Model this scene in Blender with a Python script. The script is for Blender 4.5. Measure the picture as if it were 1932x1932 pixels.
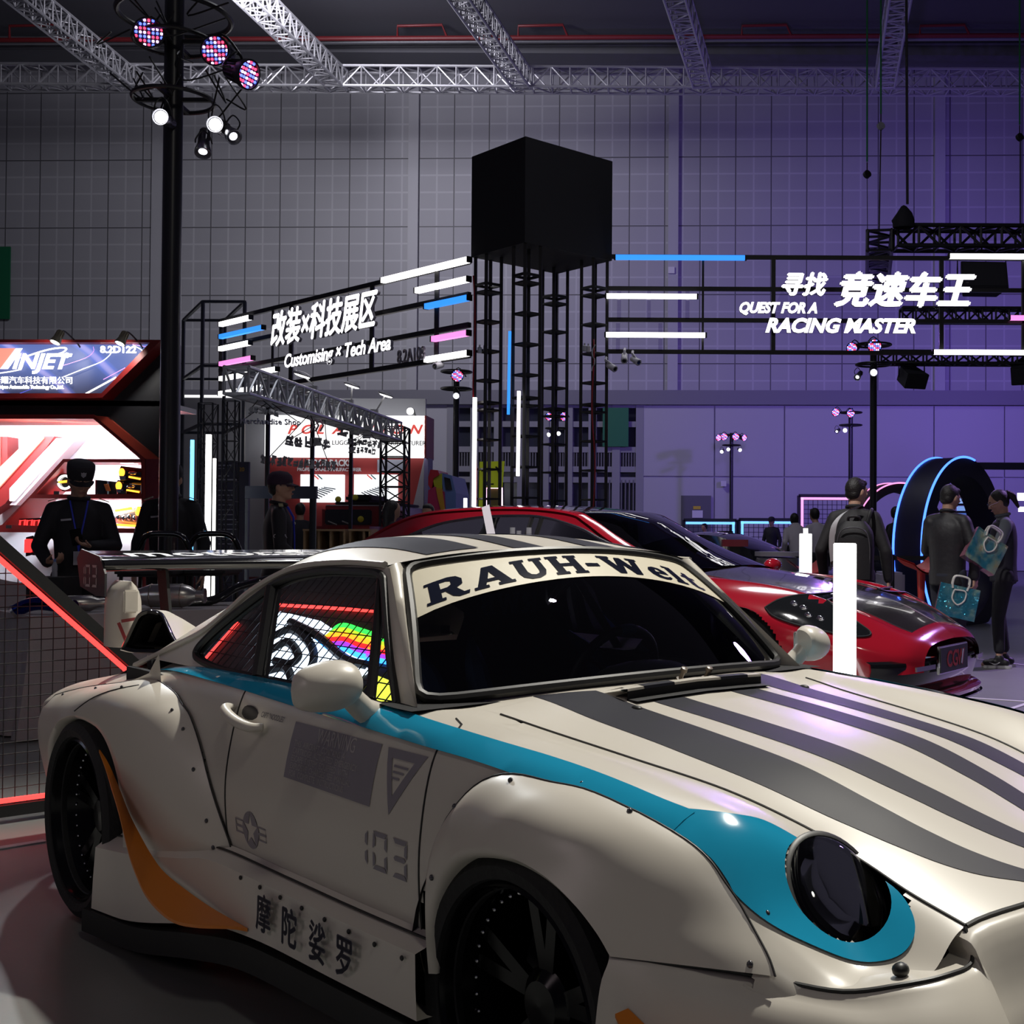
import bpy, bmesh, math, random
import numpy as np
from mathutils import Vector, Matrix, geometry
from mathutils.bvhtree import BVHTree
random.seed(7)
for o in list(bpy.data.objects): bpy.data.objects.remove(o)
SC = bpy.context.scene
COL = SC.collection
R = math.radians
V = Vector
# ---------------------------------------------------------------- camera
cam_d = bpy.data.cameras.new('camera'); cam = bpy.data.objects.new('camera', cam_d); COL.objects.link(cam)
cam_d.sensor_fit = 'HORIZONTAL'; cam_d.sensor_width = 24.0
cam_d.lens = 24.0 * 2280 / 1932
cam_d.shift_x = -(1250 - 966) / 1932
cam_d.clip_start = 0.05; cam_d.clip_end = 200
PITCH, ROLL, CAMZ = R(1.0), R(0.3), 1.27
cam.matrix_world = (Matrix.Translation((0, 0, CAMZ)) @ Matrix.Rotation(PITCH, 4, 'X') @ Matrix.Rotation(R(90), 4, 'X') @ Matrix.Rotation(ROLL, 4, 'Z'))
SC.camera = cam
# ---------------------------------------------------------------- view, world
SC.view_settings.view_transform = 'Standard'; SC.view_settings.look = 'None'
SC.view_settings.gamma = 1.0; SC.view_settings.use_curve_mapping = False
SC.view_settings.exposure = 0.0
W = bpy.data.worlds.new('hall_air'); SC.world = W; W.use_nodes = True
bg = W.node_tree.nodes['Background']; bg.inputs[0].default_value = (0.55, 0.50, 0.75, 1); bg.inputs[1].default_value = 0.045

def light(name, kind, loc, energy, color=(1, 1, 1), target=None, size=0.3, angle=None, blend=0.4, size_y=None):
    d = bpy.data.lights.new(name, kind); d.energy = energy; d.color = color
    if kind == 'AREA':
        d.size = size
        if size_y: d.shape = 'RECTANGLE'; d.size_y = size_y
        else: d.shape = 'DISK'
    elif kind in ('SPOT', 'POINT'): d.shadow_soft_size = size
    if kind == 'SPOT': d.spot_size = R(angle or 60); d.spot_blend = blend
    o = bpy.data.objects.new(name, d); COL.objects.link(o); o.location = loc
    if target is not None:
        o.rotation_euler = (V(target) - V(loc)).to_track_quat('-Z', 'Y').to_euler()
    return o
# hall lighting: high bays, a side fill, stage washes
light('hall_spot', 'SPOT', (3.1, 7.3, 11), 6300, (1, .96, .86), (.3, 3.6, .4), .12, 44, .5)
light('side_fill_left', 'AREA', (-4.5, 1.0, 2.6), 9, (1, .82, .84), (-.8, 3.8, .6), 1.2)  # low fill added for the door side, standing in for booth lights across the aisle
light('hall_bay_front', 'AREA', (2.5, -3, 9), 75, (1, .95, .86), (.6, 3, .6), 1.0)
light('hall_bay_mid', 'AREA', (0, 15, 14), 200, (.92, .93, 1), (0, 15, 0), 3)
light('hall_bay_far', 'AREA', (-10, 30, 15), 1000, (.92, .9, 1), (-9, 42, 8), 3)
light('wash_purple_right', 'SPOT', (13, 24, 7), 5200, (.28, .16, 1), (10, 42, 4), .5, 95, .9)
light('wash_purple_high', 'SPOT', (2, 24, 5), 1500, (.32, .2, 1), (5, 42, 11), .5, 95, .9)
light('wash_violet_floor', 'SPOT', (7.5, 14, 6), 2600, (.55, .32, 1), (5.0, 9.5, 0), .3, 60, .8)
light('wash_violet_bonnet', 'SPOT', (3.6, 20.6, 4.7), 800, (.42, .2, 1), (.9, 3.0, .7), .12, 24, .6)
light('pole_spot_left', 'SPOT', (-3.85, 9.0, 4.35), 380, (.93, .97, 1), (-.2, 3.2, .7), .06, 40, .6)
light('red_car_spot', 'SPOT', (-1, 6.2, 9), 2600, (1, .97, .95), (.6, 9.4, .9), .10, 40, .5)
# ---------------------------------------------------------------- materials
MATS = {}
def mat(name, color=(.5, .5, .5), rough=.5, metal=0., emit=None, strength=1., coat=0., spec=.5, bump=0., bscale=40., vary=0., vscale=6., trans=0., alpha=1.):
    if name in MATS: return MATS[name]
    m = bpy.data.materials.new(name); m.use_nodes = True; nt = m.node_tree; N = nt.nodes; L = nt.links
    b = N['Principled BSDF']
    b.inputs['Base Color'].default_value = (*color, 1); b.inputs['Roughness'].default_value = rough; b.inputs['Metallic'].default_value = metal
    b.inputs['Specular IOR Level'].default_value = spec
    if coat: b.inputs['Coat Weight'].default_value = coat; b.inputs['Coat Roughness'].default_value = .04
    if trans: b.inputs['Transmission Weight'].default_value = trans
    if alpha < 1: b.inputs['Alpha'].default_value = alpha
    if emit is not None:
        b.inputs['Emission Color'].default_value = (*emit, 1); b.inputs['Emission Strength'].default_value = strength
    if bump or vary:
        tc = N.new('ShaderNodeTexCoord'); nz = N.new('ShaderNodeTexNoise'); nz.inputs['Detail'].default_value = 4
        L.new(tc.outputs['Object'], nz.inputs['Vector'])
        if vary:
            nz.inputs['Scale'].default_value = vscale
            rp = N.new('ShaderNodeMixRGB'); rp.blend_type = 'MIX'
            rp.inputs[1].default_value = (*[c * (1 - vary) for c in color], 1); rp.inputs[2].default_value = (*[min(1, c * (1 + vary)) for c in color], 1)
            L.new(nz.outputs['Fac'], rp.inputs[0]); L.new(rp.outputs[0], b.inputs['Base Color'])
        if bump:
            n2 = N.new('ShaderNodeTexNoise'); n2.inputs['Scale'].default_value = bscale; n2.inputs['Detail'].default_value = 3
            L.new(tc.outputs['Object'], n2.inputs['Vector'])
            bp = N.new('ShaderNodeBump'); bp.inputs['Strength'].default_value = bump; bp.inputs['Distance'].default_value = .01
            L.new(n2.outputs['Fac'], bp.inputs['Height']); L.new(bp.outputs[0], b.inputs['Normal'])
    MATS[name] = m; return m
def glow(name, color, s): return mat(name, color, .5, emit=color, strength=s)
def glass(name, tint=(.6, .65, .65), refl=1.0, rough=.0, ior=1.5):
    if name in MATS: return MATS[name]
    m = bpy.data.materials.new(name); m.use_nodes = True; nt = m.node_tree; N = nt.nodes; L = nt.links
    for n in list(N): N.remove(n)
    out = N.new('ShaderNodeOutputMaterial'); mx = N.new('ShaderNodeMixShader'); tr = N.new('ShaderNodeBsdfTransparent'); gl = N.new('ShaderNodeBsdfGlossy'); fr = N.new('ShaderNodeFresnel')
    tr.inputs[0].default_value = (*tint, 1); gl.inputs['Roughness'].default_value = rough; gl.inputs[0].default_value = (refl, refl, refl, 1); fr.inputs['IOR'].default_value = ior
    L.new(fr.outputs[0], mx.inputs[0]); L.new(tr.outputs[0], mx.inputs[1]); L.new(gl.outputs[0], mx.inputs[2]); L.new(mx.outputs[0], out.inputs[0])
    MATS[name] = m; return m

# ---------------------------------------------------------------- mesh helpers
def link(name, me, m=None, parent=None, smooth=False, ang=40):
    o = bpy.data.objects.new(name, me); COL.objects.link(o)
    if m is not None:
        for q in (m if isinstance(m, (list, tuple)) else [m]): me.materials.append(q)
    if parent is not None: o.parent = parent
    if smooth:
        me.shade_smooth(); me.set_sharp_from_angle(angle=R(ang))
    return o
class MB:
    def __init__(s): s.v = []; s.f = []; s.mi = []; s.cur = 0
    def add(s, vs, fs):
        n = len(s.v); s.v += [tuple(p) for p in vs]; s.f += [tuple(i + n for i in f) for f in fs]; s.mi += [s.cur] * len(fs); return s
    def box(s, c, d, rot=None):
        x, y, z = d[0] / 2, d[1] / 2, d[2] / 2
        P = [V((a * x, b * y, e * z)) for a in (-1, 1) for b in (-1, 1) for e in (-1, 1)]
        if rot is not None: P = [rot @ p for p in P]
        P = [p + V(c) for p in P]
        return s.add(P, [(0, 1, 3, 2), (4, 6, 7, 5), (0, 4, 5, 1), (2, 3, 7, 6), (0, 2, 6, 4), (1, 5, 7, 3)])
    def bar(s, a, b, w, h=None, up=(0, 0, 1)):
        a, b = V(a), V(b); d = (b - a); 
        if d.length < 1e-6: return s
        d.normalize(); u = V(up)
        if abs(d.dot(u)) > .97: u = V((1, 0, 0)) if abs(d.x) < .9 else V((0, 1, 0))
        x = d.cross(u).normalized(); y = x.cross(d); h = h or w
        P = [p + x * (i * w / 2) + y * (j * h / 2) for p in (a, b) for i, j in ((-1, -1), (1, -1), (1, 1), (-1, 1))]
        return s.add(P, [(3, 2, 1, 0), (4, 5, 6, 7), (0, 1, 5, 4), (1, 2, 6, 5), (2, 3, 7, 6), (3, 0, 4, 7)])
    def tube(s, pts, r, n=8, closed=False, caps=True):
        pts = [V(p) for p in pts]; m = len(pts); rs = r if isinstance(r, (list, tuple)) else [r] * m
        rings = []; prev = None
        for i, p in enumerate(pts):
            if closed: t = pts[(i + 1) % m] - pts[i - 1]
            else: t = pts[min(i + 1, m - 1)] - pts[max(i - 1, 0)]
            t = t.normalized() if t.length > 1e-9 else V((0, 0, 1))
            if prev is None: u = V((0, 0, 1)) if abs(t.z) < .9 else V((1, 0, 0))
            else: u = prev
            x = u - t * u.dot(t)
            if x.length < 1e-6: x = V((1, 0, 0)) - t * t.x
            x.normalize(); prev = x; y = t.cross(x)
            rings.append([p + x * (rs[i] * math.cos(2 * math.pi * k / n)) + y * (rs[i] * math.sin(2 * math.pi * k / n)) for k in range(n)])
        vs = [q for rg in rings for q in rg]; fs = []
        for i in range(m if closed else m - 1):
            j = (i + 1) % m
            for k in range(n): fs.append((i * n + k, i * n + (k + 1) % n, j * n + (k + 1) % n, j * n + k))
        if not closed and caps: fs += [tuple(range(n))[::-1], tuple((m - 1) * n + k for k in range(n))]
        return s.add(vs, fs)
    def lathe(s, prof, n=32, mtx=None, closed=False, caps=True):
        mtx = mtx or Matrix(); vs = []; fs = []; m = len(prof)
        for r, z in prof:
            for k in range(n):
                a = 2 * math.pi * k / n; vs.append(mtx @ V((r * math.cos(a), r * math.sin(a), z)))
        for i in range(m if closed else m - 1):
            j = (i + 1) % m
            for k in range(n): fs.append((i * n + k, i * n + (k + 1) % n, j * n + (k + 1) % n, j * n + k))
        if not closed and caps:
            if prof[0][0] > 1e-6: fs.append(tuple(range(n))[::-1])
            if prof[-1][0] > 1e-6: fs.append(tuple((m - 1) * n + k for k in range(n)))
        return s.add(vs, fs)
    def prism(s, poly, depth, mtx=None):
        mtx = mtx or Matrix(); n = len(poly)
        vs = [mtx @ V((x, y, 0)) for x, y in poly] + [mtx @ V((x, y, depth)) for x, y in poly]
        tri = geometry.tessellate_polygon([[V((x, y, 0)) for x, y in poly]])
        fs = [tuple(t) for t in tri] + [tuple(i + n for i in t[::-1]) for t in tri] + [(i, (i + 1) % n, (i + 1) % n + n, i + n) for i in range(n)]
        return s.add(vs, fs)
    def grid(s, P, closed_u=False, closed_v=False):
        nu, nv = len(P), len(P[0]); vs = [p for row in P for p in row]; fs = []
        for i in range(nu if closed_u else nu - 1):
            for j in range(nv if closed_v else nv - 1):
                a, b = (i + 1) % nu, (j + 1) % nv
                fs.append((i * nv + j, a * nv + j, a * nv + b, i * nv + b))
        return s.add(vs, fs)
    def ball(s, c, r, n=12, m=8, mtx=None):
        r = r if isinstance(r, (tuple, list)) else (r, r, r)
        P = []
        for i in range(m + 1):
            a = math.pi * i / m
            P.append([V((r[0] * math.sin(a) * math.cos(2 * math.pi * k / n), r[1] * math.sin(a) * math.sin(2 * math.pi * k / n), r[2] * math.cos(a))) for k in range(n)])
        P = [[((mtx @ p) if mtx else p) + V(c) for p in row] for row in P]
        return s.grid(P, closed_v=True)
    def ell(s, c, d, rot, n=14, m=9): return s.ball(c, d, n, m, rot.to_3x3() if rot else None)
    def build(s, name, m=None, parent=None, smooth=False, ang=40, bevel=0., fix=True, weld=False):
        me = bpy.data.meshes.new(name); me.from_pydata(s.v, [], s.f); me.update()
        if weld or fix or bevel:
            bm = bmesh.new(); bm.from_mesh(me)
            if weld: bmesh.ops.remove_doubles(bm, verts=bm.verts, dist=1e-5)
            if bevel: bmesh.ops.bevel(bm, geom=bm.edges[:], offset=bevel, segments=2, affect='EDGES', clamp_overlap=True)
            if fix: bmesh.ops.recalc_face_normals(bm, faces=bm.faces)
            bm.to_mesh(me); bm.free()
        o = link(name, me, m, parent, smooth, ang)
        if isinstance(m, (list, tuple)) and not bevel and not weld:
            for p, k in zip(me.polygons, s.mi): p.material_index = k
        return o
def empty(name, loc=(0, 0, 0), rz=0., label=None, cat=None, group=None, rot=None):
    o = bpy.data.objects.new(name, None); COL.objects.link(o); o.location = loc; o.rotation_euler = rot or (0, 0, rz); o.empty_display_size = .1
    if label: tag(o, label, cat, group)
    return o
def tag(o, label=None, cat=None, group=None, kind=None):
    if label: o['label'] = label
    if cat: o['category'] = cat
    if group: o['group'] = group
    if kind: o['kind'] = kind
    return o
def struct(o): o['kind'] = 'structure'; return o
def kids(o): return [c for c in bpy.data.objects if c.parent == o]
def dup(o, loc=None, rz=None, label=None, parent=None, _k=None):
    if _k is None:
        _k = {}
        for c in bpy.data.objects:
            if c.parent is not None: _k.setdefault(c.parent.name, []).append(c)
    c = o.copy(); COL.objects.link(c)
    if parent is not None: c.parent = parent
    if loc is not None: c.location = loc
    if rz is not None: c.rotation_euler = (0, 0, rz)
    if label: c['label'] = label
    for ch in _k.get(o.name, []): dup(ch, parent=c, _k=_k)
    return c
def inpoly(p, poly):
    x, y = p; c = False; n = len(poly); j = n - 1
    for i in range(n):
        xi, yi = poly[i]; xj, yj = poly[j]
        if (yi > y) != (yj > y) and x < (xj - xi) * (y - yi) / (yj - yi) + xi: c = not c
        j = i
    return c
def cdt(outline, holes=(), step=.03):
    loops = [list(outline)] + [list(h) for h in holes]
    vs = []; es = []
    for lp in loops:
        q = []
        for i, p in enumerate(lp):
            n = lp[(i + 1) % len(lp)]; d = math.hypot(n[0] - p[0], n[1] - p[1]); k = max(1, int(math.ceil(d / step)))
            q += [(p[0] + (n[0] - p[0]) * a / k, p[1] + (n[1] - p[1]) * a / k) for a in range(k)]
        b = len(vs); vs += q; es += [(b + i, b + (i + 1) % len(q)) for i in range(len(q))]
    xs = [p[0] for p in outline]; ys = [p[1] for p in outline]
    bnd = list(vs); y = min(ys) + step * .5; row = 0
    while y < max(ys):
        x = min(xs) + step * (.25 if row % 2 else .75)
        while x < max(xs):
            if inpoly((x, y), outline) and not any(inpoly((x, y), h) for h in holes):
                if min((x - b[0]) ** 2 + (y - b[1]) ** 2 for b in bnd) > (step * .45) ** 2: vs.append((x, y))
            x += step
        y += step * .87; row += 1
    r = geometry.delaunay_2d_cdt([V(p) for p in vs], es, [], 0, 1e-6)
    P = [tuple(p) for p in r[0]]; fs = []
    for f in r[2]:
        c = (sum(P[i][0] for i in f) / len(f), sum(P[i][1] for i in f) / len(f))
        if inpoly(c, outline) and not any(inpoly(c, h) for h in holes): fs.append(tuple(f))
    return P, fs
def cr(P, u):
    """Catmull-Rom through control rows P (numpy array [n, ...]) at parameter u in [0, n-1]."""
    n = len(P); i = min(int(u), n - 2); f = u - i
    p1, p2 = P[i], P[i + 1]; p0 = P[i - 1] if i > 0 else 2 * p1 - p2; p3 = P[i + 2] if i + 2 < n else 2 * p2 - p1
    return .5 * ((2 * p1) + (p2 - p0) * f + (2 * p0 - 5 * p1 + 4 * p2 - p3) * f * f + (3 * p1 - p0 - 3 * p2 + p3) * f ** 3)
def spline(pts, n):
    P = np.array(pts, float); return [tuple(cr(P, (len(P) - 1) * i / n)) for i in range(n + 1)]
def px(u, v, d):
    """world point seen at photo position (u, v) at distance d ahead of the lens"""
    a, b = (u - 1250) / 2280 * d, (966 - v) / 2280 * d
    m = cam.matrix_world.to_3x3()
    return V((0, 0, CAMZ)) + m @ V((a, b, -d))
def text(name, s, size, m, parent=None, loc=(0, 0, 0), rot=(R(90), 0, 0), extrude=.003, align='CENTER', shear=0., xs=1., off=0., spacing=1., res=3):
    """lettering as a mesh: text runs along local X, stands along local Y"""
    bold = off * 1.6 if off and any(ord(c) > 0x2e80 for c in s) else 0; off = 0. if bold else off
    cu = bpy.data.curves.new(name, 'FONT'); cu.body = s; cu.size = size; cu.extrude = extrude; cu.align_x = align; cu.align_y = 'CENTER'; cu.shear = shear; cu.offset = off; cu.space_character = spacing; cu.resolution_u = res
    t = bpy.data.objects.new(name, cu); COL.objects.link(t)
    dg = bpy.context.evaluated_depsgraph_get(); me = bpy.data.meshes.new_from_object(t.evaluated_get(dg)); bpy.data.objects.remove(t); bpy.data.curves.remove(cu)
    if bold:
        bm = bmesh.new()
        for dx, dy in ((0, 0), (bold, 0), (-bold, 0), (0, bold * .7), (0, -bold * .7)):
            c = me.copy(); c.transform(Matrix.Translation((dx, dy, (abs(dx) > 0) * 1e-4 + (abs(dy) > 0) * 2e-4))); bm.from_mesh(c); bpy.data.meshes.remove(c)
        bm.to_mesh(me); bm.free()
    if xs != 1.: me.transform(Matrix.Diagonal((xs, 1, 1, 1)))
    me.materials.clear()
    o = link(name, me, m, parent); o.location = loc; o.rotation_euler = rot
    return o
# ================================================================ hall
def ray(u, v):
    m = cam.matrix_world.to_3x3(); return m @ V(((u - 1250) / 2280, (966 - v) / 2280, -1))
def W(u, v, y):
    """point on the vertical plane at distance y down the hall, seen at photo position (u, v)"""
    d = ray(u, v); t = y / d.y; return V((0, 0, CAMZ)) + d * t
def G(u, v, z=0.):
    d = ray(u, v); t = (z - CAMZ) / d.z; return V((0, 0, CAMZ)) + d * t
def plane_pt(u, v, a, b, off=0.):
    """point on the vertical plane through ground points a, b"""
    a, b = V((a[0], a[1], 0)), V((b[0], b[1], 0)); n = (b - a).cross(V((0, 0, 1))).normalized()
    if n.dot(V((0, 0, CAMZ)) - a) < 0: n = -n
    a = a + n * off; d = ray(u, v); t = (a - V((0, 0, CAMZ))).dot(n) / d.dot(n); return V((0, 0, CAMZ)) + d * t
def wall_mat():
    m = mat('hall_wall_panels', (.33, .33, .36), .55); nt = m.node_tree; N, L = nt.nodes, nt.links; b = N['Principled BSDF']
    tc = N.new('ShaderNodeTexCoord'); sp = N.new('ShaderNodeSeparateXYZ'); L.new(tc.outputs['Object'], sp.inputs[0])
    def lines(out, pitch, width, ph=0.):
        a = N.new('ShaderNodeMath'); a.operation = 'ADD'; a.inputs[1].default_value = ph + 1000 * pitch; L.new(out, a.inputs[0])
        d = N.new('ShaderNodeMath'); d.operation = 'MODULO'; d.inputs[1].default_value = pitch; L.new(a.outputs[0], d.inputs[0])
        c = N.new('ShaderNodeMath'); c.operation = 'LESS_THAN'; c.inputs[1].default_value = width; L.new(d.outputs[0], c.inputs[0]); return c.outputs[0]
    def mx(a, b_):
        c = N.new('ShaderNodeMath'); c.operation = 'MAXIMUM'; L.new(a, c.inputs[0]); L.new(b_, c.inputs[1]); return c.outputs[0]
    major = mx(lines(sp.outputs[0], 1.25, .045), lines(sp.outputs[2], 2.44, .045, .1)); minor = mx(lines(sp.outputs[0], .625, .06, .0), lines(sp.outputs[2], .61, .06, .1))
    nz = N.new('ShaderNodeTexNoise'); nz.inputs['Scale'].default_value = .35; L.new(tc.outputs['Object'], nz.inputs[0])
    r0 = N.new('ShaderNodeMixRGB'); r0.inputs[1].default_value = (.30, .30, .33, 1); r0.inputs[2].default_value = (.36, .36, .385, 1); L.new(nz.outputs[0], r0.inputs[0])
    r1 = N.new('ShaderNodeMixRGB'); r1.inputs[2].default_value = (.42, .42, .45, 1); L.new(minor, r1.inputs[0]); L.new(r0.outputs[0], r1.inputs[1])
    r2 = N.new('ShaderNodeMixRGB'); r2.inputs[2].default_value = (.10, .10, .11, 1); L.new(major, r2.inputs[0]); L.new(r1.outputs[0], r2.inputs[1])
    L.new(r2.outputs[0], b.inputs['Base Color']); return m
def floor_mat():
    m = mat('hall_floor', (.17, .175, .17), .42, vary=.16, vscale=2.2, bump=.03, bscale=30); return m
WA = R(-2.0); WY = 42.5
MW = Matrix.Translation((0, WY, 0)) @ Matrix.Rotation(WA, 4, 'Z')
def wallpt(u, v, off=0.):
    n = MW.to_3x3() @ V((0, -1, 0)); d = ray(u, v); o = V((0, 0, CAMZ)); t = (V((0, WY, 0)) + n * off - o).dot(n) / d.dot(n); return o + d * t
def wl_(u, v): return MW.inverted() @ wallpt(u, v)
def onwall(o): o.matrix_world = MW; return o
Z1, Z2 = wl_(1250, 764).z, wl_(1250, 737).z
mb = MB(); mb.box((-2, .15, (Z2 + 18) / 2), (64, .3, 18 - Z2)); struct(onwall(mb.build('wall_back', wall_mat())))
mb = MB(); mb.box((-2, .1, (Z1 + Z2) / 2), (64, .5, Z2 - Z1)); struct(onwall(mb.build('trim_1', mat('beam_grey', (.17, .17, .20), .5))))
lx = [wl_(u, 850).x for u in (1207, 1348, 1480, 1762, 1895, 2100, 2300)]
zl = wl_(1500, 900).z
mb = MB()
for a, b in zip(lx[:-1], lx[1:]):
    for z0, z1 in ((.0, zl), (zl, Z1)): mb.box(((a + b) / 2, .16, (z0 + z1) / 2), (b - a - .05, .3, z1 - z0 - .05))
mb.box(((lx[0] + lx[-1]) / 2, .25, Z1 / 2), (lx[-1] - lx[0], .3, Z1)); struct(onwall(mb.build('wall_lower_right', mat('metal_cladding', (.40, .40, .43), .45))))
xl = wl_(850, 850).x
mb = MB(); mb.box(((-34 + xl) / 2, .18, Z1 / 2), (xl + 34, .3, Z1)); struct(onwall(mb.build('wall_lower_left', mat('metal_cladding', (.40, .40, .43), .45))))
for k, u in enumerate((297, 780, 1270, 1772)):
    x = wl_(u, 500).x; mb = MB(); mb.box((x, -.06, (Z2 + 18) / 2), (.36, .2, 18 - Z2)); struct(onwall(mb.build('trim_%d' % (k + 2), mat('pilaster', (.38, .38, .41), .5))))
mb = MB(); mb.box((3, 26, -.05), (80, 60, .1)); struct(mb.build('floor', floor_mat()))
zc_ = W(1000, 132, 41.5).z
mb = MB(); mb.box((-2, 33, zc_ + .6), (64, 18, .2)); struct(mb.build('ceiling', mat('ceiling_dark', (.10, .10, .12), .7)))
mb = MB(); mb.box((-2, 40.6, zc_ + .28), (64, 1.0, .5)); struct(mb.build('trim_6', mat('duct_grey', (.13, .13, .15), .6)))
# glazed entrance behind the tower
e = struct(empty('door_1')); 
gl_m = mat('entrance_glass', (.03, .033, .05), .12); fr_m = mat('entrance_frame', (.24, .24, .27), .45); lou = mat('louvre_grey', (.12, .12, .135), .5)
x0, x1 = xl, lx[0]
mb = MB(); mb.box(((x0 + x1) / 2, .35, Z1 / 2), (x1 - x0, .1, Z1)); o = mb.build('door_panel', gl_m, e); onwall(o)
mb = MB()
xs = np.linspace(x0, x1, 9)
for x in xs: mb.box((x, .15, Z1 / 2), (.28, .3, Z1))
for v in (764, 800, 848, 885, 905): z = wl_(1050, v).z; mb.box(((x0 + x1) / 2, .17, z), (x1 - x0, .25, .2))
onwall(mb.build('door_frame', fr_m, e))
mb = MB(); za, zb = wl_(1050, 883).z, wl_(1050, 850).z
for i in range(70): x = x0 + (x1 - x0) * i / 69; mb.box((x, .12, (za + zb) / 2), (.05, .1, zb - za))
za, zb = wl_(1050, 1000).z, wl_(1050, 905).z
for i in range(14): x = wl_(1150, 900).x + i * .14; mb.box((x, .08, (za + zb) / 2), (.05, .1, zb - za))
onwall(mb.build('door_louvre', lou, e))
def board(name, u0, v0, u1, v1, m, label, cat, thick=.06, off=.1, group=None):
    a, b = wl_(u0, v0), wl_(u1, v1); mb = MB(); mb.box(((a.x + b.x) / 2, -off, (a.z + b.z) / 2), (abs(b.x - a.x), thick, abs(a.z - b.z))); o = onwall(mb.build(name, m)); tag(o, label, cat, group); return o
green = mat('sign_green', (.006, .13, .055), .5)
def walltext(s, u, v, hpx, m, parent, xs=1., offy=.17, align='CENTER', off=0.):
    p = wl_(u, v); o = text('lettering', s, hpx / 2280 * WY, m, parent, extrude=.01, align=align, xs=xs, off=off); o.matrix_world = MW @ Matrix.Translation((p.x, -offy, p.z)) @ Matrix.Rotation(R(90), 4, 'X'); o.matrix_parent_inverse = parent.matrix_world.inverted(); return o
wht = mat('sign_white', (.62, .62, .66), .5)
b = board('door_sign', 1138, 770, 1186, 843, green, 'green sign reading 11 Door hanging high beside the glazed entrance', 'sign')
walltext('11', 1161, 788, 38, wht, b, off=.01); walltext('号门', 1160, 819, 20, wht, b); walltext('Door', 1160, 834, 15, wht, b)
b = board('direction_sign', -40, 467, 21, 603, green, 'green hall direction sign cut by the left edge of the photo', 'sign')
walltext('→', 12, 581, 17, wht, b); walltext('II', 5, 546, 22, wht, b)
e = struct(empty('door_2')); a, c = wl_(1285, 935), wl_(1341, 1068)
mb = MB(); mb.box(((a.x + c.x) / 2, -.03, a.z / 2), (c.x - a.x, .1, a.z)); onwall(mb.build('door_leaf', mat('steel_door', (.10, .10, .115), .5), e))
a, c = wl_(1306, 963), wl_(1326, 977); mb = MB(); mb.box(((a.x + c.x) / 2, -.10, (a.z + c.z) / 2), (c.x - a.x, .02, a.z - c.z)); onwall(mb.build('door_notice', wht, e))
a, c = wl_(1308, 955), wl_(1322, 961); mb = MB(); mb.box(((a.x + c.x) / 2, -.10, (a.z + c.z) / 2), (c.x - a.x, .02, a.z - c.z)); onwall(mb.build('door_label', mat('label_yellow', (.55, .40, .02), .5), e))
for u, v, s in ((1267, 512, 12), (1365, 913, 10)):
    board('wall_box', u - s / 2, v - s / 2, u + s / 2, v + s / 2, mat('box_white', (.6, .6, .62), .5), 'white access point box on the pilaster above the blue light bar' if v < 600 else 'small grey box on the lower cladding left of the shortest lamp pole', 'box', .15, .15)
# overhead pipes
def tubeobj(name, pts, r, m, label, cat, group=None, n=8):
    mb = MB(); mb.tube(pts, r, n); o = mb.build(name, m, smooth=True); tag(o, label, cat, group); return o
redp = mat('pipe_red', (.20, .015, .02), .5); galv = mat('galvanised', (.30, .30, .33), .45, metal=.4)
yp = 38.8
tubeobj('sprinkler_main', [W(-100, 76, yp), W(2050, 66, yp)], .075, redp, 'long red sprinkler main under the dark ceiling', 'pipe')
tubeobj('cable_tray', [W(-100, 82, yp + .30), W(2050, 73, yp + .30)], .06, galv, 'long grey conduit running just above the red main', 'pipe')
tubeobj('air_duct', [W(-100, 90, 40.0), W(2050, 82, 40.0)], .05, mat('duct_grey', (.13, .13, .15), .6), 'grey duct edge along the ceiling behind the red main', 'duct')
for k, u in enumerate((60, 792, 1020, 1442, 1778)):
    y_ = yp - .2; vm = 76 - (u + 100) * .00465; pts = [W(u - 42, vm, yp), W(u - 42, 49, y_), W(u + 42, 47, y_), W(u + 52, vm, yp)]
    tubeobj('sprinkler_loop', pts, .045, redp, ('red sprinkler loop at the top left corner', 'red sprinkler loop left of the middle roof truss', 'red sprinkler loop right of the middle roof truss', 'red sprinkler loop left of the green ropes', 'red sprinkler loop right of the green ropes')[k], 'pipe', 'sprinkler loops')
# roof trusses
alu = mat('truss_alu', (.55, .55, .58), .4, metal=.5); blk_t = mat('truss_black', (.010, .010, .014), .4)
def truss_mb(a, b, w, h, n, r=.025, rd=.016, up=(0, 0, 1), rungs=True):
    a, b = V(a), V(b); d = (b - a).normalized(); x = d.cross(V(up)).normalized(); y = x.cross(d)
    if y.z < 0: y = -y
    mb = MB(); C = [(-w / 2, 0), (w / 2, 0), (w / 2, h), (-w / 2, h)]
    P = lambda i, f: a + (b - a) * f + x * C[i][0] + y * C[i][1]
    for i in range(4): mb.tube([P(i, 0), P(i, 1)], r, 6)
    for k in range(n):
        f0, f1 = k / n, (k + 1) / n
        for i in range(4):
            j = (i + 1) % 4; mb.tube([P(i, f0), P(j, f1)] if (k + i) % 2 else [P(j, f0), P(i, f1)], rd, 5, caps=False)
            if rungs: mb.tube([P(i, f0), P(j, f0)], rd, 5, caps=False)
    for i in range(4): mb.tube([P(i, 1), P((i + 1) % 4, 1)], rd, 5)
    return mb
def truss(name, a, b, w, h, n, m, label, group=None, **k):
    o = truss_mb(a, b, w, h, n, **k).build(name, m, smooth=True, fix=False); tag(o, label, 'truss', group); return o
zt = W(1000, 176, 37.7).z
pa, pb = W(-60, 180, 37.4), W(2000, 174, 37.4); pa.z = pb.z = zt
truss('roof_truss', pa, pb, .6, .62, 58, alu, 'long aluminium truss running across under the ceiling', r=.045, rd=.026)
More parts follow.
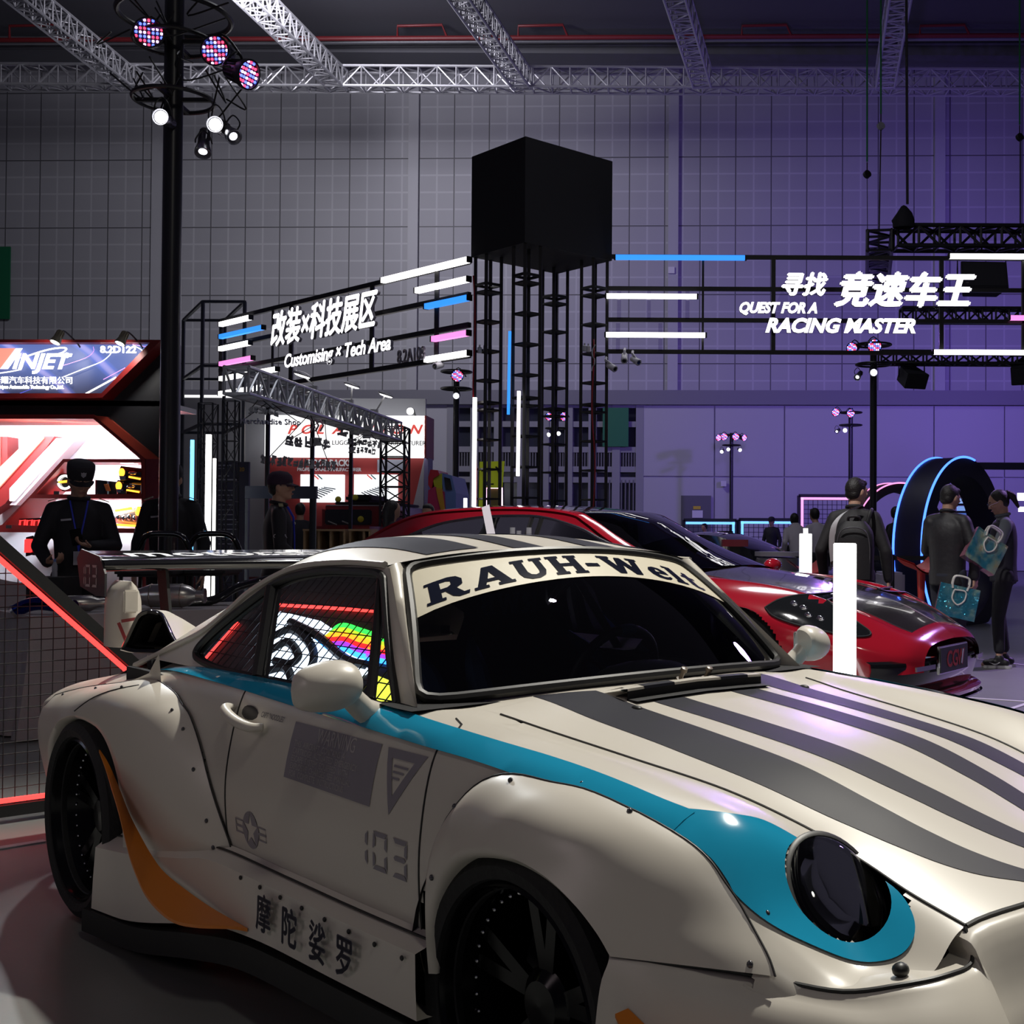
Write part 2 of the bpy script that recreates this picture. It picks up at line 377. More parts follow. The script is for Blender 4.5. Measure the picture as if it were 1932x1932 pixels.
for k, (u0, v0, u1) in enumerate(((255, 180, 30), (645, 178, 462), (988, 176, 866), (1325, 174, 1272), (1667, 173, 1697))):
    a = G(u0, v0, zt); q = G(u1, 2, zt); b = a + (q - a) * 2.2; a = a - (q - a).normalized() * -.1
    truss('roof_truss', V((a.x, a.y - .25, zt)), b, .55, .6, 34, alu, ('aluminium roof truss passing behind the near lamp pole at top left', 'aluminium roof truss second from left', 'aluminium roof truss above the black cube', 'aluminium roof truss between the cube and the green ropes', 'aluminium roof truss farthest right, behind the green ropes')[k], 'roof trusses towards the camera', r=.04, rd=.024)
# floor tape lines
tape = mat('floor_tape', (.55, .53, .55), .6)
for k, (p, q) in enumerate((((1905, 1338), (1990, 1310)), ((1820, 1316), (1960, 1325)), ((1840, 1243), (1990, 1262)), ((-40, 1606), (84, 1586)))):
    a, b = G(*p, .003), G(*q, .003); mb = MB(); mb.bar(a, b, .04, .004); o = mb.build('floor_line', tape); tag(o, ('white floor line by the red car splitter at the right edge', 'thin white floor line in front of the red car nose', 'white floor line behind the two visitors shoes', 'white floor line left of the coupe rear wheel')[k], 'floor line', 'taped floor lines')
# ================================================================ cream race coupe (foreground)
paint = mat('cream_paint', (.60, .56, .49), .38, coat=.25, spec=.5)
paint.node_tree.nodes['Principled BSDF'].inputs['Coat Roughness'].default_value = .25
blue_vinyl = mat('blue_vinyl', (.012, .30, .50), .12, spec=.6, coat=.5)
dark_stripe = mat('charcoal_stripe', (.012, .012, .020), .5, spec=.22)
decal_grey = mat('faded_decal', (.235, .215, .245), .45)
decal_dark = mat('dark_decal', (.028, .025, .05), .5)
rubber = mat('black_rubber', (.012, .012, .012), .45)
tyre_m = mat('tyre_rubber', (.010, .010, .011), .75, bump=.25, bscale=60)
black_gloss = mat('gloss_black', (.006, .006, .007), .07, coat=.6)
black_matt = mat('matt_black', (.008, .008, .009), .6)
rim_m = mat('black_rim', (.008, .008, .009), .18, metal=.6)
chrome = mat('chrome', (.75, .75, .78), .08, metal=1.)
steel = mat('brushed_steel', (.50, .48, .45), .3, metal=1., bump=.05, bscale=150)
orange = mat('orange_fin', (.62, .18, .008), .4)
cab_black = mat('cabin_black', (.008, .008, .010), .85)
blue_cloth = mat('blue_cloth', (.02, .07, .17), .8)
win_glass = glass('car_glass', (.74, .80, .80), 1.)
ws_glass = glass('windscreen_glass', (.72, .78, .78), 1.)
CX, CY, CT = -1.2524, 4.62223, .74975
car = empty('sports_car', (CX, CY, 0), math.atan2(-math.cos(CT), math.sin(CT)), 'cream wide-arched sports coupe with blue side stripe and charcoal bonnet stripes, nearest the camera', 'car')
def fl(P): return [V((p[0], -p[1], p[2])) for p in P]
def cbuild(mb, name, m, parent=car, **k):
    mb.v = [(p[0], -p[1], p[2]) for p in mb.v]; mb.f = [f[::-1] for f in mb.f]
    return mb.build(name, m, parent, **k)
def mir(P): return [(p[0], -p[1], p[2]) for p in P]
# --- body surface: stations along the car, eight long curves from sill to centre line
ST = [
 [(-.95,.55,.30),(-1.0,.62,.40),(-1.02,.66,.52),(-1.0,.62,.58),(-.96,.55,.61),(-.95,.42,.63),(-.95,.22,.65),(-.95,0,.655)],
 [(-.7,.74,.28),(-.7,.80,.40),(-.7,.83,.58),(-.7,.80,.64),(-.7,.70,.68),(-.7,.52,.695),(-.7,.27,.72),(-.7,0,.725)],
 [(-.35,.76,.25),(-.35,.81,.40),(-.35,.84,.60),(-.35,.82,.685),(-.35,.72,.735),(-.35,.54,.76),(-.35,.28,.78),(-.35,0,.79)],
 [(0,.77,.25),(0,.82,.40),(0,.84,.60),(0,.80,.735),(0,.71,.785),(0,.54,.845),(0,.28,.845),(0,0,.845)],
 [(.4,.78,.25),(.4,.815,.40),(.4,.83,.60),(.4,.785,.79),(.4,.70,.838),(.4,.52,.845),(.4,.27,.845),(.4,0,.845)],
 [(.8,.78,.25),(.8,.815,.40),(.8,.825,.60),(.8,.775,.815),(.8,.697,.846),(.8,.52,.845),(.8,.27,.845),(.8,0,.845)],
 [(1.2,.78,.25),(1.2,.815,.40),(1.2,.825,.60),(1.2,.776,.814),(1.2,.697,.847),(1.2,.52,.845),(1.2,.27,.845),(1.2,0,.845)],
 [(1.55,.78,.25),(1.55,.815,.40),(1.55,.825,.60),(1.55,.778,.81),(1.55,.698,.848),(1.55,.54,.85),(1.55,.28,.855),(1.55,0,.86)],
 [(1.8,.78,.25),(1.8,.815,.40),(1.8,.825,.60),(1.8,.78,.80),(1.8,.69,.845),(1.8,.56,.845),(1.8,.30,.868),(1.8,0,.875)],
 [(2.05,.78,.25),(2.05,.815,.40),(2.05,.822,.60),(2.05,.78,.79),(2.05,.67,.833),(2.05,.535,.815),(2.05,.28,.842),(2.05,0,.85)],
 [(2.3,.78,.25),(2.3,.81,.40),(2.3,.82,.60),(2.3,.78,.773),(2.3,.66,.816),(2.3,.512,.787),(2.3,.27,.815),(2.3,0,.824)],
 [(2.55,.76,.25),(2.55,.80,.40),(2.55,.80,.58),(2.55,.77,.742),(2.55,.65,.788),(2.55,.48,.754),(2.55,.25,.781),(2.55,0,.79)],
 [(2.74,.74,.25),(2.74,.78,.40),(2.74,.785,.56),(2.74,.745,.675),(2.74,.62,.738),(2.74,.45,.706),(2.74,.24,.732),(2.74,0,.741)],
 [(2.86,.73,.25),(2.86,.765,.40),(2.86,.765,.54),(2.86,.70,.598),(2.86,.585,.615),(2.86,.436,.664),(2.86,.235,.694),(2.86,0,.704)],
 [(2.96,.72,.25),(2.95,.75,.38),(2.94,.735,.50),(2.96,.67,.538),(2.96,.57,.548),(2.96,.435,.630),(2.96,.23,.663),(2.96,0,.673)],
 [(2.96,.71,.25),(2.96,.74,.38),(2.98,.71,.49),(3.03,.655,.526),(3.075,.55,.545),(3.075,.44,.603),(3.115,.25,.622),(3.13,0,.628)]]
STA = np.array(ST)
def B(s, t): return cr(np.array([cr(STA[:, j], s) for j in range(8)]), t)
def s_of(x):
    lo, hi = 0., 15.
    for _ in range(40):
        m = (lo + hi) / 2
        if STA[:, 4].shape and cr(STA[:, 4, 0], m) < x: lo = m
        else: hi = m
    return lo
fl_seam = [(2.02,.83,.33),(2.03,.832,.50),(2.035,.828,.62),(2.08,.812,.69),(2.155,.79,.752),(2.25,.783,.786),(2.35,.77,.782),(2.44,.752,.773),(2.565,.737,.747),(2.68,.717,.713),(2.737,.714,.692),(2.777,.717,.667),(2.823,.717,.634),(2.876,.722,.579),(2.90,.724,.534)]
rr_seam = [(-.62,.80,.40),(-.66,.81,.50),(-.60,.80,.60),(-.42,.80,.675),(-.17,.795,.735),(.08,.785,.768),(.297,.778,.792),(.503,.785,.772),(.591,.795,.745),(.677,.805,.714),(.80,.82,.626),(.92,.828,.484),(.985,.83,.385),(.95,.83,.355)]
WHEELS = ((0.03, .325), (2.30, .325))
HLC_ = np.array((2.851, .517, .625)); HLN_ = np.array((.753, .111, .648)); HLN_ /= np.linalg.norm(HLN_)
_x = np.cross((0, 0, 1), HLN_); _x /= np.linalg.norm(_x); _y = np.cross(HLN_, _x)
HLA = _x * math.cos(-.281) + _y * math.sin(-.281); HLB = -_x * math.sin(-.281) + _y * math.cos(-.281)
def loft(s0, s1, t0, t1, n, k, cut=True):
    P = [[tuple(B(s0 + (s1 - s0) * i / n, t0 + (t1 - t0) * j / k)) for j in range(k + 1)] for i in range(n + 1)]
    mb = MB(); mb.grid(P)
    if cut:
        keep = []
        for f in mb.f:
            c = np.mean([mb.v[i] for i in f], axis=0)
            if any(math.hypot(c[0] - wx, c[2] - wz) < .365 for wx, wz in WHEELS) and c[1] > .5 and c[2] < .69: continue
            if c[1] > .5 and any(inpoly((c[0], c[2]), [(p[0], p[2]) for p in S]) and min(math.hypot(c[0] - p[0], c[2] - p[2]) for p in spline(S, 60)) > .02 for S in (fl_seam, rr_seam)): continue
            if c[0] > 2.7 and ((c - HLC_) @ HLA) ** 2 / .097 ** 2 + ((c - HLC_) @ HLB) ** 2 / .112 ** 2 < 1 and abs((c - HLC_) @ HLN_) < .08: continue
            keep.append(f)
        mb.f = keep; mb.mi = [0] * len(keep)
    return mb
def both(mb, name, m, parent=car, **k):
    o = MB(); o.add(mb.v, mb.f); cbuild(o, name, m, parent, **k)
    o = MB(); o.add(mir(mb.v), [f[::-1] for f in mb.f]); return cbuild(o, name, m, parent, **k)
sD0, sD1 = s_of(.955), s_of(1.957)
both(loft(sD0, sD1, .2, 4, 40, 36), 'door', paint, smooth=True)
both(loft(sD1, 15, .2, 5, 110, 70), 'front_fender', paint, smooth=True)
both(loft(0, sD0, .2, 4.4, 90, 56), 'rear_quarter', paint, smooth=True)
h = loft(8.05, 15, 5, 7, 56, 20, False); hv = MB(); hv.add(h.v, h.f); hv.add(mir(h.v), [f[::-1] for f in h.f])
cbuild(hv, 'bonnet', paint, smooth=True, weld=True)
h = loft(0, 3.2, 4.4, 7, 20, 16, False); hv = MB(); hv.add(h.v, h.f); hv.add(mir(h.v), [f[::-1] for f in h.f])
cbuild(hv, 'engine_lid', paint, smooth=True, weld=True)
# surface lookup for everything applied on the shell
def shell_bvh():
    mb = loft(0, 15, .2, 7, 220, 140, False)
    v = mb.v + mir(mb.v); n = len(mb.v)
    return BVHTree.FromPolygons([V(p) for p in v], mb.f + [tuple(i + n for i in f) for f in mb.f])
BODY = shell_bvh()
def onbody(p, d, off=.001):
    d = V(d).normalized(); r = BODY.ray_cast(V(p) - d * 3, d)
    if r[0] is None: r = BODY.find_nearest(V(p))
    n = r[1] if r[1].dot(d) < 0 else -r[1]
    return r[0] + n * off
def sidept(x, z, off=.001): return onbody((x, 0.9, z), (0, -1, 0), off)
def toppt(x, y, off=.001): return onbody((x, y, 1.0), (0, 0, -1), off)
def seam(pts, name='panel_gap', r=.0028, m=rubber, parent=car): 
    a = MB(); a.tube(pts, r, 6); cbuild(a, name, m, parent, smooth=True)
    a = MB(); a.tube(mir(pts), r, 6); return cbuild(a, name, m, parent, smooth=True)
def srange(a, b, n, f): return [f(a + (b - a) * i / n) for i in range(n + 1)]
dtop = 3.75
seam(srange(.25, 3.55, 22, lambda t: tuple(B(sD1, t))) + [tuple(B(sD1 - .1, 3.8)), tuple(B(sD1 - .3, 4))])
seam(srange(.45, 3.2, 22, lambda t: tuple(B(sD0, t))) + [tuple(B(sD0 + .1, 3.6)), tuple(B(sD0 + .25, 4))])
seam(srange(8.3, 15, 50, lambda s: tuple(B(s, 5) + np.array([0, 0, .001]))))
bl = [tuple(B(15, 5 + 2 * i / 12)) for i in range(13)]
a = MB(); a.tube(bl + mir(bl)[::-1], .005, 6); cbuild(a, 'panel_gap', rubber, smooth=True)
# --- wide arches riveted over the shell
def flare(seam2, lip, bul, name, n=48, k=12, rivets=()):
    """seam2: outer edge (x, z) laid on the shell, lip: free edge (x, y, z) round the tyre"""
    S = [tuple(BODY.find_nearest(V(q))[0] + V((0, .006, .003))) for q in spline(seam2, n)]
    Lp = spline(lip, n); P = []
    for i in range(n + 1):
        a, b = np.array(S[i]), np.array(Lp[i]); u_ = i / n; row = []
        for j in range(k + 1):
            u = j / k; q = a + (b - a) * u
            q = q + np.array([0, 1, .35]) * (bul * math.sin(math.pi * u ** .8) * np.interp(u_, [0, .3, .45, .6, .85, 1], [.35, .6, .95, 1, .6, .35]))
            row.append(tuple(q))
        # rolled lip
        w = np.array([(b[0] - lip_c[0]), 0, (b[2] - lip_c[1])]); w /= max(1e-6, np.linalg.norm(w))
        row.append(tuple(b + w * -.012 + np.array([0, -.012, 0]))); row.append(tuple(b + w * -.010 + np.array([0, -.10, 0])))
        P.append(row)
    mb = MB(); mb.grid(P); both(mb, name, paint, smooth=True, ang=60)
    return S, P
lip_c = (2.34, .33)
fl_lip = [(2.03,.845,.34),(2.035,.85,.45),(2.085,.858,.545),(2.165,.872,.612),(2.27,.885,.648),(2.38,.888,.660),(2.48,.888,.648),(2.56,.886,.618),(2.62,.882,.580),(2.655,.878,.545)]
Sf, Pf = flare(fl_seam, fl_lip, .038, 'front_arch')
seam([tuple(V(p) + V((0, .001, 0))) for p in Sf], r=.002)
lip_c = (.06, .33)
rr_lip = [(-.31,.90,.34),(-.305,.915,.45),(-.25,.93,.55),(-.14,.94,.622),(0,.945,.660),(.12,.945,.668),(.25,.935,.645),(.34,.93,.59),(.405,.925,.50),(.44,.925,.40),(.455,.925,.30)]
Sr, Pr = flare(rr_seam, rr_lip, .050, 'rear_arch')
seam([tuple(V(p) + V((0, .001, 0))) for p in Sr], r=.002)
FL = BVHTree.FromPolygons([V(p) for row in Pf for p in row], [(i * 15 + j, (i + 1) * 15 + j, (i + 1) * 15 + j + 1, i * 15 + j + 1) for i in range(48) for j in range(14)])
FR = BVHTree.FromPolygons([V(p) for row in Pr for p in row], [(i * 15 + j, (i + 1) * 15 + j, (i + 1) * 15 + j + 1, i * 15 + j + 1) for i in range(48) for j in range(14)])
# --- lower front bumper
BP = []
top_edge = [(2.64,.868,.545),(2.74,.835,.545),(2.82,.775,.540),(2.90,.725,.532),(3.00,.68,.530),(3.07,.62,.545),(3.105,.55,.552),(3.105,.47,.556),(3.075,.445,.600),(3.115,.25,.620),(3.13,0,.626)]
def bump_row(dx, dy, z): return [(p[0] + dx * min(1, max(0, (p[0] - 2.62) / .3)), p[1] + (dy if p[1] > .3 else dy * p[1] / .3), z + (p[2] - .55) * .35 if i else z) for i, p in enumerate(top_edge)]
rows = [top_edge, [(p[0] + .03 * (i / 10) + .01, p[1] * 1.012, p[2] - .012) for i, p in enumerate(top_edge)], bump_row(.075, .022, .50), bump_row(.115, .035, .44), bump_row(.12, .04, .36), bump_row(.10, .035, .28), bump_row(.11, .04, .20), bump_row(.12, .05, .15)]
rows.insert(0, [(p[0] - .06, p[1] * .95, p[2] - .004) for p in top_edge])
P = [spline(r, 40) for r in rows]; P = [list(q) for q in zip(*[spline([c[i] for c in P], 28) for i in range(41)])]
mb = MB(); mb.grid(P); both(mb, 'front_bumper', paint, smooth=True)
seam([tuple(V(p) + V((.002, .001, .003))) for p in spline(top_edge[:9], 40)], r=.004)
seam([(2.905,.728,.535),(2.93,.752,.49),(2.945,.762,.42),(2.945,.762,.33)], r=.0025)
mb = MB(); mb.box((3.20, 0, .27), (.12, .9, .16)); cbuild(mb, 'intake', black_matt)
mb = MB(); mb.box((2.95, 0, .13), (.62, 1.55, .02)); cbuild(mb, 'splitter', black_matt, bevel=.004)
mb = MB(); mb.ball((3.045, .585, .556), (.014, .016, .012)); cbuild(mb, 'washer_nozzle', rubber, smooth=True)
for sg in (1, -1):   # orange bumper fin
    fin = [(2.71,.885,.475),(2.80,.87,.43),(2.90,.84,.385),(2.98,.80,.355)]
    out = [(2.70,.905,.468),(2.80,.935,.415),(2.92,.93,.365),(3.02,.87,.330)]
    mb = MB(); mb.grid([[(x, sg * y, z), (a, sg * b, c), (a, sg * b, c - .006), (x, sg * y, z - .006)] for (x, y, z), (a, b, c) in zip(fin, out)], closed_v=True); cbuild(mb, 'bumper_fin', orange, smooth=True)
# --- side skirt, splitter plate and the orange fins
sk_top = [(.30,.925,.312),(.55,.90,.335),(.80,.862,.365),(.97,.848,.382),(1.30,.846,.384),(1.70,.846,.386),(2.02,.846,.392)]
sk_mid = [(.30,.955,.290),(.55,.93,.312),(.80,.892,.345),(.97,.878,.372),(1.30,.876,.378),(1.70,.876,.380),(2.02,.872,.384)]
sk_bot = [(.30,.965,.105),(.55,.94,.120),(.80,.905,.165),(.97,.892,.205),(1.30,.886,.236),(1.70,.884,.246),(2.035,.876,.250)]
mb = MB(); mb.grid([list(q) for q in zip(*[spline(c, 40) for c in ([(x, y - .03, z + .02) for x, y, z in sk_top], sk_top, sk_mid, [( (a[0]+b[0])/2, (a[1]+b[1])/2 + .001, (a[2]+b[2])/2) for a, b in zip(sk_mid, sk_bot)], sk_bot, [(x, y - .06, z) for x, y, z in sk_bot])])])
both(mb, 'side_skirt', paint, smooth=True, ang=35)
seam(spline([(x, y - .012, z + .012) for x, y, z in sk_top], 30), r=.0035)
mb = MB(); pl = spline([(.26,.98,.10),(.6,.945,.115),(.9,.90,.16),(1.2,.885,.205),(1.6,.885,.225),(1.95,.885,.235),(2.04,.86,.225)], 40)
mb.grid([[(x, y - .30, z - .03), (x, y, z), (x, y, z - .07), (x, y - .30, z - .09)] for x, y, z in pl], closed_v=True); both(mb, 'skirt_splitter', black_matt, smooth=True)
for i in range(8):
    x = 1.179 + i * .1145
    for sg in (1, -1):
        mb = MB(); mb.ball((x, sg * .880, .368), (.006, .004, .006), 8, 6); cbuild(mb, 'screw', rubber, smooth=True)
ft = [(.285,.94,.586),(.348,.935,.552),(.423,.93,.493),(.505,.925,.422),(.602,.925,.372),(.669,.92,.333),(.757,.915,.300),(.908,.905,.276),(1.051,.897,.262),(1.24,.887,.254)]
fo = [(.290,.945,.588),(.365,.95,.546),(.482,.97,.503),(.587,.985,.454),(.696,.995,.364),(.766,1.0,.322),(.839,1.0,.28),(.936,1.0,.258),(1.025,.99,.245),(1.128,.97,.253),(1.214,.92,.26),(1.245,.889,.254)]
for sg in (1, -1):
    A = spline(ft, 40); O = spline(fo, 40)
    mb = MB(); mb.grid([[(a[0], sg * a[1], a[2]), (o[0], sg * o[1], o[2]), (o[0], sg * o[1], o[2] - .008), (a[0], sg * a[1], a[2] - .008)] for a, o in zip(A, O)], closed_v=True)
    cbuild(mb, 'skirt_fin', orange, smooth=True, ang=50)
# --- wheels
def wheel(x, y, sg, rim_r, w):
    e = empty('wheel', (x, -sg * y, .325)); e.parent = car
    M = Matrix.Rotation(R(90) * sg, 4, 'X')      # local z -> outboard (blender -y is the car's right)
    r = .325
    def b(mb, n, m, p=e, **k): return mb.build(n, m, p, **k)
    mb = MB(); mb.lathe([(rim_r, -.012), (rim_r + .006, .004), (r - .035, .012), (r - .012, -.002), (r, -.03), (r, -w + .03), (r - .02, -w), (rim_r, -w), (rim_r - .02, -w + .03), (rim_r - .02, -.03)], 64, M, closed=True); b(mb, 'tyre', tyre_m, smooth=True, ang=30)
    mb = MB(); mb.lathe([(rim_r + .002, -.006), (rim_r - .008, .002), (rim_r - .014, -.01), (rim_r - .024, -.07), (rim_r - .05, -.11), (rim_r - .055, -w + .02), (rim_r, -w + .015)], 64, M, caps=False); b(mb, 'rim', rim_m, smooth=True)
    mb = MB()
    for i in range(5):
        a = 2 * math.pi * i / 5 + .3
        for da in (-.16, .16):
            c, s_ = math.cos(a + da), math.sin(a + da); c2, s2 = math.cos(a + da * .35), math.sin(a + da * .35)
            mb.bar(M @ V((c2 * .045, s2 * .045, -.10)), M @ V((c * (rim_r - .035), s_ * (rim_r - .035), -.085)), .022, .03)
    mb.lathe([(.0, -.07), (.05, -.072), (.075, -.09), (.08, -.12), (0, -.12)], 24, M); b(mb, 'spokes', rim_m, smooth=True, ang=30)
    mb = MB()
    for i in range(40):
        a = 2 * math.pi * i / 40; mb.ball(M @ V((math.cos(a) * (rim_r - .035), math.sin(a) * (rim_r - .035), -.072)), .0045, 6, 4)
    b(mb, 'rim_bolts', chrome, smooth=True)
    mb = MB(); mb.lathe([(.10, -.16), (.165, -.16), (.165, -.185), (.10, -.185)], 40, M, closed=True); b(mb, 'brake_disc', mat('dark_iron', (.05, .05, .055), .4, metal=.8), smooth=True)
for sg in (1, -1):
    wheel(WHEELS[0][0], .93, sg, .262, .30); wheel(WHEELS[1][0], .83, sg, .257, .25)
for sg in (1, -1):
    for wx, wz in WHEELS:
        mb = MB(); P = []
        for i in range(25):
            a = math.pi * (1.08 - 1.16 * i / 24); P.append([(wx + .37 * math.cos(a), sg * y, wz + .37 * math.sin(a)) for y in (.40, .83)])
        mb.grid(P); n = len(mb.v); mb.add([(wx + .37 * math.cos(math.pi * (1.08 - 1.16 * i / 24)), sg * .40, wz + .37 * math.sin(math.pi * (1.08 - 1.16 * i / 24))) for i in range(25)], [tuple(range(25))])
        cbuild(mb, 'wheel_well', black_matt, smooth=True)
mb = MB(); mb.box((1.1, 0, .20), (3.6, 1.25, .10)); cbuild(mb, 'floor_pan', black_matt)
# --- roof and pillars
dr = [(1.36,.566,1.179),(1.13,.567,1.181),(.847,.575,1.158),(.628,.602,1.087),(.511,.630,1.015),(.38,.655,.945),(.20,.680,.885),(0,.695,.825),(-.3,.69,.750),(-.75,.56,.685)]
zc = [1.224, 1.258, 1.261, 1.244, 1.226, 1.198, 1.15, 1.085, .93, .72]
RP = []
NR = 60; D_ = spline(dr, NR); Z_ = spline([(x, z) for (x, _, _), z in zip(dr, zc)], NR)
def roof_pt(i, u):
    x, y, z = D_[i]; f = i / NR; bow = max(0, 1 - f * 9 / 1.2)
    w = 1 - u; p = float(np.interp(x, [-.3, .2, .7], [1.8, 2.0, 3.0]))
    k = 1 - w ** p
    return (x + .085 * bow * (1 - w * w), y * w, z + (Z_[i][1] - z) * k)
mb = MB(); mb.grid([[roof_pt(i, j / 24) for j in range(25)] + [roof_pt(i, 1 - j / 24)[:1] + (-roof_pt(i, 1 - j / 24)[1], roof_pt(i, 1 - j / 24)[2]) for j in range(1, 25)] for i in range(NR + 1)])
RV, RF = list(mb.v), list(mb.f)
cbuild(mb, 'roof', paint, smooth=True)
ROOF = BVHTree.FromPolygons([V(p) for p in RV], RF)
mb = MB(); mb.grid([[(roof_pt(i, j / 12)[0], roof_pt(i, j / 12)[1] * .97 * s, roof_pt(i, j / 12)[2] - .022) for j in range(13)] for s in (1, -1) for i in range(0, 44)][:44]); mb.v += mir(mb.v); n = len(mb.v) // 2; mb.f += [tuple(i + n for i in f) for f in mb.f]; mb.mi = [0] * len(mb.f)
cbuild(mb, 'headliner', cab_black, smooth=True)
both((lambda m: (m.tube([(x, y + .004, z + .002) for x, y, z in D_[:50]], .010, 8), m)[1])(MB()), 'drip_rail', paint, smooth=True)
slant = lambda x, z, off=0.: (x, .695 - (z - .845) * .385 + off, z)
# window outlines on the leaning side plane (x, z)
dlo = [(1.652,.841),(1.600,.893),(1.544,.949),(1.46,1.045),(1.391,1.128),(1.37,1.148),(1.32,1.160),(1.20,1.161),(1.051,1.158),(.90,1.143),(.772,1.116),(.66,1.065),(.571,1.018),(.50,.978),(.45,.946),(.405,.912),(.388,.890),(.395,.872),(.439,.860),(.54,.851),(.666,.846),(.842,.843),(1.102,.843)]
pan = [(1.74,.838),(1.66,.90),(1.56,1.0),(1.44,1.12),(1.385,1.172),(1.34,1.180)] + [(x, z) for x, _, z in D_ if x < 1.34 and x > .02] + [(0,.845),(.0,.835)]
for sg in (1, -1):
    vs, fs = cdt(pan, [dlo], .03)
    mb = MB(); mb.add([(lambda q: (q[0], sg * q[1], q[2]))(slant(*p)) for p in vs], fs); cbuild(mb, 'window_frame', paint, smooth=True)
    bl_ = [slant(x, z, .004) for x, z in dlo]
    mb = MB(); mb.tube([(x, sg * y, z) for x, y, z in spline(bl_ + bl_[:1], 120)[:-1]], .011, 8, closed=True)
    mb.tube([(x, sg * y, z) for x, y, z in (slant(.742,1.098,.0),slant(.80,.98,.0),slant(.865,.845,.0))], .020, 8)
    mb.tube([(x, sg * y, z) for x, y, z in (slant(1.352,1.142,-.004),slant(1.445,.96,-.004),slant(1.50,.848,-.004))], .012, 8)
    cbuild(mb, 'window_rubber', rubber, smooth=True)
    vs, fs = cdt(dlo, (), .08); mb = MB(); mb.add([(lambda q: (q[0], sg * q[1], q[2]))(slant(*p, off=-.006)) for p in vs], fs); cbuild(mb, 'side_glass', win_glass, fix=False)
    # A pillar
    rows = []
    for i in range(13):
        f = i / 12; a = np.array([1.352, .500, 1.183]) * (1 - f) + np.array([1.690, .672, .846]) * f; b = np.array([1.372, .568, 1.176]) * (1 - f) + np.array([1.742, .697, .838]) * f
        b[0] = b[0] - .0 ; m_ = (a + b) / 2 + np.array([.02, .012, .008]); rows.append([tuple(q * np.array([1, sg, 1])) for q in (a - np.array([.03, .0, .03]), a, m_, b, b - np.array([.05, -.0, .0]))])
    mb = MB(); mb.grid(rows); cbuild(mb, 'windscreen_pillar', paint, smooth=True, ang=80)
# --- windscreen
def ws(u, v, off=0.):
    bx, by, bz = 1.835 - .155 * u * u, .665 * u, .885 - .032 * u * u
    tx, ty, tz = 1.438 - .075 * u * u, .512 * u, 1.214 - .040 * u * u
    bow = .022 * math.sin(math.pi * v) * (1 - .3 * u * u)
    return (bx + (tx - bx) * v + bow * .6 + off * .62, by + (ty - by) * v, bz + (tz - bz) * v + bow + off * .78)
mb = MB(); mb.grid([[ws(-1 + 2 * i / 32, j / 16) for j in range(17)] for i in range(33)]); wsg = cbuild(mb, 'windscreen', ws_glass, fix=False, smooth=True)
rim_ = [ws(-1 + 2 * i / 30, 0, .004) for i in range(31)] + [ws(1, j / 20, .004) for j in range(1, 20)] + [ws(1 - 2 * i / 30, 1, .004) for i in range(31)] + [ws(-1, 1 - j / 20, .004) for j in range(1, 20)]
def rounded(P): 
    P = np.array(P); 
    for _ in range(3): P = (np.roll(P, 1, 0) + 2 * P + np.roll(P, -1, 0)) / 4
    return [tuple(p) for p in P]
mb = MB(); mb.tube(rounded(rim_), .014, 8, closed=True); cbuild(mb, 'windscreen_seal', rubber, smooth=True)
banner = mat('banner_cream', (.60, .55, .42), .5)
def wpatch(outl, name, m, off, step=.06, holes=()):
    vs, fs = cdt(outl, holes, step); mb = MB(); mb.add([ws(a, b, off) for a, b in vs], fs); return cbuild(mb, name, m, fix=False)
lowedge = [(-.985 + 1.97 * i / 24, .735 - .150 * (-.985 + 1.97 * i / 24) ** 2 - .05 * (-.985 + 1.97 * i / 24) ** 8) for i in range(25)]
wpatch(lowedge + [(.985, .97), (.93, .985)] + [(.9 - 1.8 * i / 12, .985) for i in range(13)] + [(-.93, .985), (-.985, .97)], 'windscreen_banner', banner, .0025)
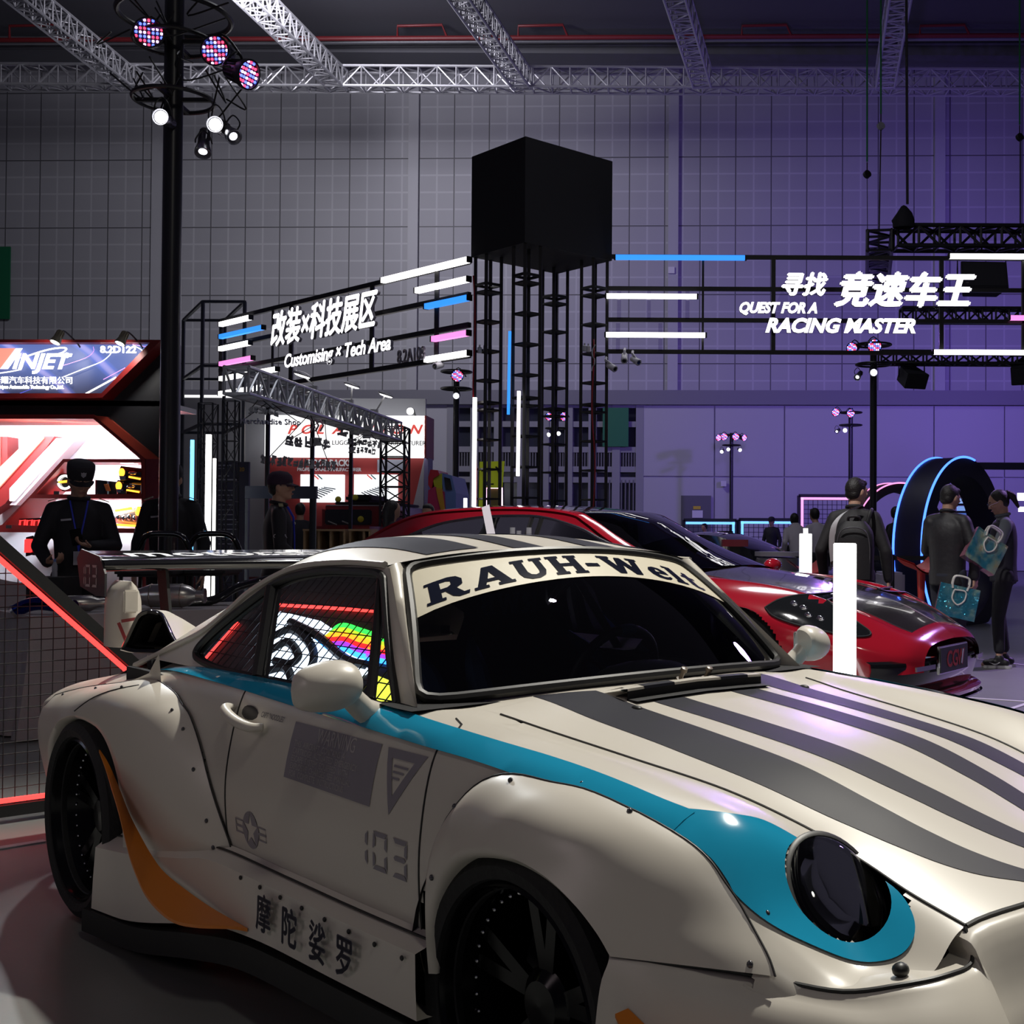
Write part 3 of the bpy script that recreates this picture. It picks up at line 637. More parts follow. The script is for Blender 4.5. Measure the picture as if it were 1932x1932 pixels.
# slab lettering, drawn on a unit cell (width w, height 1)
def slab(ch):
    t, sr = .20, .10
    if ch == 'R': return [[(0,0),(.42,0),(.42,.12),(.34,.12),(.34,.38),(.44,.38),(.58,.08),(.72,-.02),(.95,.0),(.98,.14),(.84,.13),(.70,.40),(.86,.52),(.88,.76),(.76,.94),(.56,1),(0,1),(0,.88),(.09,.88),(.09,.12),(0,.12)], [(.34,.54),(.34,.84),(.50,.84),(.60,.78),(.60,.62),(.50,.54)]], 1.0
    if ch == 'A': return [[(0,0),(.36,0),(.36,.12),(.29,.12),(.34,.26),(.64,.26),(.69,.12),(.60,.12),(.60,0),(1.04,0),(1.04,.12),(.96,.12),(.66,1),(.36,1),(.08,.12),(0,.12)], [(.39,.40),(.60,.40),(.495,.74)]], 1.06
    if ch == 'U': return [[(.0,1),(.40,1),(.40,.88),(.32,.88),(.32,.34),(.38,.20),(.50,.16),(.62,.22),(.66,.36),(.66,.88),(.56,.88),(.56,1),(.94,1),(.94,.88),(.85,.88),(.85,.32),(.76,.1),(.56,-.02),(.34,-.02),(.15,.10),(.08,.30),(.08,.88),(0,.88)]], .98
    if ch == 'H': return [[(0,0),(.40,0),(.40,.12),(.32,.12),(.32,.42),(.66,.42),(.66,.12),(.58,.12),(.58,0),(.98,0),(.98,.12),(.90,.12),(.90,.88),(.98,.88),(.98,1),(.58,1),(.58,.88),(.66,.88),(.66,.58),(.32,.58),(.32,.88),(.40,.88),(.40,1),(0,1),(0,.88),(.08,.88),(.08,.12),(0,.12)]], 1.02
    if ch == '-': return [[(0,.36),(.42,.36),(.42,.54),(0,.54)]], .52
    if ch == 'W': return [[(.30,0),(.52,0),(.70,.54),(.86,0),(1.08,0),(1.32,.88),(1.40,.88),(1.40,1),(1.02,1),(1.02,.88),(1.10,.88),(.98,.42),(.82,.96),(.62,.96),(.44,.42),(.34,.88),(.42,.88),(.42,1),(0,1),(0,.88),(.08,.88)]], 1.42
    if ch == 'e': return [[(.70,.22),(.56,.14),(.42,.14),(.33,.22),(.31,.32),(.72,.32),(.70,.54),(.56,.70),(.36,.72),(.16,.64),(.05,.46),(.06,.22),(.18,.04),(.40,-.02),(.60,.02),(.72,.12)], [(.31,.42),(.50,.42),(.47,.56),(.40,.60),(.34,.55)]], .78
    if ch == 'l': return [[(0,0),(.42,0),(.42,.12),(.34,.12),(.34,1),(0,1),(0,.88),(.08,.88),(.08,.12),(0,.12)]], .46
    if ch == 't': return [[(.12,.58),(.12,.18),(.22,.02),(.40,-.02),(.52,.04),(.52,.16),(.40,.14),(.34,.20),(.34,.58),(.50,.58),(.50,.70),(.34,.70),(.34,.94),(.20,.94),(.12,.70),(0,.68),(0,.58)]], .56
    if ch == 'B': return [[(0,0),(.60,0),(.80,.08),(.86,.28),(.78,.48),(.66,.53),(.78,.62),(.82,.78),(.74,.94),(.56,1),(0,1),(0,.88),(.09,.88),(.09,.12),(0,.12)], [(.34,.14),(.34,.44),(.50,.44),(.58,.36),(.58,.22),(.50,.14)], [(.34,.60),(.34,.86),(.48,.86),(.54,.80),(.54,.66),(.48,.60)]], .92
def slabtext(s, place, name, m, parent=car, gap=.08):
    """place(x, y) maps the lettering line (unit height) to a point"""
    mb = MB(); x = 0
    for ch in s:
        g, w = slab(ch); vs, fs = cdt([(a + x, b) for a, b in g[0]], [[(a + x, b) for a, b in q] for q in g[1:]], .12)
        mb.add([place(*p) for p in vs], fs); x += w + gap
    return cbuild(mb, name, m, parent, fix=False)
LT = .102
def banner_place(x, y):
    u = .93 - x * .215; c = .735 - .150 * u * u - .03 * u ** 6 + .022
    return ws(u + y * .018 * 0, c + y * (.178 - .0 * u * u) + .012, .004)
slabtext('RAUH-Welt', banner_place, 'banner_lettering', mat('banner_letters', (.008, .010, .022), .12, coat=.3))
# --- decals wrapped on the shell
def strip_top(inner, outer, name, m, n=60, k=6, off=.0012, bv=None):
    I, O = spline(inner, n), spline(outer, n); bv = bv or BODY
    for sg in (1, -1):
        mb = MB(); P = []
        for a, b in zip(I, O):
            row = []
            for j in range(k + 1):
                x = a[0] + (b[0] - a[0]) * j / k; y = (a[1] + (b[1] - a[1]) * j / k) * sg
                r = bv.ray_cast(V((x, y, 2)), V((0, 0, -1))); row.append((x, y, (r[0].z if r[0] else .6) + off))
            P.append(row)
        mb.grid(P); cbuild(mb, name, m, smooth=True)
strip_top([(1.86,.250),(2.2,.262),(2.55,.262),(2.8,.252),(2.98,.215),(3.09,.165)], [(1.80,.405),(2.2,.405),(2.55,.400),(2.8,.360),(2.98,.300),(3.075,.225)], 'bonnet_stripe', dark_stripe)
strip_top([(1.90,.085),(2.2,.090),(2.55,.085),(2.8,.070),(2.98,.042),(3.11,.015)], [(1.885,.190),(2.2,.190),(2.55,.185),(2.8,.155),(2.98,.110),(3.10,.060)], 'bonnet_stripe', dark_stripe)
strip_top([(1.375,.28),(1.1,.28),(.8,.28),(.4,.28)], [(1.36,.44),(1.1,.44),(.8,.44),(.4,.44)], 'roof_stripe', dark_stripe, bv=ROOF, off=.0025)
strip_top([(1.428,.085),(1.1,.085),(.8,.085),(.4,.085)], [(1.425,.19),(1.1,.19),(.8,.19),(.4,.19)], 'roof_stripe', dark_stripe, bv=ROOF, off=.0025)
def patch_dir(outl3, d, name, m, off=.0032, step=.03, sides=(1, -1), bvs=None, hole3=None):
    """vinyl cut to a 3-D outline and pressed on the shell along direction d"""
    d = V(d).normalized(); ax = d.cross(V((0, 0, 1))).normalized(); ay = ax.cross(d)
    o2 = [(V(p).dot(ax), V(p).dot(ay)) for p in outl3]; c0 = d * (sum(V(p).dot(d) for p in outl3) / len(outl3))
    vs, fs = cdt(o2, [[(V(p).dot(ax), V(p).dot(ay)) for p in hole3]] if hole3 else (), step); out = []
    for a, b in vs:
        p = ax * a + ay * b + c0; best = None
        for bv in (bvs or (BODY,)):
            r = bv.ray_cast(p - d * 1.0, d)
            if r[0] is not None and (best is None or r[3] < best[0]): best = (r[3], r[0], r[1])
        if best is None: r = BODY.find_nearest(p); best = (0, r[0], r[1])
        n = best[2] if best[2].dot(d) < 0 else -best[2]; out.append(tuple(best[1] + n * off))
    for sg in sides:
        mb = MB(); mb.add([(x, y * sg, z) for x, y, z in out], fs); cbuild(mb, name, m, smooth=True)
st_top = [(.10,.755,.80),(.20,.735,.820),(.57,.712,.842),(.93,.708,.843),(1.30,.710,.845),(1.63,.715,.842),(1.83,.72,.828),(2.09,.725,.820),(2.35,.715,.806),(2.57,.70,.776),(2.66,.67,.750)]
st_bot = [(2.66,.79,.745),(2.627,.79,.76),(2.50,.795,.785),(2.295,.80,.795),(2.10,.79,.796),(1.908,.787,.797),(1.65,.783,.803),(1.366,.780,.810),(1.13,.778,.818),(.90,.775,.825),(.45,.76,.826),(.22,.745,.818)]
def curve3(P, n): return [tuple(p) for p in spline(P, n)]
patch_dir(curve3(st_top, 50) + curve3(st_bot, 50), (-.05, -.75, -.66), 'side_stripe', blue_vinyl, off=.006, bvs=(BODY,))
hl_out = [(2.64,.68,.757),(2.70,.62,.748),(2.735,.57,.743),(2.79,.53,.718),(2.83,.49,.690),(2.87,.46,.668),(2.93,.445,.632),(2.975,.46,.595),(3.00,.49,.565),(3.00,.53,.545),(2.965,.575,.540),(2.91,.62,.550),(2.86,.66,.568),(2.82,.69,.60),(2.79,.712,.64),(2.777,.717,.667),(2.737,.716,.694),(2.68,.72,.715),(2.645,.725,.727)]
HLC, HLN = V((2.851, .517, .625)), V((.753, .111, .648)).normalized()
patch_dir(curve3(hl_out + hl_out[:1], 90)[:-1], (-.55, -.45, -.70), 'headlight_stripe', blue_vinyl, off=.0045, hole3=[tuple(HLC_ + HLA * .098 * math.cos(t) + HLB * .113 * math.sin(t)) for t in np.linspace(0, 2 * math.pi, 48, endpoint=False)])
# --- headlights
for sg in (1, -1):
    e = empty('headlight', (HLC.x, -sg * HLC.y, HLC.z)); e.parent = car
    n = V((HLN.x, -sg * HLN.y, HLN.z)); x = V((0, 0, 1)).cross(n).normalized(); y = n.cross(x)
    M = Matrix((x, y, n)).transposed().to_4x4() @ Matrix.Rotation(-.281 * sg, 4, 'Z') @ Matrix.Diagonal((.102, .117, .1, 1))
    mb = MB(); mb.lathe([(1.0, -.10), (1.03, .06), (1.0, .09), (.93, .10), (.90, .05), (.90, -.1)], 48, M, caps=False); mb.build('bezel', rubber, e, smooth=True)
    mb = MB(); mb.lathe([(.92, .09), (.80, .20), (.60, .29), (.35, .35), (.001, .37)], 40, M); mb.build('lens', glass('lamp_glass', (.82, .84, .84), 1.), e, smooth=True, fix=False)
    mb = MB(); mb.lathe([(.95, .05), (.90, -.35), (.70, -.55), (.001, -.62)], 40, M); mb.build('bowl', mat('smoked_bowl', (.05, .05, .052), .25, metal=.7), e, smooth=True)
    mb = MB()
    for c, r, z in (((-.12, .28), .33, -.05), ((.16, -.30), .36, -.02)): mb.lathe([(r, z - .5), (r, z), (r * .86, z + .02), (r * .70, z - .25), (.001, z - .32)], 28, M @ Matrix.Translation((c[0] * sg, c[1], 0)))
    mb.build('reflector', mat('grey_chrome', (.35, .35, .36), .15, metal=1.), e, smooth=True, ang=30)
    mb = MB(); mb.box((0, 0, 0), (1.5, .09, .12)); mb.v = [tuple(M @ (Matrix.Rotation(.7 * sg, 3, 'Z') @ V(p) + V((.15 * sg, -.62, .0)))) for p in mb.v]; mb.build('divider', black_gloss, e)
# --- cowl, vent, nozzles
both((lambda m: (m.grid([[tuple(B((8.09 if j > 5 else sD1 + .02) - (.44 if j > 5 else .98) * i / 10, 4 + 3 * j / 16)) for j in range(17)] for i in range(11)]), m)[1])(MB()), 'cowl', paint, smooth=True)
mb = MB()
vt = [toppt(1.965, -.245 + .49 * i / 20, 0) for i in range(21)]
mb.grid([[(p.x - .075, p.y, p.z + .014), (p.x - .01, p.y, p.z + .030), (p.x + .012, p.y, p.z + .028), (p.x + .013, p.y, p.z + .022), (p.x - .06, p.y, p.z - .004)] for p in vt]); cbuild(mb, 'vent_lip', paint, smooth=True, ang=30)
mb = MB(); mb.grid([[(p.x + .0115, p.y, p.z + .0235), (p.x + .0125, p.y, p.z + .002), (p.x + .050, p.y, p.z + .0012), (p.x + .010, p.y, p.z - .01)] for p in vt], closed_v=True); cbuild(mb, 'vent_slot', black_matt)
for y0, y1 in ((.085, .19), (-.19, -.085)):
    mb = MB(); q = [toppt(1.965, y0 + (y1 - y0) * i / 6, 0) for i in range(7)]
    mb.grid([[(p.x - .075, p.y, p.z + .0155), (p.x - .01, p.y, p.z + .0312), (p.x + .0125, p.y, p.z + .0292), (p.x + .0142, p.y, p.z + .022)] for p in q]); cbuild(mb, 'vent_stripe', dark_stripe)
for x, y in ((1.90, -.10), (1.885, -.02)):
    p = toppt(x, y, 0); mb = MB(); mb.lathe([(.012, 0), (.012, .012), (.006, .014), (.006, .034), (.010, .036), (.009, .046), (0, .048)], 12, Matrix.Translation(p) @ Matrix.Rotation(.5, 4, 'Y')); cbuild(mb, 'washer_jet', mat('brass_tan', (.12, .09, .06), .4), smooth=True)
for x, y in ((2.04, .27), (2.0, -.40)):
    p = toppt(x, y, 0); mb = MB(); mb.ball(p, (.017, .012, .007)); cbuild(mb, 'bonnet_pin', rubber, smooth=True)
p = toppt(3.02, .0, 0); mb = MB(); mb.prism([(-.022, .03), (.022, .03), (.022, 0), (0, -.032), (-.022, 0)], .006, Matrix.Translation(p + V((0, 0, .002))) @ Matrix.Rotation(R(90), 4, 'Z') @ Matrix.Rotation(R(10), 4, 'X')); cbuild(mb, 'nose_badge', mat('badge_gold', (.35, .24, .08), .3, metal=.8))
# --- mirrors
for sg in (1, -1):
    e = empty('door_mirror', (1.62, -sg * .80, .80)); e.parent = car
    P = []
    for i in range(17):
        f = i / 16; a = math.pi * f
        cx_ = .772 + .150 * f; r = math.sin(math.acos(max(-1, min(1, 2 * f ** .85 - 1)))) ** .62
        P.append([(1.632 - .030 * f + .075 * r * math.cos(t) * (1.0 if math.cos(t) > 0 else .42), sg * (cx_ + .03), .912 - .012 * f + .060 * r * math.sin(t)) for t in [2 * math.pi * k / 24 for k in range(24)]])
    mb = MB(); mb.grid(P, closed_v=True); mb.v = [(x - 1.62, -(y - sg * .80), z - .80) for x, y, z in mb.v]; mb.build('shell', paint, e, smooth=True)
    mb = MB(); mb.tube([(1.615,.735*sg,.820),(1.62,.775*sg,.842),(1.63,.812*sg,.875),(1.632,.84*sg,.90)], [.036,.030,.028,.034], 12); mb.v = [(x - 1.62, -(y - sg * .80), z - .80) for x, y, z in mb.v]; mb.build('stalk', paint, e, smooth=True)
    mb = MB(); mb.box((-.018, -sg * .075, .107), (.012, .115, .078)); mb.build('mirror_glass', chrome, e, bevel=.004)
# --- door handle
for sg in (1, -1):
    e = empty('door_handle', (1.05, -sg * .80, .755)); e.parent = car
    pts = [(.935,.800,.775),(.955,.828,.780),(.985,.840,.772),(1.06,.846,.757),(1.13,.838,.748),(1.155,.812,.748)]
    mb = MB(); mb.tube([(x - 1.05, -sg * (y - .80), z - .755) for x, y, z in spline(pts, 24)], [.011 + .004 * math.sin(math.pi * i / 24) for i in range(25)], 10); mb.build('grip', paint, e, smooth=True)
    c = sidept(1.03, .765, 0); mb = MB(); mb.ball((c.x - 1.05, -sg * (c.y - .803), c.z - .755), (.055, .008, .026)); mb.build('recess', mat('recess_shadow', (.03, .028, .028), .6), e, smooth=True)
# --- side markings (pressed on the door)
def side_poly(poly, name, m, holes=(), off=.0016, step=.05, sides=(1,), parent=car):
    vs, fs = cdt(poly, holes, step)
    for sg in sides:
        mb = MB(); mb.add([(lambda q: (q.x, sg * q.y, q.z))(sidept(x, z, off)) for x, z in vs], fs); o = cbuild(mb, name, m, parent, smooth=True)
    return o
def side_text(s, size, x, z, name, m, shear=0., xs=1., off=.0022, rotz=0., offs=0.):
    o = text(name, s, size, m, None, extrude=0, align='LEFT', shear=shear, xs=xs, off=offs)
    c, sn = math.cos(rotz), math.sin(rotz); me = o.data; o.location = (0, 0, 0); o.rotation_euler = (0, 0, 0)
    for v in me.vertices:
        q = sidept(x + v.co.x * c - v.co.y * sn, z + v.co.x * sn + v.co.y * c, off); v.co = (q.x, -q.y, q.z)
    o.parent = car; return o
warn = [(1.303,.779),(1.74,.777),(1.737,.637),(1.299,.640)]
side_poly(warn, 'warning_panel', decal_grey, off=.0016, sides=(1, -1))
pale = mat('pale_lettering', (.40, .37, .37), .5)
side_text('WARNING', .050, 1.435, .757, 'warning_lettering', pale, xs=.8)
for k, ln in enumerate(('THIS  AIRCRAFT  CONTAINS  A', 'CARTRIDGE  ACTUATED  EMERGENCY', 'ESCAPE  SYSTEM  EQUIPPED  WITH', 'EXPLOSIVE  CHARGES  SEE  MANUAL', 'FOR  COMPLETE  INSTRUCTIONS')):
    side_text(ln, .022, 1.325, .728 - k * .0185, 'warning_lettering', pale, xs=.86)
side_poly([(1.769,.775),(1.936,.775),(1.822,.633)], 'warning_triangle', decal_grey, [[(1.797,.755),(1.892,.755),(1.826,.675)]], sides=(1, -1))
for k in range(3): side_poly([(1.812, .742 - k * .013), (1.872 - k * .014, .742 - k * .013), (1.872 - k * .014, .737 - k * .013), (1.812, .737 - k * .013)], 'triangle_lines', decal_grey, sides=(1, -1))
cx_, cz_ = 1.113, .470
circ = [(cx_ + .047 * math.cos(2 * math.pi * k / 36), cz_ + .050 * math.sin(2 * math.pi * k / 36)) for k in range(36)]
star = [(cx_ + (.044 if k % 2 == 0 else .0175) * math.sin(math.pi * k / 5) , cz_ + (.047 if k % 2 == 0 else .0185) * math.cos(math.pi * k / 5)) for k in range(10)]
side_poly(circ, 'roundel', decal_grey, [star], sides=(1, -1))
for s0, s1 in ((1.020, 1.066), (1.160, 1.206)):
    side_poly([(s0, .489), (s1, .489), (s1, .451), (s0, .451)], 'roundel_bar', decal_grey, [[(s0 + .004, .485), (s1 - .002, .485), (s1 - .002, .473), (s0 + .004, .473)], [(s0 + .004, .467), (s1 - .002, .467), (s1 - .002, .455), (s0 + .004, .455)]], sides=(1, -1), step=.02)
def seg7(ch, x, z, w, h, t=.011, sl=.0):
    on = {'1': 'bc', '0': 'abcdef', '3': 'abgcd'}[ch]; g = .004; out = []
    H = h / 2
    q = {'a': [(0, h), (w, h), (w - t, h - t), (t, h - t)], 'd': [(0, 0), (t, t), (w - t, t), (w, 0)], 'g': [(t, H + t / 2), (w - t, H + t / 2), (w - t * .5, H), (w - t, H - t / 2), (t, H - t / 2), (t * .5, H)],
         'b': [(w, h - g), (w, H + g), (w - t, H + t), (w - t, h - t - g)], 'c': [(w, H - g), (w, g), (w - t, t + g), (w - t, H - t)], 'f': [(0, h - g), (t, h - t - g), (t, H + t), (0, H + g)], 'e': [(0, H - g), (t, H - t), (t, t + g), (0, g)]}
    return [[(x + a + sl * b, z + b) for a, b in q[k]] for k in on]
mbs = MB()
for ch, x, w in (('1', 1.684, .056), ('0', 1.764, .062), ('3', 1.850, .060)):
    for poly in seg7(ch, x, .502, w, .087):
        vs, fs = cdt(poly, (), .03); mbs.add([tuple(sidept(a, b, .0018)) for a, b in vs], fs)
cbuild(mbs, 'door_number', decal_grey)
side_text('CAPT "NOODLES"', .020, 1.102, .774, 'name_lettering', decal_dark, xs=.86)
for ch, x in (('摩', 1.318), ('陀', 1.457), ('娑', 1.600), ('罗', 1.728)):
    o = text('skirt_lettering', ch, .098, decal_dark, None, extrude=0, align='LEFT', offs=0) if False else text('skirt_lettering', ch, .098, decal_dark, None, extrude=0, align='LEFT', off=.0022)
    for v in o.data.vertices:
        xx, zz = x + v.co.x * .86 - .006, .311 + v.co.y * 1.0; v.co = (xx, -(.897 + (.376 - zz) * .012), zz)
    o.location = (0, 0, 0); o.rotation_euler = (0, 0, 0); o.parent = car
# rivets on the arches
def rivet(x, z, bv):
    r = bv.ray_cast(V((x, 2, z)), V((0, -1, 0)))
    if r[0] is None: r = BODY.ray_cast(V((x, 2, z)), V((0, -1, 0)))
    for sg in (1, -1):
        mb = MB(); mb.ball((r[0].x, sg * (r[0].y + .001), r[0].z), (.0065, .005, .0065), 8, 6); cbuild(mb, 'rivet', mat('rivet_steel', (.10, .10, .11), .3, metal=.7), smooth=True)
for x, z in ((2.10,.70),(2.26,.775),(2.42,.785),(2.57,.76),(2.84,.62),(2.87,.56),(2.06,.55)): rivet(x, z, FL)
for x, z in ((.28,.775),(.60,.735),(.69,.69),(.80,.59),(.89,.46),(.92,.39),(-.4,.68),(-.02,.74)): rivet(x, z, FR)
seam(srange(0, 1, 14, lambda f: tuple(FR.ray_cast(V((.34 - .30 * f, 2, .785 - .105 * f + .012 * math.sin(math.pi * f))), V((0, -1, 0)))[0] + V((0, .001, 0)))), r=.0022)
# arch spike behind the quarter window
both((lambda m: (m.add([(.10,.80,.765),(.30,.80,.815),(.384,.80,.884),(.365,.785,.79),(.10,.775,.765),(.30,.785,.812)], [(0, 3, 2, 1), (4, 5, 2, 3), (0, 1, 5, 4), (1, 2, 5), (0, 4, 3)]), m)[1])(MB()), 'arch_spike', paint)
# --- engine lid scoops
for sg in (1, -1):
    e = empty('air_scoop', (-.15, -sg * .63, .912)); e.parent = car; e.rotation_euler = (0, 0, -sg * .62)
    tri = [(.095,-.062),(.088,-.045),(.060,.020),(.040,.058),(.012,.072),(-.020,.070),(-.042,.050),(-.072,-.015),(-.088,-.045),(-.085,-.062),(-.05,-.072),(.05,-.072)]
    tr_ = spline(tri + tri[:1], 48)[:-1]
    def ring(x, k, dz=0., dy=0.): return [(x, -sg * (a * k + dy), b * k + dz) for a, b in tr_]
    mb = MB(); mb.grid([ring(-.02, 1.02), ring(.012, 1.06), ring(.022, 1.0), ring(.014, .86), ring(-.02, .80)], closed_v=True); mb.build('rim', black_gloss, e, smooth=True)
    mb = MB(); mb.grid([ring(-.02, .82), ring(-.20, .55, -.02)], closed_v=True); mb.add(ring(-.20, .55, -.02), [tuple(range(48))]); mb.build('throat', black_matt, e, smooth=True)
    mb = MB(); mb.grid([ring(-.015, 1.03), ring(-.10, 1.0, -.006, -.01), ring(-.22, .85, -.03, -.03), ring(-.38, .5, -.07, -.08)], closed_v=True); mb.build('shell', paint, e, smooth=True)
# --- rear wing
wg = empty('rear_wing', (-.86, 0, 1.165)); wg.parent = car
def wl(P): return [(x + .86, -y, z - 1.15) for x, y, z in P]
sec = [(-1.0,1.170),(-.90,1.160),(-.80,1.150),(-.735,1.137),(-.715,1.115),(-.735,1.095),(-.80,1.092),(-.90,1.115),(-.995,1.160)]
P = [wl([(x, y, z) for x, z in spline(sec, 40)]) for y in np.linspace(-.605, .605, 25)]
mb = MB(); mb.grid(P); mb.build('wing_blade', black_gloss, wg, smooth=True)
pl = [(-.985,1.178),(-.76,1.150),(-.700,1.085),(-.700,.995),(-.80,.995),(-.99,1.025),(-1.035,1.14)]
for sg in (1, -1):
    mb = MB(); mb.prism([(x + .86, z - 1.15) for x, z in pl], .008, Matrix.Translation((0, -sg * .605 + .004, 0)) @ Matrix.Rotation(R(90), 4, 'X')); ep = mb.build('endplate', mat('endplate_grey', (.045, .042, .048), .5), wg)
    mbs = MB()
    for ch, x, w in (('1', -.985, .05), ('0', -.925, .058), ('3', -.845, .056)):
        for poly in seg7(ch, x if sg > 0 else -1.73 - x - w, 1.028, w, .088, .010): mbs.add([(a + .86, -sg * (.6105), b - 1.15) for a, b in poly], [tuple(range(len(poly)))])
    mbs.build('endplate_number', pale, ep)
    P = []
    for f in np.linspace(0, 1, 14):
        z = .80 + .255 * f; cx0 = -.60 - .02 * f; ln = .17 - .03 * f; th_ = .062 * math.sqrt(max(.02, 1 - max(0, (f - .62) / .38) ** 2))
        P.append(wl([(cx0 + ln * .5 * (math.cos(t) - 1) * 1.3, sg * (.535 + th_ * math.sin(t)), z) for t in np.linspace(0, 2 * math.pi, 24, endpoint=False)]))
    mb = MB(); mb.grid(P, closed_v=True); mb.add(P[-1], [tuple(range(24))]); mb.build('wing_pedestal', paint, wg, smooth=True)
    mb = MB(); mb.box((-.582 + .86, -sg * .552, -.17), (.016, .055, .09)); mb.build('pedestal_panel', paint, wg, bevel=.006)
    mb = MB(); mb.bar(wl([(-.595, sg * .58, .905)])[0], wl([(-.592, sg * .50, .915)])[0], .004, .012); mb.bar(wl([(-.592, sg * .592, .90)])[0], wl([(-.588, sg * .565, .83)])[0], .004, .012); mb.build('pedestal_mark', mat('mark_red', (.22, .02, .025), .4), wg)
    mb = MB(); mb.bar(wl([(-.80, sg * .35, 1.10)])[0], wl([(-.72, sg * .35, .80)])[0], .012, .09, up=(1, 0, 0)); mb.build('wing_strut', black_matt, wg)
# script lettering on the wing blade
o = text('wing_lettering', 'motorsol', .27, mat('wing_white', (.62, .62, .64), .4), None, extrude=0, off=.004, xs=1.0)
yy = [v.co.x for v in o.data.vertices]
for v in o.data.vertices:
    f = v.co.y / .26 + .5; x = -.755 - .21 * f; k = (x + 1.0) / .2
    z = np.interp(x, [-1.0, -.9, -.8, -.735], [1.170, 1.160, 1.150, 1.137]) + .0015
    v.co = (x + .86, -( -v.co.x * .92 + .02), z - 1.15)
o.location = (0, 0, 0); o.rotation_euler = (0, 0, 0); o.parent = wg
# --- cabin
mb = MB(); mb.box((.95, 0, .30), (1.9, 1.5, .04)); mb.box((.15, 0, .62), (.04, 1.45, .44), Matrix.Rotation(-.25, 3, 'Y'))
for sg in (1, -1): mb.box((.95, sg * .755, .55), (1.9, .02, .52))
cbuild(mb, 'cabin_tub', cab_black)
mb = MB(); mb.grid([[(1.36 + .42 * i / 6 - .0, -.74 + 1.48 * j / 12, .80 + .055 * math.sin(math.pi * min(1, i / 5) * .6)) for j in range(13)] for i in range(7)] ); mb.grid([[(1.36, -.74 + 1.48 * j / 12, z) for j in range(13)] for z in (.80, .72, .50)]); mb.ball((1.37, -.36, .815), (.09, .20, .05)); cbuild(mb, 'dashboard', cab_black, smooth=True)
def seat(y):
    e = empty('bucket_seat', (.92, -y, .27)); e.parent = car
    prof = []
    for f in np.linspace(0, 1, 22):
        z = .10 + .74 * f; w = np.interp(f, [0, .25, .55, .70, .80, .9, 1], [.24, .26, .27, .22, .165, .15, .11]); d = np.interp(f, [0, .3, .55, .75, 1], [.10, .13, .12, .05, .03]); xb = -.08 - .26 * f
        prof.append([(xb + d * (abs(q) ** 3) * (1 if f < .9 else .5), q * w, z) for q in np.linspace(-1, 1, 17)] + [(xb - .05, q * w * .96, z - .005) for q in np.linspace(1, -1, 17)])
    mb = MB(); mb.grid(prof, closed_v=True); mb.add(prof[-1], [tuple(range(34))]); mb.build('backrest', cab_black, e, smooth=True)
    mb = MB(); mb.grid([[(x, q * .25, .06 + .10 * abs(q) ** 3 + .04 * (x > .35)) for q in np.linspace(-1, 1, 13)] for x in np.linspace(-.1, .42, 8)]); mb.build('seat', cab_black, e, smooth=True)
    for sg in (1, -1):
        mb = MB(); mb.tube(spline([(-.06, sg * .245, .16), (-.04, sg * .265, .36), (-.10, sg * .265, .52), (-.215, sg * .215, .63)], 20), [.012 + .034 * math.sin(math.pi * i / 20) for i in range(21)], 8); mb.build('side_bolster', blue_cloth, e, smooth=True)
    mb = MB(); x = 0
    for ch in 'RWB':
        g, w = slab(ch); vs, fs = cdt(g[0], g[1:], .3); mb.add([(-.293 + .0 - .10 * (b - .5) * .09, -(-.125 + (a + x) * .076), .705 + b * .075) for a, b in vs], fs); x += w + .03
    mb.v = [(p[0] + .012, -p[1] * -1, p[2]) for p in mb.v]; mb.build('headrest_lettering', mat('seat_blue', (.03, .075, .15), .7), e, fix=False)
seat(.36); seat(-.36)
e = empty('steering_wheel', (1.22, .36, .80)); e.parent = car
M = Matrix.Rotation(R(-68), 4, 'Y')
mb = MB(); mb.tube([M @ V((.17 * math.cos(t), .17 * math.sin(t), 0)) for t in np.linspace(0, 2 * math.pi, 40, endpoint=False)], .016, 10, closed=True); mb.build('wheel_rim', black_matt, e, smooth=True)
mb = MB()
for a in (0, 2.1, 4.2): mb.bar(M @ V((0, 0, -.02)), M @ V((.165 * math.cos(a + math.pi), .165 * math.sin(a + math.pi), 0)), .03, .006)
mb.lathe([(0, .01), (.035, .01), (.04, -.03), (.03, -.2), (0, -.2)], 16, M); mb.build('wheel_hub', black_matt, e)
mb = MB(); mb.tube([M @ V((.1705 * math.cos(t), .1705 * math.sin(t), 0)) for t in np.linspace(-.18, .18, 6)], .0168, 10); mb.build('centre_mark', blue_cloth, e, smooth=True)
mb = MB()
for sg in (1, -1): mb.tube(spline([(.42, sg * .60, .32), (.50, sg * .60, .75), (.62, sg * .52, 1.09), (.70, sg * .40, 1.16)], 20), .02, 8)
mb.tube([(.70, .40, 1.16), (.70, -.40, 1.16)], .02, 8); cbuild(mb, 'roll_hoop', black_matt, smooth=True)
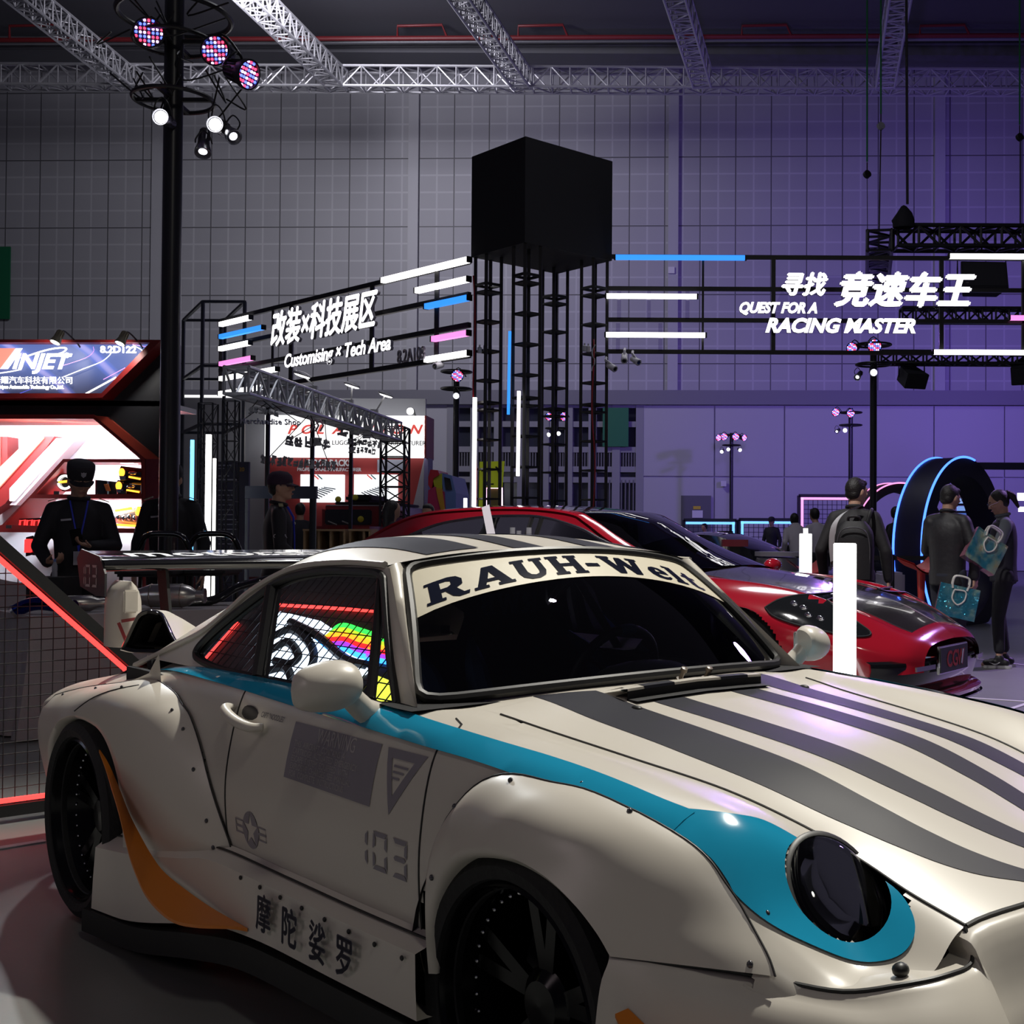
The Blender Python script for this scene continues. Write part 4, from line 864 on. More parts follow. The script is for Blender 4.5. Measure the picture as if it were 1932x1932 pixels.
# ================================================================ red saloon behind the coupe
red = mat('red_paint', (.36, .006, .018), .16, coat=1., spec=.6)
carbon = mat('carbon_flake', (.018, .017, .013), .16, coat=.8, vary=.8, vscale=130)
rc = empty('saloon_car', (-1.24, 10.46, 0), -R(34), 'glossy red saloon with black roof and carbon bonnet parked behind the coupe', 'car')
def rbuild(mb, name, m, parent=rc, **k):
    mb.v = [(p[0], -p[1], p[2]) for p in mb.v]; mb.f = [f[::-1] for f in mb.f]; return mb.build(name, m, parent, **k)
def rboth(mb, name, m, **k):
    o = MB(); o.add(mb.v, mb.f); rbuild(o, name, m, **k); o = MB(); o.add(mir(mb.v), [f[::-1] for f in mb.f]); return rbuild(o, name, m, **k)
X_ = [-1.1,-.7,-.2,.4,1.0,1.6,2.1,2.5,2.9,3.2,3.5,3.7,3.83,3.90]
Ay = [.66,.74,.77,.77,.76,.76,.76,.745,.72,.70,.655,.60,.53,.42]; Az = [1.00,1.03,1.00,.985,.975,.965,.952,.945,.905,.842,.725,.625,.565,.53]
By = [.80,.90,.92,.90,.89,.90,.92,.93,.92,.89,.83,.74,.64,.50]; Bz = [.86,.88,.86,.84,.83,.83,.84,.82,.76,.69,.60,.53,.49,.47]
Cy = [.84,.95,.97,.94,.93,.93,.95,.965,.96,.93,.87,.77,.66,.52]; Cz = [.62,.65,.62,.60,.60,.60,.62,.62,.60,.56,.50,.45,.42,.41]
Dy = [.80,.92,.92,.91,.90,.90,.92,.93,.93,.91,.86,.78,.68,.53]; Dz = [.38,.35,.30,.30,.30,.30,.30,.30,.30,.32,.34,.36,.37,.375]
Fy = [.55,.62,.62,.62,.62,.62,.62,.62,.60,.575,.53,.47,.40,.30]; Fz = [1.03,1.06,1.03,1.0,.99,.98,.985,.945,.895,.835,.745,.655,.60,.552]
Hz = [1.06,1.08,1.05,1.0,1.0,1.0,1.03,.985,.935,.875,.795,.705,.64,.565]
RS = np.array([[(x, dy, dz), (x, cy, cz), (x, by, bz), (x, ay, az), (x, fy, fz), (x, fy * .5, fz * .35 + hz * .65), (x, 0, hz)] for x, dy, dz, cy, cz, by, bz, ay, az, fy, fz, hz in zip(X_, Dy, Dz, Cy, Cz, By, Bz, Ay, Az, Fy, Fz, Hz)])
def RB(s, t): return cr(np.array([cr(RS[:, j], s) for j in range(7)]), t)
RW = ((-.18, .40), (2.72, .40))
def rl(s0, s1, t0, t1, n, k, cut=True):
    mb = MB(); mb.grid([[tuple(RB(s0 + (s1 - s0) * i / n, t0 + (t1 - t0) * j / k)) for j in range(k + 1)] for i in range(n + 1)])
    if cut:
        mb.f = [f for f in mb.f if not (any(math.hypot(np.mean([mb.v[i][0] for i in f]) - wx, np.mean([mb.v[i][2] for i in f]) - wz) < .375 for wx, wz in RW) and np.mean([mb.v[i][1] for i in f]) > .55)]; mb.mi = [0] * len(mb.f)
    return mb
rboth(rl(5.3, 13, 0, 4, 110, 60), 'front_fender', red, smooth=True)
rboth(rl(2.9, 5.3, 0, 4, 30, 26), 'door', red, smooth=True)
rboth(rl(0, 2.9, 0, 6, 60, 50), 'rear_quarter', red, smooth=True)
h = rl(6.3, 11.55, 4, 6, 50, 16, False); hv = MB(); hv.add(h.v, h.f); hv.add(mir(h.v), [f[::-1] for f in h.f]); rbuild(hv, 'bonnet', carbon, smooth=True, weld=True)
h = rl(11.55, 13, 4, 6, 12, 16, False); hv = MB(); hv.add(h.v, h.f); hv.add(mir(h.v), [f[::-1] for f in h.f]); rbuild(hv, 'nose', red, smooth=True, weld=True)
RBV = (lambda m: BVHTree.FromPolygons([V(p) for p in m.v + mir(m.v)], m.f + [tuple(i + len(m.v) for i in f) for f in m.f]))(rl(0, 13, 0, 6, 130, 60, False))
for t in (3.98,): 
    pts = [tuple(RB(6.3 + 5.25 * i / 30, t + .02)) for i in range(31)]
    rboth((lambda m: (m.tube(pts, .004, 6), m)[1])(MB()), 'panel_gap', rubber, smooth=True)
rboth((lambda m: (m.tube([tuple(RB(5.3, .2 + 2.8 * i / 12)) for i in range(13)], .004, 6), m)[1])(MB()), 'panel_gap', rubber, smooth=True)
# greenhouse
rr = [(2.12,.72,.975),(1.75,.69,1.10),(1.44,.65,1.235),(1.2,.62,1.365),(1.05,.61,1.425),(.65,.60,1.465),(.10,.60,1.468),(-.5,.61,1.435),(-.84,.63,1.355),(-1.2,.66,1.20),(-1.45,.66,1.06)]
rz = [1.03, 1.165, 1.30, 1.41, 1.452, 1.492, 1.500, 1.475, 1.40, 1.24, 1.08]
A_ = spline(rr, 60); Zr = spline([(a[0], z) for a, z in zip(rr, rz)], 60)
def rp(i, u):
    x, y, z = A_[i]; w = 1 - u; return (x + (.10 if x > .9 else .0) * min(1, (x - .9) / .4) * (1 - w * w) if x > .9 else x, y * w, z + (Zr[i][1] - z) * (1 - w ** 2.6))
def rpart(i0, i1, name, m, u0=0., fix=True):
    P = [[rp(i, u0 + (1 - u0) * j / 16) for j in range(17)] for i in range(i0, i1 + 1)]
    mb = MB(); mb.grid([r + [(x, -y, z) for x, y, z in r[::-1][1:]] for r in P]); return rbuild(mb, name, m, smooth=True, fix=fix)
rpart(24, 60, 'roof', mat('roof_black', (.006, .006, .007), .08, coat=1.), .10)
rpart(0, 24, 'windscreen', glass('saloon_glass', (.16, .17, .18), 1.), .07, False)
def rside(x, z): return (x, .62 + (1.44 - z) * .31 - .012 * (x - .5) ** 2, z)
rail_t = [(x, y, z) for x, y, z in A_]
mb = MB(); rows = []
for i, (x, y, z) in enumerate(A_): 
    q = rp(i, .11); rows.append([(x, y - .01, z - .045 if .0 < x < 1.9 else z - .03), (x, y + .012, z - .012), (x, y, z + .004), (q[0], q[1], q[2] + .003)])
mb.grid(rows); rboth(mb, 'roof_rail', red, smooth=True)
win = [(2.00,.975),(1.80,1.06),(1.55,1.165),(1.377,1.228),(1.204,1.297),(.966,1.358),(.80,1.388),(.633,1.401),(.282,1.400),(0,1.38),(-.282,1.345),(-.5,1.29),(-.72,1.21),(-.95,1.10),(-.98,1.05),(-.8,1.03),(0,1.0),(1,.985)]
vs, fs = cdt(win, (), .15); mb = MB(); mb.add([rside(*p) for p in vs], fs); rboth(mb, 'side_glass', glass('saloon_side_glass', (.10, .11, .12), 1.), fix=False)
mb = MB(); mb.tube([tuple(V(rside(x, z)) + V((0, .004, 0))) for x, z in [tuple(p) for p in spline(win[:14], 60)]], .011, 6); rboth(mb, 'window_trim', mat('satin_chrome', (.6, .6, .62), .2, metal=1.), smooth=True)
pan2 = [(2.12,.96)] + [(x, z - .03) for x, y, z in A_ if x < 2.0] + [(-1.45,1.0),(0,.97),(1,.955)]
vs, fs = cdt(pan2, [win], .1); mb = MB(); mb.add([rside(*p) for p in vs], fs); rboth(mb, 'window_frame', red, smooth=True)
for x0, x1 in ((.72, .78), (-.40, -.62), (.62, .68)):
    mb = MB(); mb.bar(rside(x0, .99), rside(x1, 1.39 if x0 > 0 else 1.25), .035, .02); rboth(mb, 'window_pillar', rubber)
# cabin filling
mb = MB(); mb.box((.5, 0, .6), (3.2, 1.5, .5)); mb.box((1.95, 0, .88), (.5, 1.3, .14)); rbuild(mb, 'cabin_tub', cab_black)
for y in (.36, -.36):
    mb = MB(); mb.ball((.75, y, 1.05), (.10, .24, .34)); mb.ball((.68, y, 1.30), (.06, .13, .10)); rbuild(mb, 'car_seat', mat('seat_red', (.10, .01, .012), .7), smooth=True)
mb = MB(); mb.tube([(1.5 + .08 * math.sin(t), -.36 + .17 * math.cos(t), 1.0 + .16 * math.sin(t)) for t in np.linspace(0, 2 * math.pi, 28, endpoint=False)], .016, 8, closed=True); rbuild(mb, 'steering_wheel', black_matt, smooth=True)
# headlights, grille, lip, plate
hl = [(2.93,.775),(2.98,.82),(3.04,.845),(3.12,.860),(3.20,.856),(3.31,.808),(3.42,.745),(3.53,.68),(3.60,.635),(3.605,.61),(3.55,.605),(3.46,.615),(3.36,.635),(3.25,.655),(3.12,.685),(3.0,.725)]
hs = [tuple(p) for p in spline([(x, z) for x, z in hl] + [hl[0]], 48)][:-1]
vs, fs = cdt(hs, (), .03); P = []
for x, z in vs:
    r = RBV.ray_cast(V((x, 2, z)), V((0, -1, 0))); P.append(tuple(r[0] + V((.004, .006, .004))))
for sg in (1, -1):
    e = empty('headlight', (3.25, -sg * .8, .74)); e.parent = rc; loc = lambda p: (p[0] - 3.25, -(p[1] * sg - sg * .8), p[2] - .74)
    mb = MB(); mb.add([loc(p) for p in P], fs); mb.build('lens', mat('lamp_black', (.008, .009, .010), .06, coat=1.), e, smooth=True)
    mb = MB(); n = len(hs); mb.tube([loc(p) for p in P[:0]] or [loc(tuple(RBV.ray_cast(V((x, 2, z)), V((0, -1, 0)))[0] + V((.004, .006, .004)))) for x, z in hs], .006, 6, closed=True); mb.build('lamp_rim', rubber, e, smooth=True)
    for x, z in ((3.10, .80), (3.17, .775), (3.22, .73), (3.30, .71)):
        r = RBV.ray_cast(V((x, 2, z)), V((0, -1, 0))); mb = MB(); mb.ball(loc(tuple(r[0] + V((.004, .004, .004)))), (.030, .014, .022)); mb.build('projector', chrome, e, smooth=True)
def nosept(y, z, off=.01):
    r = RBV.ray_cast(V((6, y, z)), V((-1, 0, 0))); return (r[0] if r[0] else V((3.9 - .5 * y * y, y, z))) + V((off, 0, 0))
def nx(y): return 3.905 - .10 * abs(y) ** 2 - .36 * abs(y) ** 5
mb = MB(); mb.grid([[(nx(y) + dx, y, z) for dx, z in ((-.02, .455), (.012, .44), (.018, .40), (.0, .33), (-.03, .24), (-.08, .20))] for y in np.linspace(-.86, .86, 35)]); rbuild(mb, 'grille', black_gloss, smooth=True)
mb = MB(); mb.grid([[(nx(y) + dx, y, z) for dx, z in ((-.10, .225), (.02, .218), (.045, .20), (.04, .175), (-.10, .165))] for y in np.linspace(-.93, .93, 41)]); rbuild(mb, 'front_lip', red, smooth=True)
mb = MB(); mb.grid([[(nx(y) + dx, y, z) for dx, z in ((-.10, .165), (.055, .160), (.055, .150), (-.10, .145))] for y in np.linspace(-.95, .95, 41)]); rbuild(mb, 'lip_edge', black_gloss, smooth=True)
for sg in (1, -1):
    mb = MB(); mb.bar((nx(.62) + .05, sg * .62, .40), (nx(.40) + .04, sg * .40, .405), .012, .03); rbuild(mb, 'grille_blade', mat('satin_chrome', (.6, .6, .62), .2, metal=1.))
pl_ = empty('number_plate', (3.935, -.11, .44)); pl_.parent = rc
mb = MB(); mb.box((0, 0, 0), (.02, .52, .185)); mb.build('plate_frame', chrome, pl_, bevel=.004)
mb = MB(); mb.box((.006, 0, 0), (.02, .50, .165)); mb.build('plate_face', mat('plate_dark', (.025, .026, .028), .5), pl_)
o = text('plate_lettering', 'CG', .15, mat('plate_red', (.42, .03, .02), .5), pl_, (.018, -.045, -.005), (R(90), 0, R(90)), .001, xs=.95, off=.003); o = text('plate_lettering', 'W', .15, mat('plate_red', (.42, .03, .02), .5), pl_, (.018, .115, -.005), (R(90), 0, R(90)), .001, xs=.8, off=.003)
mb = MB(); mb.bar((.019, .125, -.045), (.019, .155, .05), .002, .022); mb.build('plate_tick', mat('sign_white', (.62, .62, .66), .5), pl_)
for sg in (1, -1):
    for (wx, wz) in RW:
        e = empty('wheel', (wx, -sg * .90, wz)); e.parent = rc; M = Matrix.Rotation(R(90) * sg, 4, 'X')
        mb = MB(); mb.lathe([(.27, 0), (.33, .01), (.355, -.02), (.355, -.24), (.33, -.26), (.27, -.26), (.25, -.2), (.25, -.03)], 48, M, closed=True); mb.build('tyre', tyre_m, e, smooth=True, ang=30)
        mb = MB(); mb.lathe([(.27, -.005), (.25, -.02), (.23, -.10), (.27, -.24)], 40, M, caps=False)
        for i in range(10): a = 2 * math.pi * i / 10; mb.bar(M @ V((0, 0, -.03)), M @ V((.25 * math.cos(a), .25 * math.sin(a), -.04)), .03, .02)
        mb.build('rim', rim_m, e, smooth=True, ang=30)
        mb = MB(); P = [[(wx + .38 * math.cos(a), sg * y, wz + .38 * math.sin(a)) for y in (.5, .94)] for a in np.linspace(-.2, math.pi + .2, 24)]; mb.grid(P); n = len(mb.v); mb.add([p[0] for p in P], [tuple(range(24))]); rbuild(mb, 'wheel_well', black_matt, smooth=True)
    e = empty('door_mirror', (1.95, -sg * .93, .985)); e.parent = rc; mb = MB(); mb.ball((0, -sg * .06, .02), (.07, .10, .06)); mb.bar((0, sg * .1, -.02), (0, -sg * .02, .0), .06, .03); mb.build('shell', red, e, smooth=True)
mb = MB(); mb.box((1.3, 0, .24), (4.6, 1.5, .10)); rbuild(mb, 'floor_pan', black_matt)
# things standing on or against the saloon
sticker = mat('paper_tag', (.62, .58, .62), .6)
a, b = W(916, 955, 9.25), W(931, 1030, 8.8); mb = MB(); mb.bar(a, b + (b - a) * .5, .062, .004, up=(0, -1, 0)); o = mb.build('hang_tag', sticker); tag(o, 'long white paper tag hanging down over the red car roof', 'tag')
# ================================================================ lamp-maker's booth on the left
BY = 11.3; BY2 = 12.0
def poly(pts, y): return [(W(u, v, y).x, W(u, v, y).z) for u, v in pts]
def slab_y(outline, y0, depth, name, m, parent=None, holes=(), bevel=0.):
    """flat panel facing the camera: outline in (x, z), front face at y0, thickness depth away from the camera"""
    vs, fs = cdt(outline, holes, 5.); n = len(vs); mb = MB()
    mb.add([(x, y0, z) for x, z in vs] + [(x, y0 + depth, z) for x, z in vs], fs + [tuple(i + n for i in f[::-1]) for f in fs])
    for lp in [outline] + list(holes):
        k = len(lp); mb.add([(x, y0, z) for x, z in lp] + [(x, y0 + depth, z) for x, z in lp], [(i, (i + 1) % k, (i + 1) % k + k, i + k) for i in range(k)])
    return mb.build(name, m, parent)
b_black = mat('booth_black', (.010, .010, .014), .6); b_red = mat('booth_red', (.22, .012, .012), .45); b_white = mat('booth_white', (.55, .55, .60), .55)
bt = empty('exhibition_booth', (0, 0, 0)); tag(bt, 'black and red exhibition booth with lamp shelves behind the guards on the left', 'booth')
xl_, xr_ = W(-140, 800, BY).x, W(308, 800, BY).x; ztop = W(150, 641, BY).z
hole_px = [(-130, 790), (177, 790), (268, 868), (270, 1120), (-130, 1120)]
hole = poly(hole_px, BY)
slab_y([(xl_, .0), (xr_, .0), (xr_, ztop), (xl_, ztop)], BY, .06, 'front_wall', b_black, bt, [hole])
def inner(px_, d=.055):
    q = px_; return q
fr_out = [(-134, 782), (177, 782), (274, 862), (276, 1124), (-134, 1124)]
slab_y(poly(fr_out, BY - .03), BY - .03, .05, 'opening_frame', b_red, bt, [poly(hole_px, BY - .03)])
# deep reveal of the opening
P = poly([(-130, 790), (177, 790), (268, 868), (270, 1120)], BY); mb = MB()
mb.grid([[(x, BY - .02, z) for x, z in P], [(x, BY2, z) for x, z in P]]); mb.build('opening_reveal', mat('booth_orange_red', (.42, .05, .025), .5), bt)
xb_ = W(270, 900, BY).x + .03; mb = MB(); mb.box(((xl_ + xb_) / 2, BY2 + .03, 1.4), (xb_ - xl_, .05, 2.4)); mb.build('back_panel', b_white, bt)
mb = MB(); mb.box(((xl_ + xr_) / 2, BY + .4, W(0, 780, BY).z + .10), (xr_ - xl_, .8, .05)); mb.build('soffit', b_white, bt)
mb = MB(); mb.box((xr_ + .012, BY + .15, ztop / 2), (.03, .36, ztop)); mb.build('side_panel', mat('booth_side', (.035, .03, .075), .4), bt)
pl2 = W(300, 800, BY - .25)
a, b = W(275, 866, BY), W(298, 866, BY)
slab_y(poly([(177, 784), (201, 786), (299, 866), (275, 866)], BY - .05), BY - .05, .10, 'corner_band', mat('booth_orange_red', (.42, .05, .025), .5), bt)
slab_y(poly([(275, 866), (299, 866), (299, 1125), (275, 1125)], BY - .05), BY - .05, .10, 'corner_post', mat('booth_plum', (.16, .014, .03), .5), bt)
# slanted light bars of the big V
def vbar(px_, m, name, y0=BY2 - .22, d=.2): return slab_y(poly(px_, y0), y0, d, name, m, bt)
vbar([(84, 823), (103, 823), (10, 950), (-20, 970), (-20, 940)], b_red, 'logo_bar'); vbar([(57, 826), (83, 826), (0, 918), (-20, 940), (-20, 900)], glow('coral_light', (1, .24, .18), 1.35), 'logo_light', BY2 - .24, .03)
vbar([(-20, 824), (14, 824), (14, 886), (-20, 920)], b_red, 'logo_bar'); vbar([(-20, 824), (2, 824), (2, 880), (-20, 900)], mat('logo_dull_red', (.30, .03, .02), .5), 'logo_face', BY2 - .23, .02)
vbar([(131, 827), (146, 826), (30, 953), (18, 953)], b_white, 'logo_bar'); vbar([(106, 827), (131, 827), (26, 945), (18, 945), (18, 922)], glow('white_light', (.90, .96, 1), 1.6), 'logo_light', BY2 - .24, .03)
# shelves
sh = slab_y(poly([(58, 934), (119, 866), (270, 866), (270, 872), (122, 872), (66, 933), (270, 932), (270, 941), (56, 940), (10, 990), (270, 998), (270, 1006), (-20, 1004), (-20, 998), (4, 990)], BY + .02), BY + .02, .5, 'shelf_frame', b_red, bt)
for u, v, y in ((68, 789, BY + .3), (146, 789, BY + .3), (244, 873, BY + .25)):
    p = W(u, v, y); mb = MB(); mb.box((p.x, p.y, p.z), (.12, .12, .02)); o = mb.build('downlight', glow('downlight', (1, 1, 1), 5.), bt)
    light('booth_downlight', 'AREA', (p.x, p.y, p.z - .03), 45, (.92, .95, 1), (p.x, p.y + .1, 0), .1)
light('booth_recess_fill', 'AREA', (W(60, 795, BY + .1).x, BY + .12, W(60, 795, BY + .1).z), 85, (.90, .93, 1), (W(60, 900, BY2).x, BY2, 1.35), 2.6, size_y=.06)  # unseen fill light added to brighten the back wall of the recess
light('booth_shelf_light', 'AREA', tuple(W(200, 946, BY + .25)), 22, (.95, .97, 1), tuple(W(200, 1010, BY + .25)), .6)
# illuminated fascia
fz = [(-140, 640), (305, 641), (193, 750), (-140, 750)]; fi = [(-140, 645), (284, 646), (192, 742), (-140, 742)]
slab_y(poly(fz, BY - .22), BY - .22, .22, 'fascia_frame', b_red, bt, [poly([(-136, 646), (283, 646), (191, 742), (-136, 742)], BY - .22)])
def fascia_mat():
    m = mat('fascia_print', (.1, .1, .15), .5); nt = m.node_tree; N, L = nt.nodes, nt.links; b = N['Principled BSDF']
    tc = N.new('ShaderNodeTexCoord'); mp = N.new('ShaderNodeMapping'); L.new(tc.outputs['Object'], mp.inputs[0])
    mp.inputs['Location'].default_value = (5.6, 0, -2.2); mp.inputs['Scale'].default_value = (.5, 1, 1.25)
    sp = N.new('ShaderNodeSeparateXYZ'); L.new(mp.outputs[0], sp.inputs[0])
    wv = N.new('ShaderNodeTexWave'); wv.wave_type = 'RINGS'; wv.rings_direction = 'Y'; wv.inputs['Scale'].default_value = 1.1; wv.inputs['Distortion'].default_value = 2.2; wv.inputs['Detail'].default_value = 1.5; L.new(mp.outputs[0], wv.inputs[0])
    r = N.new('ShaderNodeValToRGB'); L.new(wv.outputs['Fac'], r.inputs[0]); e = r.color_ramp.elements; e[0].position = .0; e[0].color = (.035, .035, .075, 1); e[1].position = 1.; e[1].color = (.55, .45, .85, 1)
    k = e.new(.80); k.color = (.05, .06, .14, 1); k = e.new(.94); k.color = (.10, .14, .55, 1)
    g = N.new('ShaderNodeMapRange'); g.inputs[1].default_value = .95; g.inputs[2].default_value = 1.30; L.new(sp.outputs[2], g.inputs[0])
    mx = N.new('ShaderNodeMixRGB'); mx.blend_type = 'ADD'; mx.inputs[2].default_value = (.16, .26, .75, 1); L.new(g.outputs[0], mx.inputs[0]); L.new(r.outputs[0], mx.inputs[1])
    L.new(mx.outputs[0], b.inputs['Emission Color']); b.inputs['Emission Strength'].default_value = .55; b.inputs['Base Color'].default_value = (.02, .02, .03, 1); return m
slab_y(poly(fi, BY - .10), BY - .10, .04, 'fascia_screen', fascia_mat(), bt)
wl_m = glow('fascia_white', (1, 1, 1), 1.6)
def ftext(s, u, v, hpx, m=wl_m, align='LEFT', xs=1., shear=0., off=0., y=BY - .135, parent=bt, sp=1.):
    p = W(u, v, y); return text('fascia_lettering', s, hpx / 2280 * y, m, parent, tuple(p), (R(90), 0, 0), .004, align, shear, xs, off, sp)
ftext('INJET', 22, 683, 40, shear=.28, off=.006, xs=1.12, sp=.98); ftext('8.2D122', 189, 660, 18, off=.0025, xs=1.1)
ftext('®', 121, 671, 14); ftext('泰耀汽车科技有限公司', -14, 718, 15.2, xs=1.0); ftext('ng Taiyao Automobile Technology Co.,Ltd.', -14, 730, 9.4, xs=.82, off=.002)
slab_y(poly([(0, 696), (30, 657), (42, 657), (14, 696)], BY - .14), BY - .14, .01, 'fascia_logo', wl_m, bt); slab_y(poly([(-30, 696), (0, 657), (28, 657), (0, 696)], BY - .135), BY - .135, .01, 'fascia_logo', glow('coral_light', (1, .24, .18), 1.35), bt)
def stroke(px_, w, m, y=BY - .128, name='fascia_stripe', parent=bt):
    mb = MB(); mb.tube([W(u, v, y) for u, v in px_], w / 2280 * y / 2, 6); return mb.build(name, m, parent, smooth=True)
sw = glow('fascia_white', (1, 1, 1), 1.6); sb_ = glow('stripe_blue', (.12, .14, .9), .9); sv = glow('stripe_violet', (.75, .35, .95), .9)
stroke(spline([(40, 676), (75, 664), (105, 657), (125, 657), (120, 664), (110, 668)], 20), 3.2, sw); stroke(spline([(0, 704), (20, 701), (40, 697)], 8), 2.4, sw)
stroke(spline([(120, 711), (160, 695), (190, 683), (205, 672), (211, 664)], 16), 1.8, sw); stroke([(162, 743), (219, 712)], 3.6, sw); stroke([(195, 716), (236, 694)], 1.4, sv)
stroke(spline([(118, 690), (160, 676), (176, 664), (176, 654)], 14), 1., sv); stroke(spline([(252, 652), (264, 658), (271, 664)], 8), 1.8, sw); stroke([(250, 650), (275, 654)], 1.2, sv); stroke([(30, 745), (62, 733)], 1., sb_); stroke([(255, 646), (282, 647)], 1.6, sw)
stroke([(122, 647), (240, 647)], 2.4, glow('stripe_pink', (1, .35, .65), 1.))
# clip-on spot lamps over the fascia
brass = mat('lamp_olive', (.30, .28, .20), .35, metal=.6)
for k, (u, v) in enumerate(((108, 643), (230, 645))):
    y = BY - .45; p = W(u, v - 4, y); e = empty('spot_lamp', tuple(p)); tag(e, ('olive spot lamp over the booth fascia, the one nearer the left edge', 'olive spot lamp over the booth fascia beside the number 8.2D122')[k], 'lamp', 'fascia spot lamps')
    M = Matrix.Rotation(R(16), 4, 'Y') @ Matrix.Rotation(R(-22), 4, 'X'); sc = y / 2280
    mb = MB(); mb.lathe([(0, 17 * sc), (6 * sc, 17 * sc), (6.5 * sc, 6 * sc), (9.5 * sc, -5 * sc), (10.5 * sc, -9 * sc), (9.5 * sc, -9 * sc)], 20, M)
    for i in range(10): a = 2 * math.pi * i / 10; mb.bar(M @ V((6.4 * sc * math.cos(a), 6.4 * sc * math.sin(a), 16 * sc)), M @ V((7 * sc * math.cos(a), 7 * sc * math.sin(a), 3 * sc)), .006)
    mb.build('housing', brass, e, smooth=True, ang=30)
    mb = MB(); mb.lathe([(0, -10.5 * sc), (6 * sc, -10.2 * sc), (9.3 * sc, -8.5 * sc)], 20, M); mb.build('lens', glow('lamp_face', (1, .98, .92), 6.), e)
    mb = MB(); mb.tube(spline([M @ V((0, 0, .06)), (.02, .10, .08), (.04, .30, .0), (.02, .42, -.05)], 12), .008, 6); mb.build('arm', black_matt, e, smooth=True)
    light('fascia_lamp', 'SPOT', tuple(p + V((0, .02, -.06))), 14, (1, .97, .9), tuple(W(u, v + 60, BY)), .04, 110, .6)
# lamps shown on the shelves
amber = glow('amber_glow', (1, .36, .03), 3.); redglow = glow('red_glow', (1, .03, .03), 2.2); lampb = mat('lamp_black', (.008, .009, .010), .06, coat=1.); clear = mat('clear_plastic', (.55, .56, .58), .1, coat=.6, metal=.3)
def headlamp(u, v, w, h, label, kind, y=BY + .14):
    p = W(u, v, y); s = y / 2280; e = empty('vehicle_lamp', tuple(p)); tag(e, label, 'vehicle lamp', 'vehicle lamps on the booth shelves'); w *= s; h *= s
    if kind == 'round':
        M = Matrix.Rotation(R(90), 4, 'X'); mb = MB(); mb.lathe([(0, -.1), (h * .5, -.08), (h * .52, .0), (h * .44, .02), (h * .40, 0), (0, .0)], 28, M); mb.build('body', lampb, e, smooth=True)
        mb = MB()
        for a0, a1 in ((.15, 2.99), (3.3, 6.13)): mb.tube([M @ V((h * .36 * math.cos(a), h * .36 * math.sin(a), .02)) for a in np.linspace(a0, a1, 16)], h * .055, 6)
        mb.build('halo_ring', glow('halo_white', (1, 1, .98), 5.), e, smooth=True); mb = MB(); mb.bar((-h * .3, -.03, 0), (h * .25, -.03, h * .06), .015, h * .12); mb.build('indicator', amber, e)
    elif kind == 'wedge':
        mb = MB(); mb.grid([[(x * w, -.02 - .05 * math.cos(x * 2.5), z * h * (1 - .55 * max(0, x) ** 1.5) - h * .1 * x) for z in (-.5, -.2, .2, .5)] for x in np.linspace(-.5, .5, 10)]); mb.grid([[(x * w, .12, z * h * (1 - .55 * max(0, x) ** 1.5) - h * .1 * x) for z in (-.5, .5)] for x in np.linspace(-.5, .5, 10)]); mb.build('body', lampb, e, smooth=True)
        for i in range(3): mb = MB(); mb.bar((w * (.05 + .07 * i), -.085, h * .25), (w * (.16 + .07 * i), -.08, -h * .2), .01, .012); mb.build('indicator', mat('amber_dull', (.5, .16, .02), .3), e)
    elif kind == 'long':
        mb = MB(); mb.grid([[(x * w, -.05 * math.cos(z * 2.6), z * h + h * .18 * (.5 - x) * (1 if z > 0 else .3)) for z in np.linspace(-.5, .5, 6)] for x in np.linspace(-.5, .5, 8)]); mb.grid([[(x * w, .12, z * h) for z in (-.5, .5)] for x in (-.5, .5)]); mb.build('body', lampb, e, smooth=True)
        mb = MB(); mb.ball((-w * .38, -.05, h * .2), (.03, .015, .04)); mb.build('side_glow', amber, e); mb = MB(); mb.bar((-w * .05, -.055, -h * .12), (w * .46, -.05, -h * .28), .01, h * .13); mb.build('indicator', amber, e)
        mb = MB(); mb.box((-w * .3, -.055, -h * .2), (w * .25, .02, h * .28)); mb.ball((w * .1, -.04, h * .15), (w * .2, .02, h * .14)); mb.build('reflector', chrome, e)
    elif kind == 'clear':
        mb = MB(); mb.grid([[(x * w, -.05 * math.cos(z * 2.6), z * h * (.75 + .5 * x)) for z in np.linspace(-.5, .5, 6)] for x in np.linspace(-.5, .5, 8)]); mb.grid([[(x * w, .10, z * h) for z in (-.5, .5)] for x in (-.5, .5)]); mb.build('body', clear, e, smooth=True)
        mb = MB(); mb.bar((-w * .4, -.055, h * .28), (w * .2, -.055, h * .4), .01, h * .12); mb.ball((w * .4, -.03, h * .25), (.03, .03, .05)); mb.build('indicator', amber, e)
        mb = MB(); mb.bar((-w * .4, -.055, -h * .34), (w * .35, -.055, -h * .38), .01, h * .10); mb.build('lower_glow', amber, e)
        mb = MB()
        for i in range(4): mb.ball((w * (-.3 + .2 * i), -.05, -.01 * (i % 2)), (w * .08, .02, h * .14))
        mb.build('reflector', chrome, e, smooth=True)
    else:
        mb = MB(); mb.grid([[(x * w, -.04, z * h + h * .1 * x) for z in (-.5, .5)] for x in np.linspace(-.5, .5, 5)]); mb.grid([[(x * w, .08, z * h) for z in (-.5, .5)] for x in (-.5, .5)]); mb.build('body', lampb, e)
        for i in range(3):
            x = w * (-.30 + .3 * i); mb = MB(); q = [(x - w * .10, -.06, h * .32), (x + w * .10, -.06, h * .36), (x + w * .07, -.06, -h * .30), (x - w * .13, -.06, -h * .34)]; mb.tube(q, .010, 6, closed=True); mb.build('light_loop', redglow, e, smooth=True)
    return e
headlamp(124, 910, 42, 34, 'round headlamp with white halo on the upper booth shelf left of the guard', 'round')
headlamp(203, 921, 40, 28, 'black wedge lamp on the upper booth shelf right of the guard cap', 'wedge')
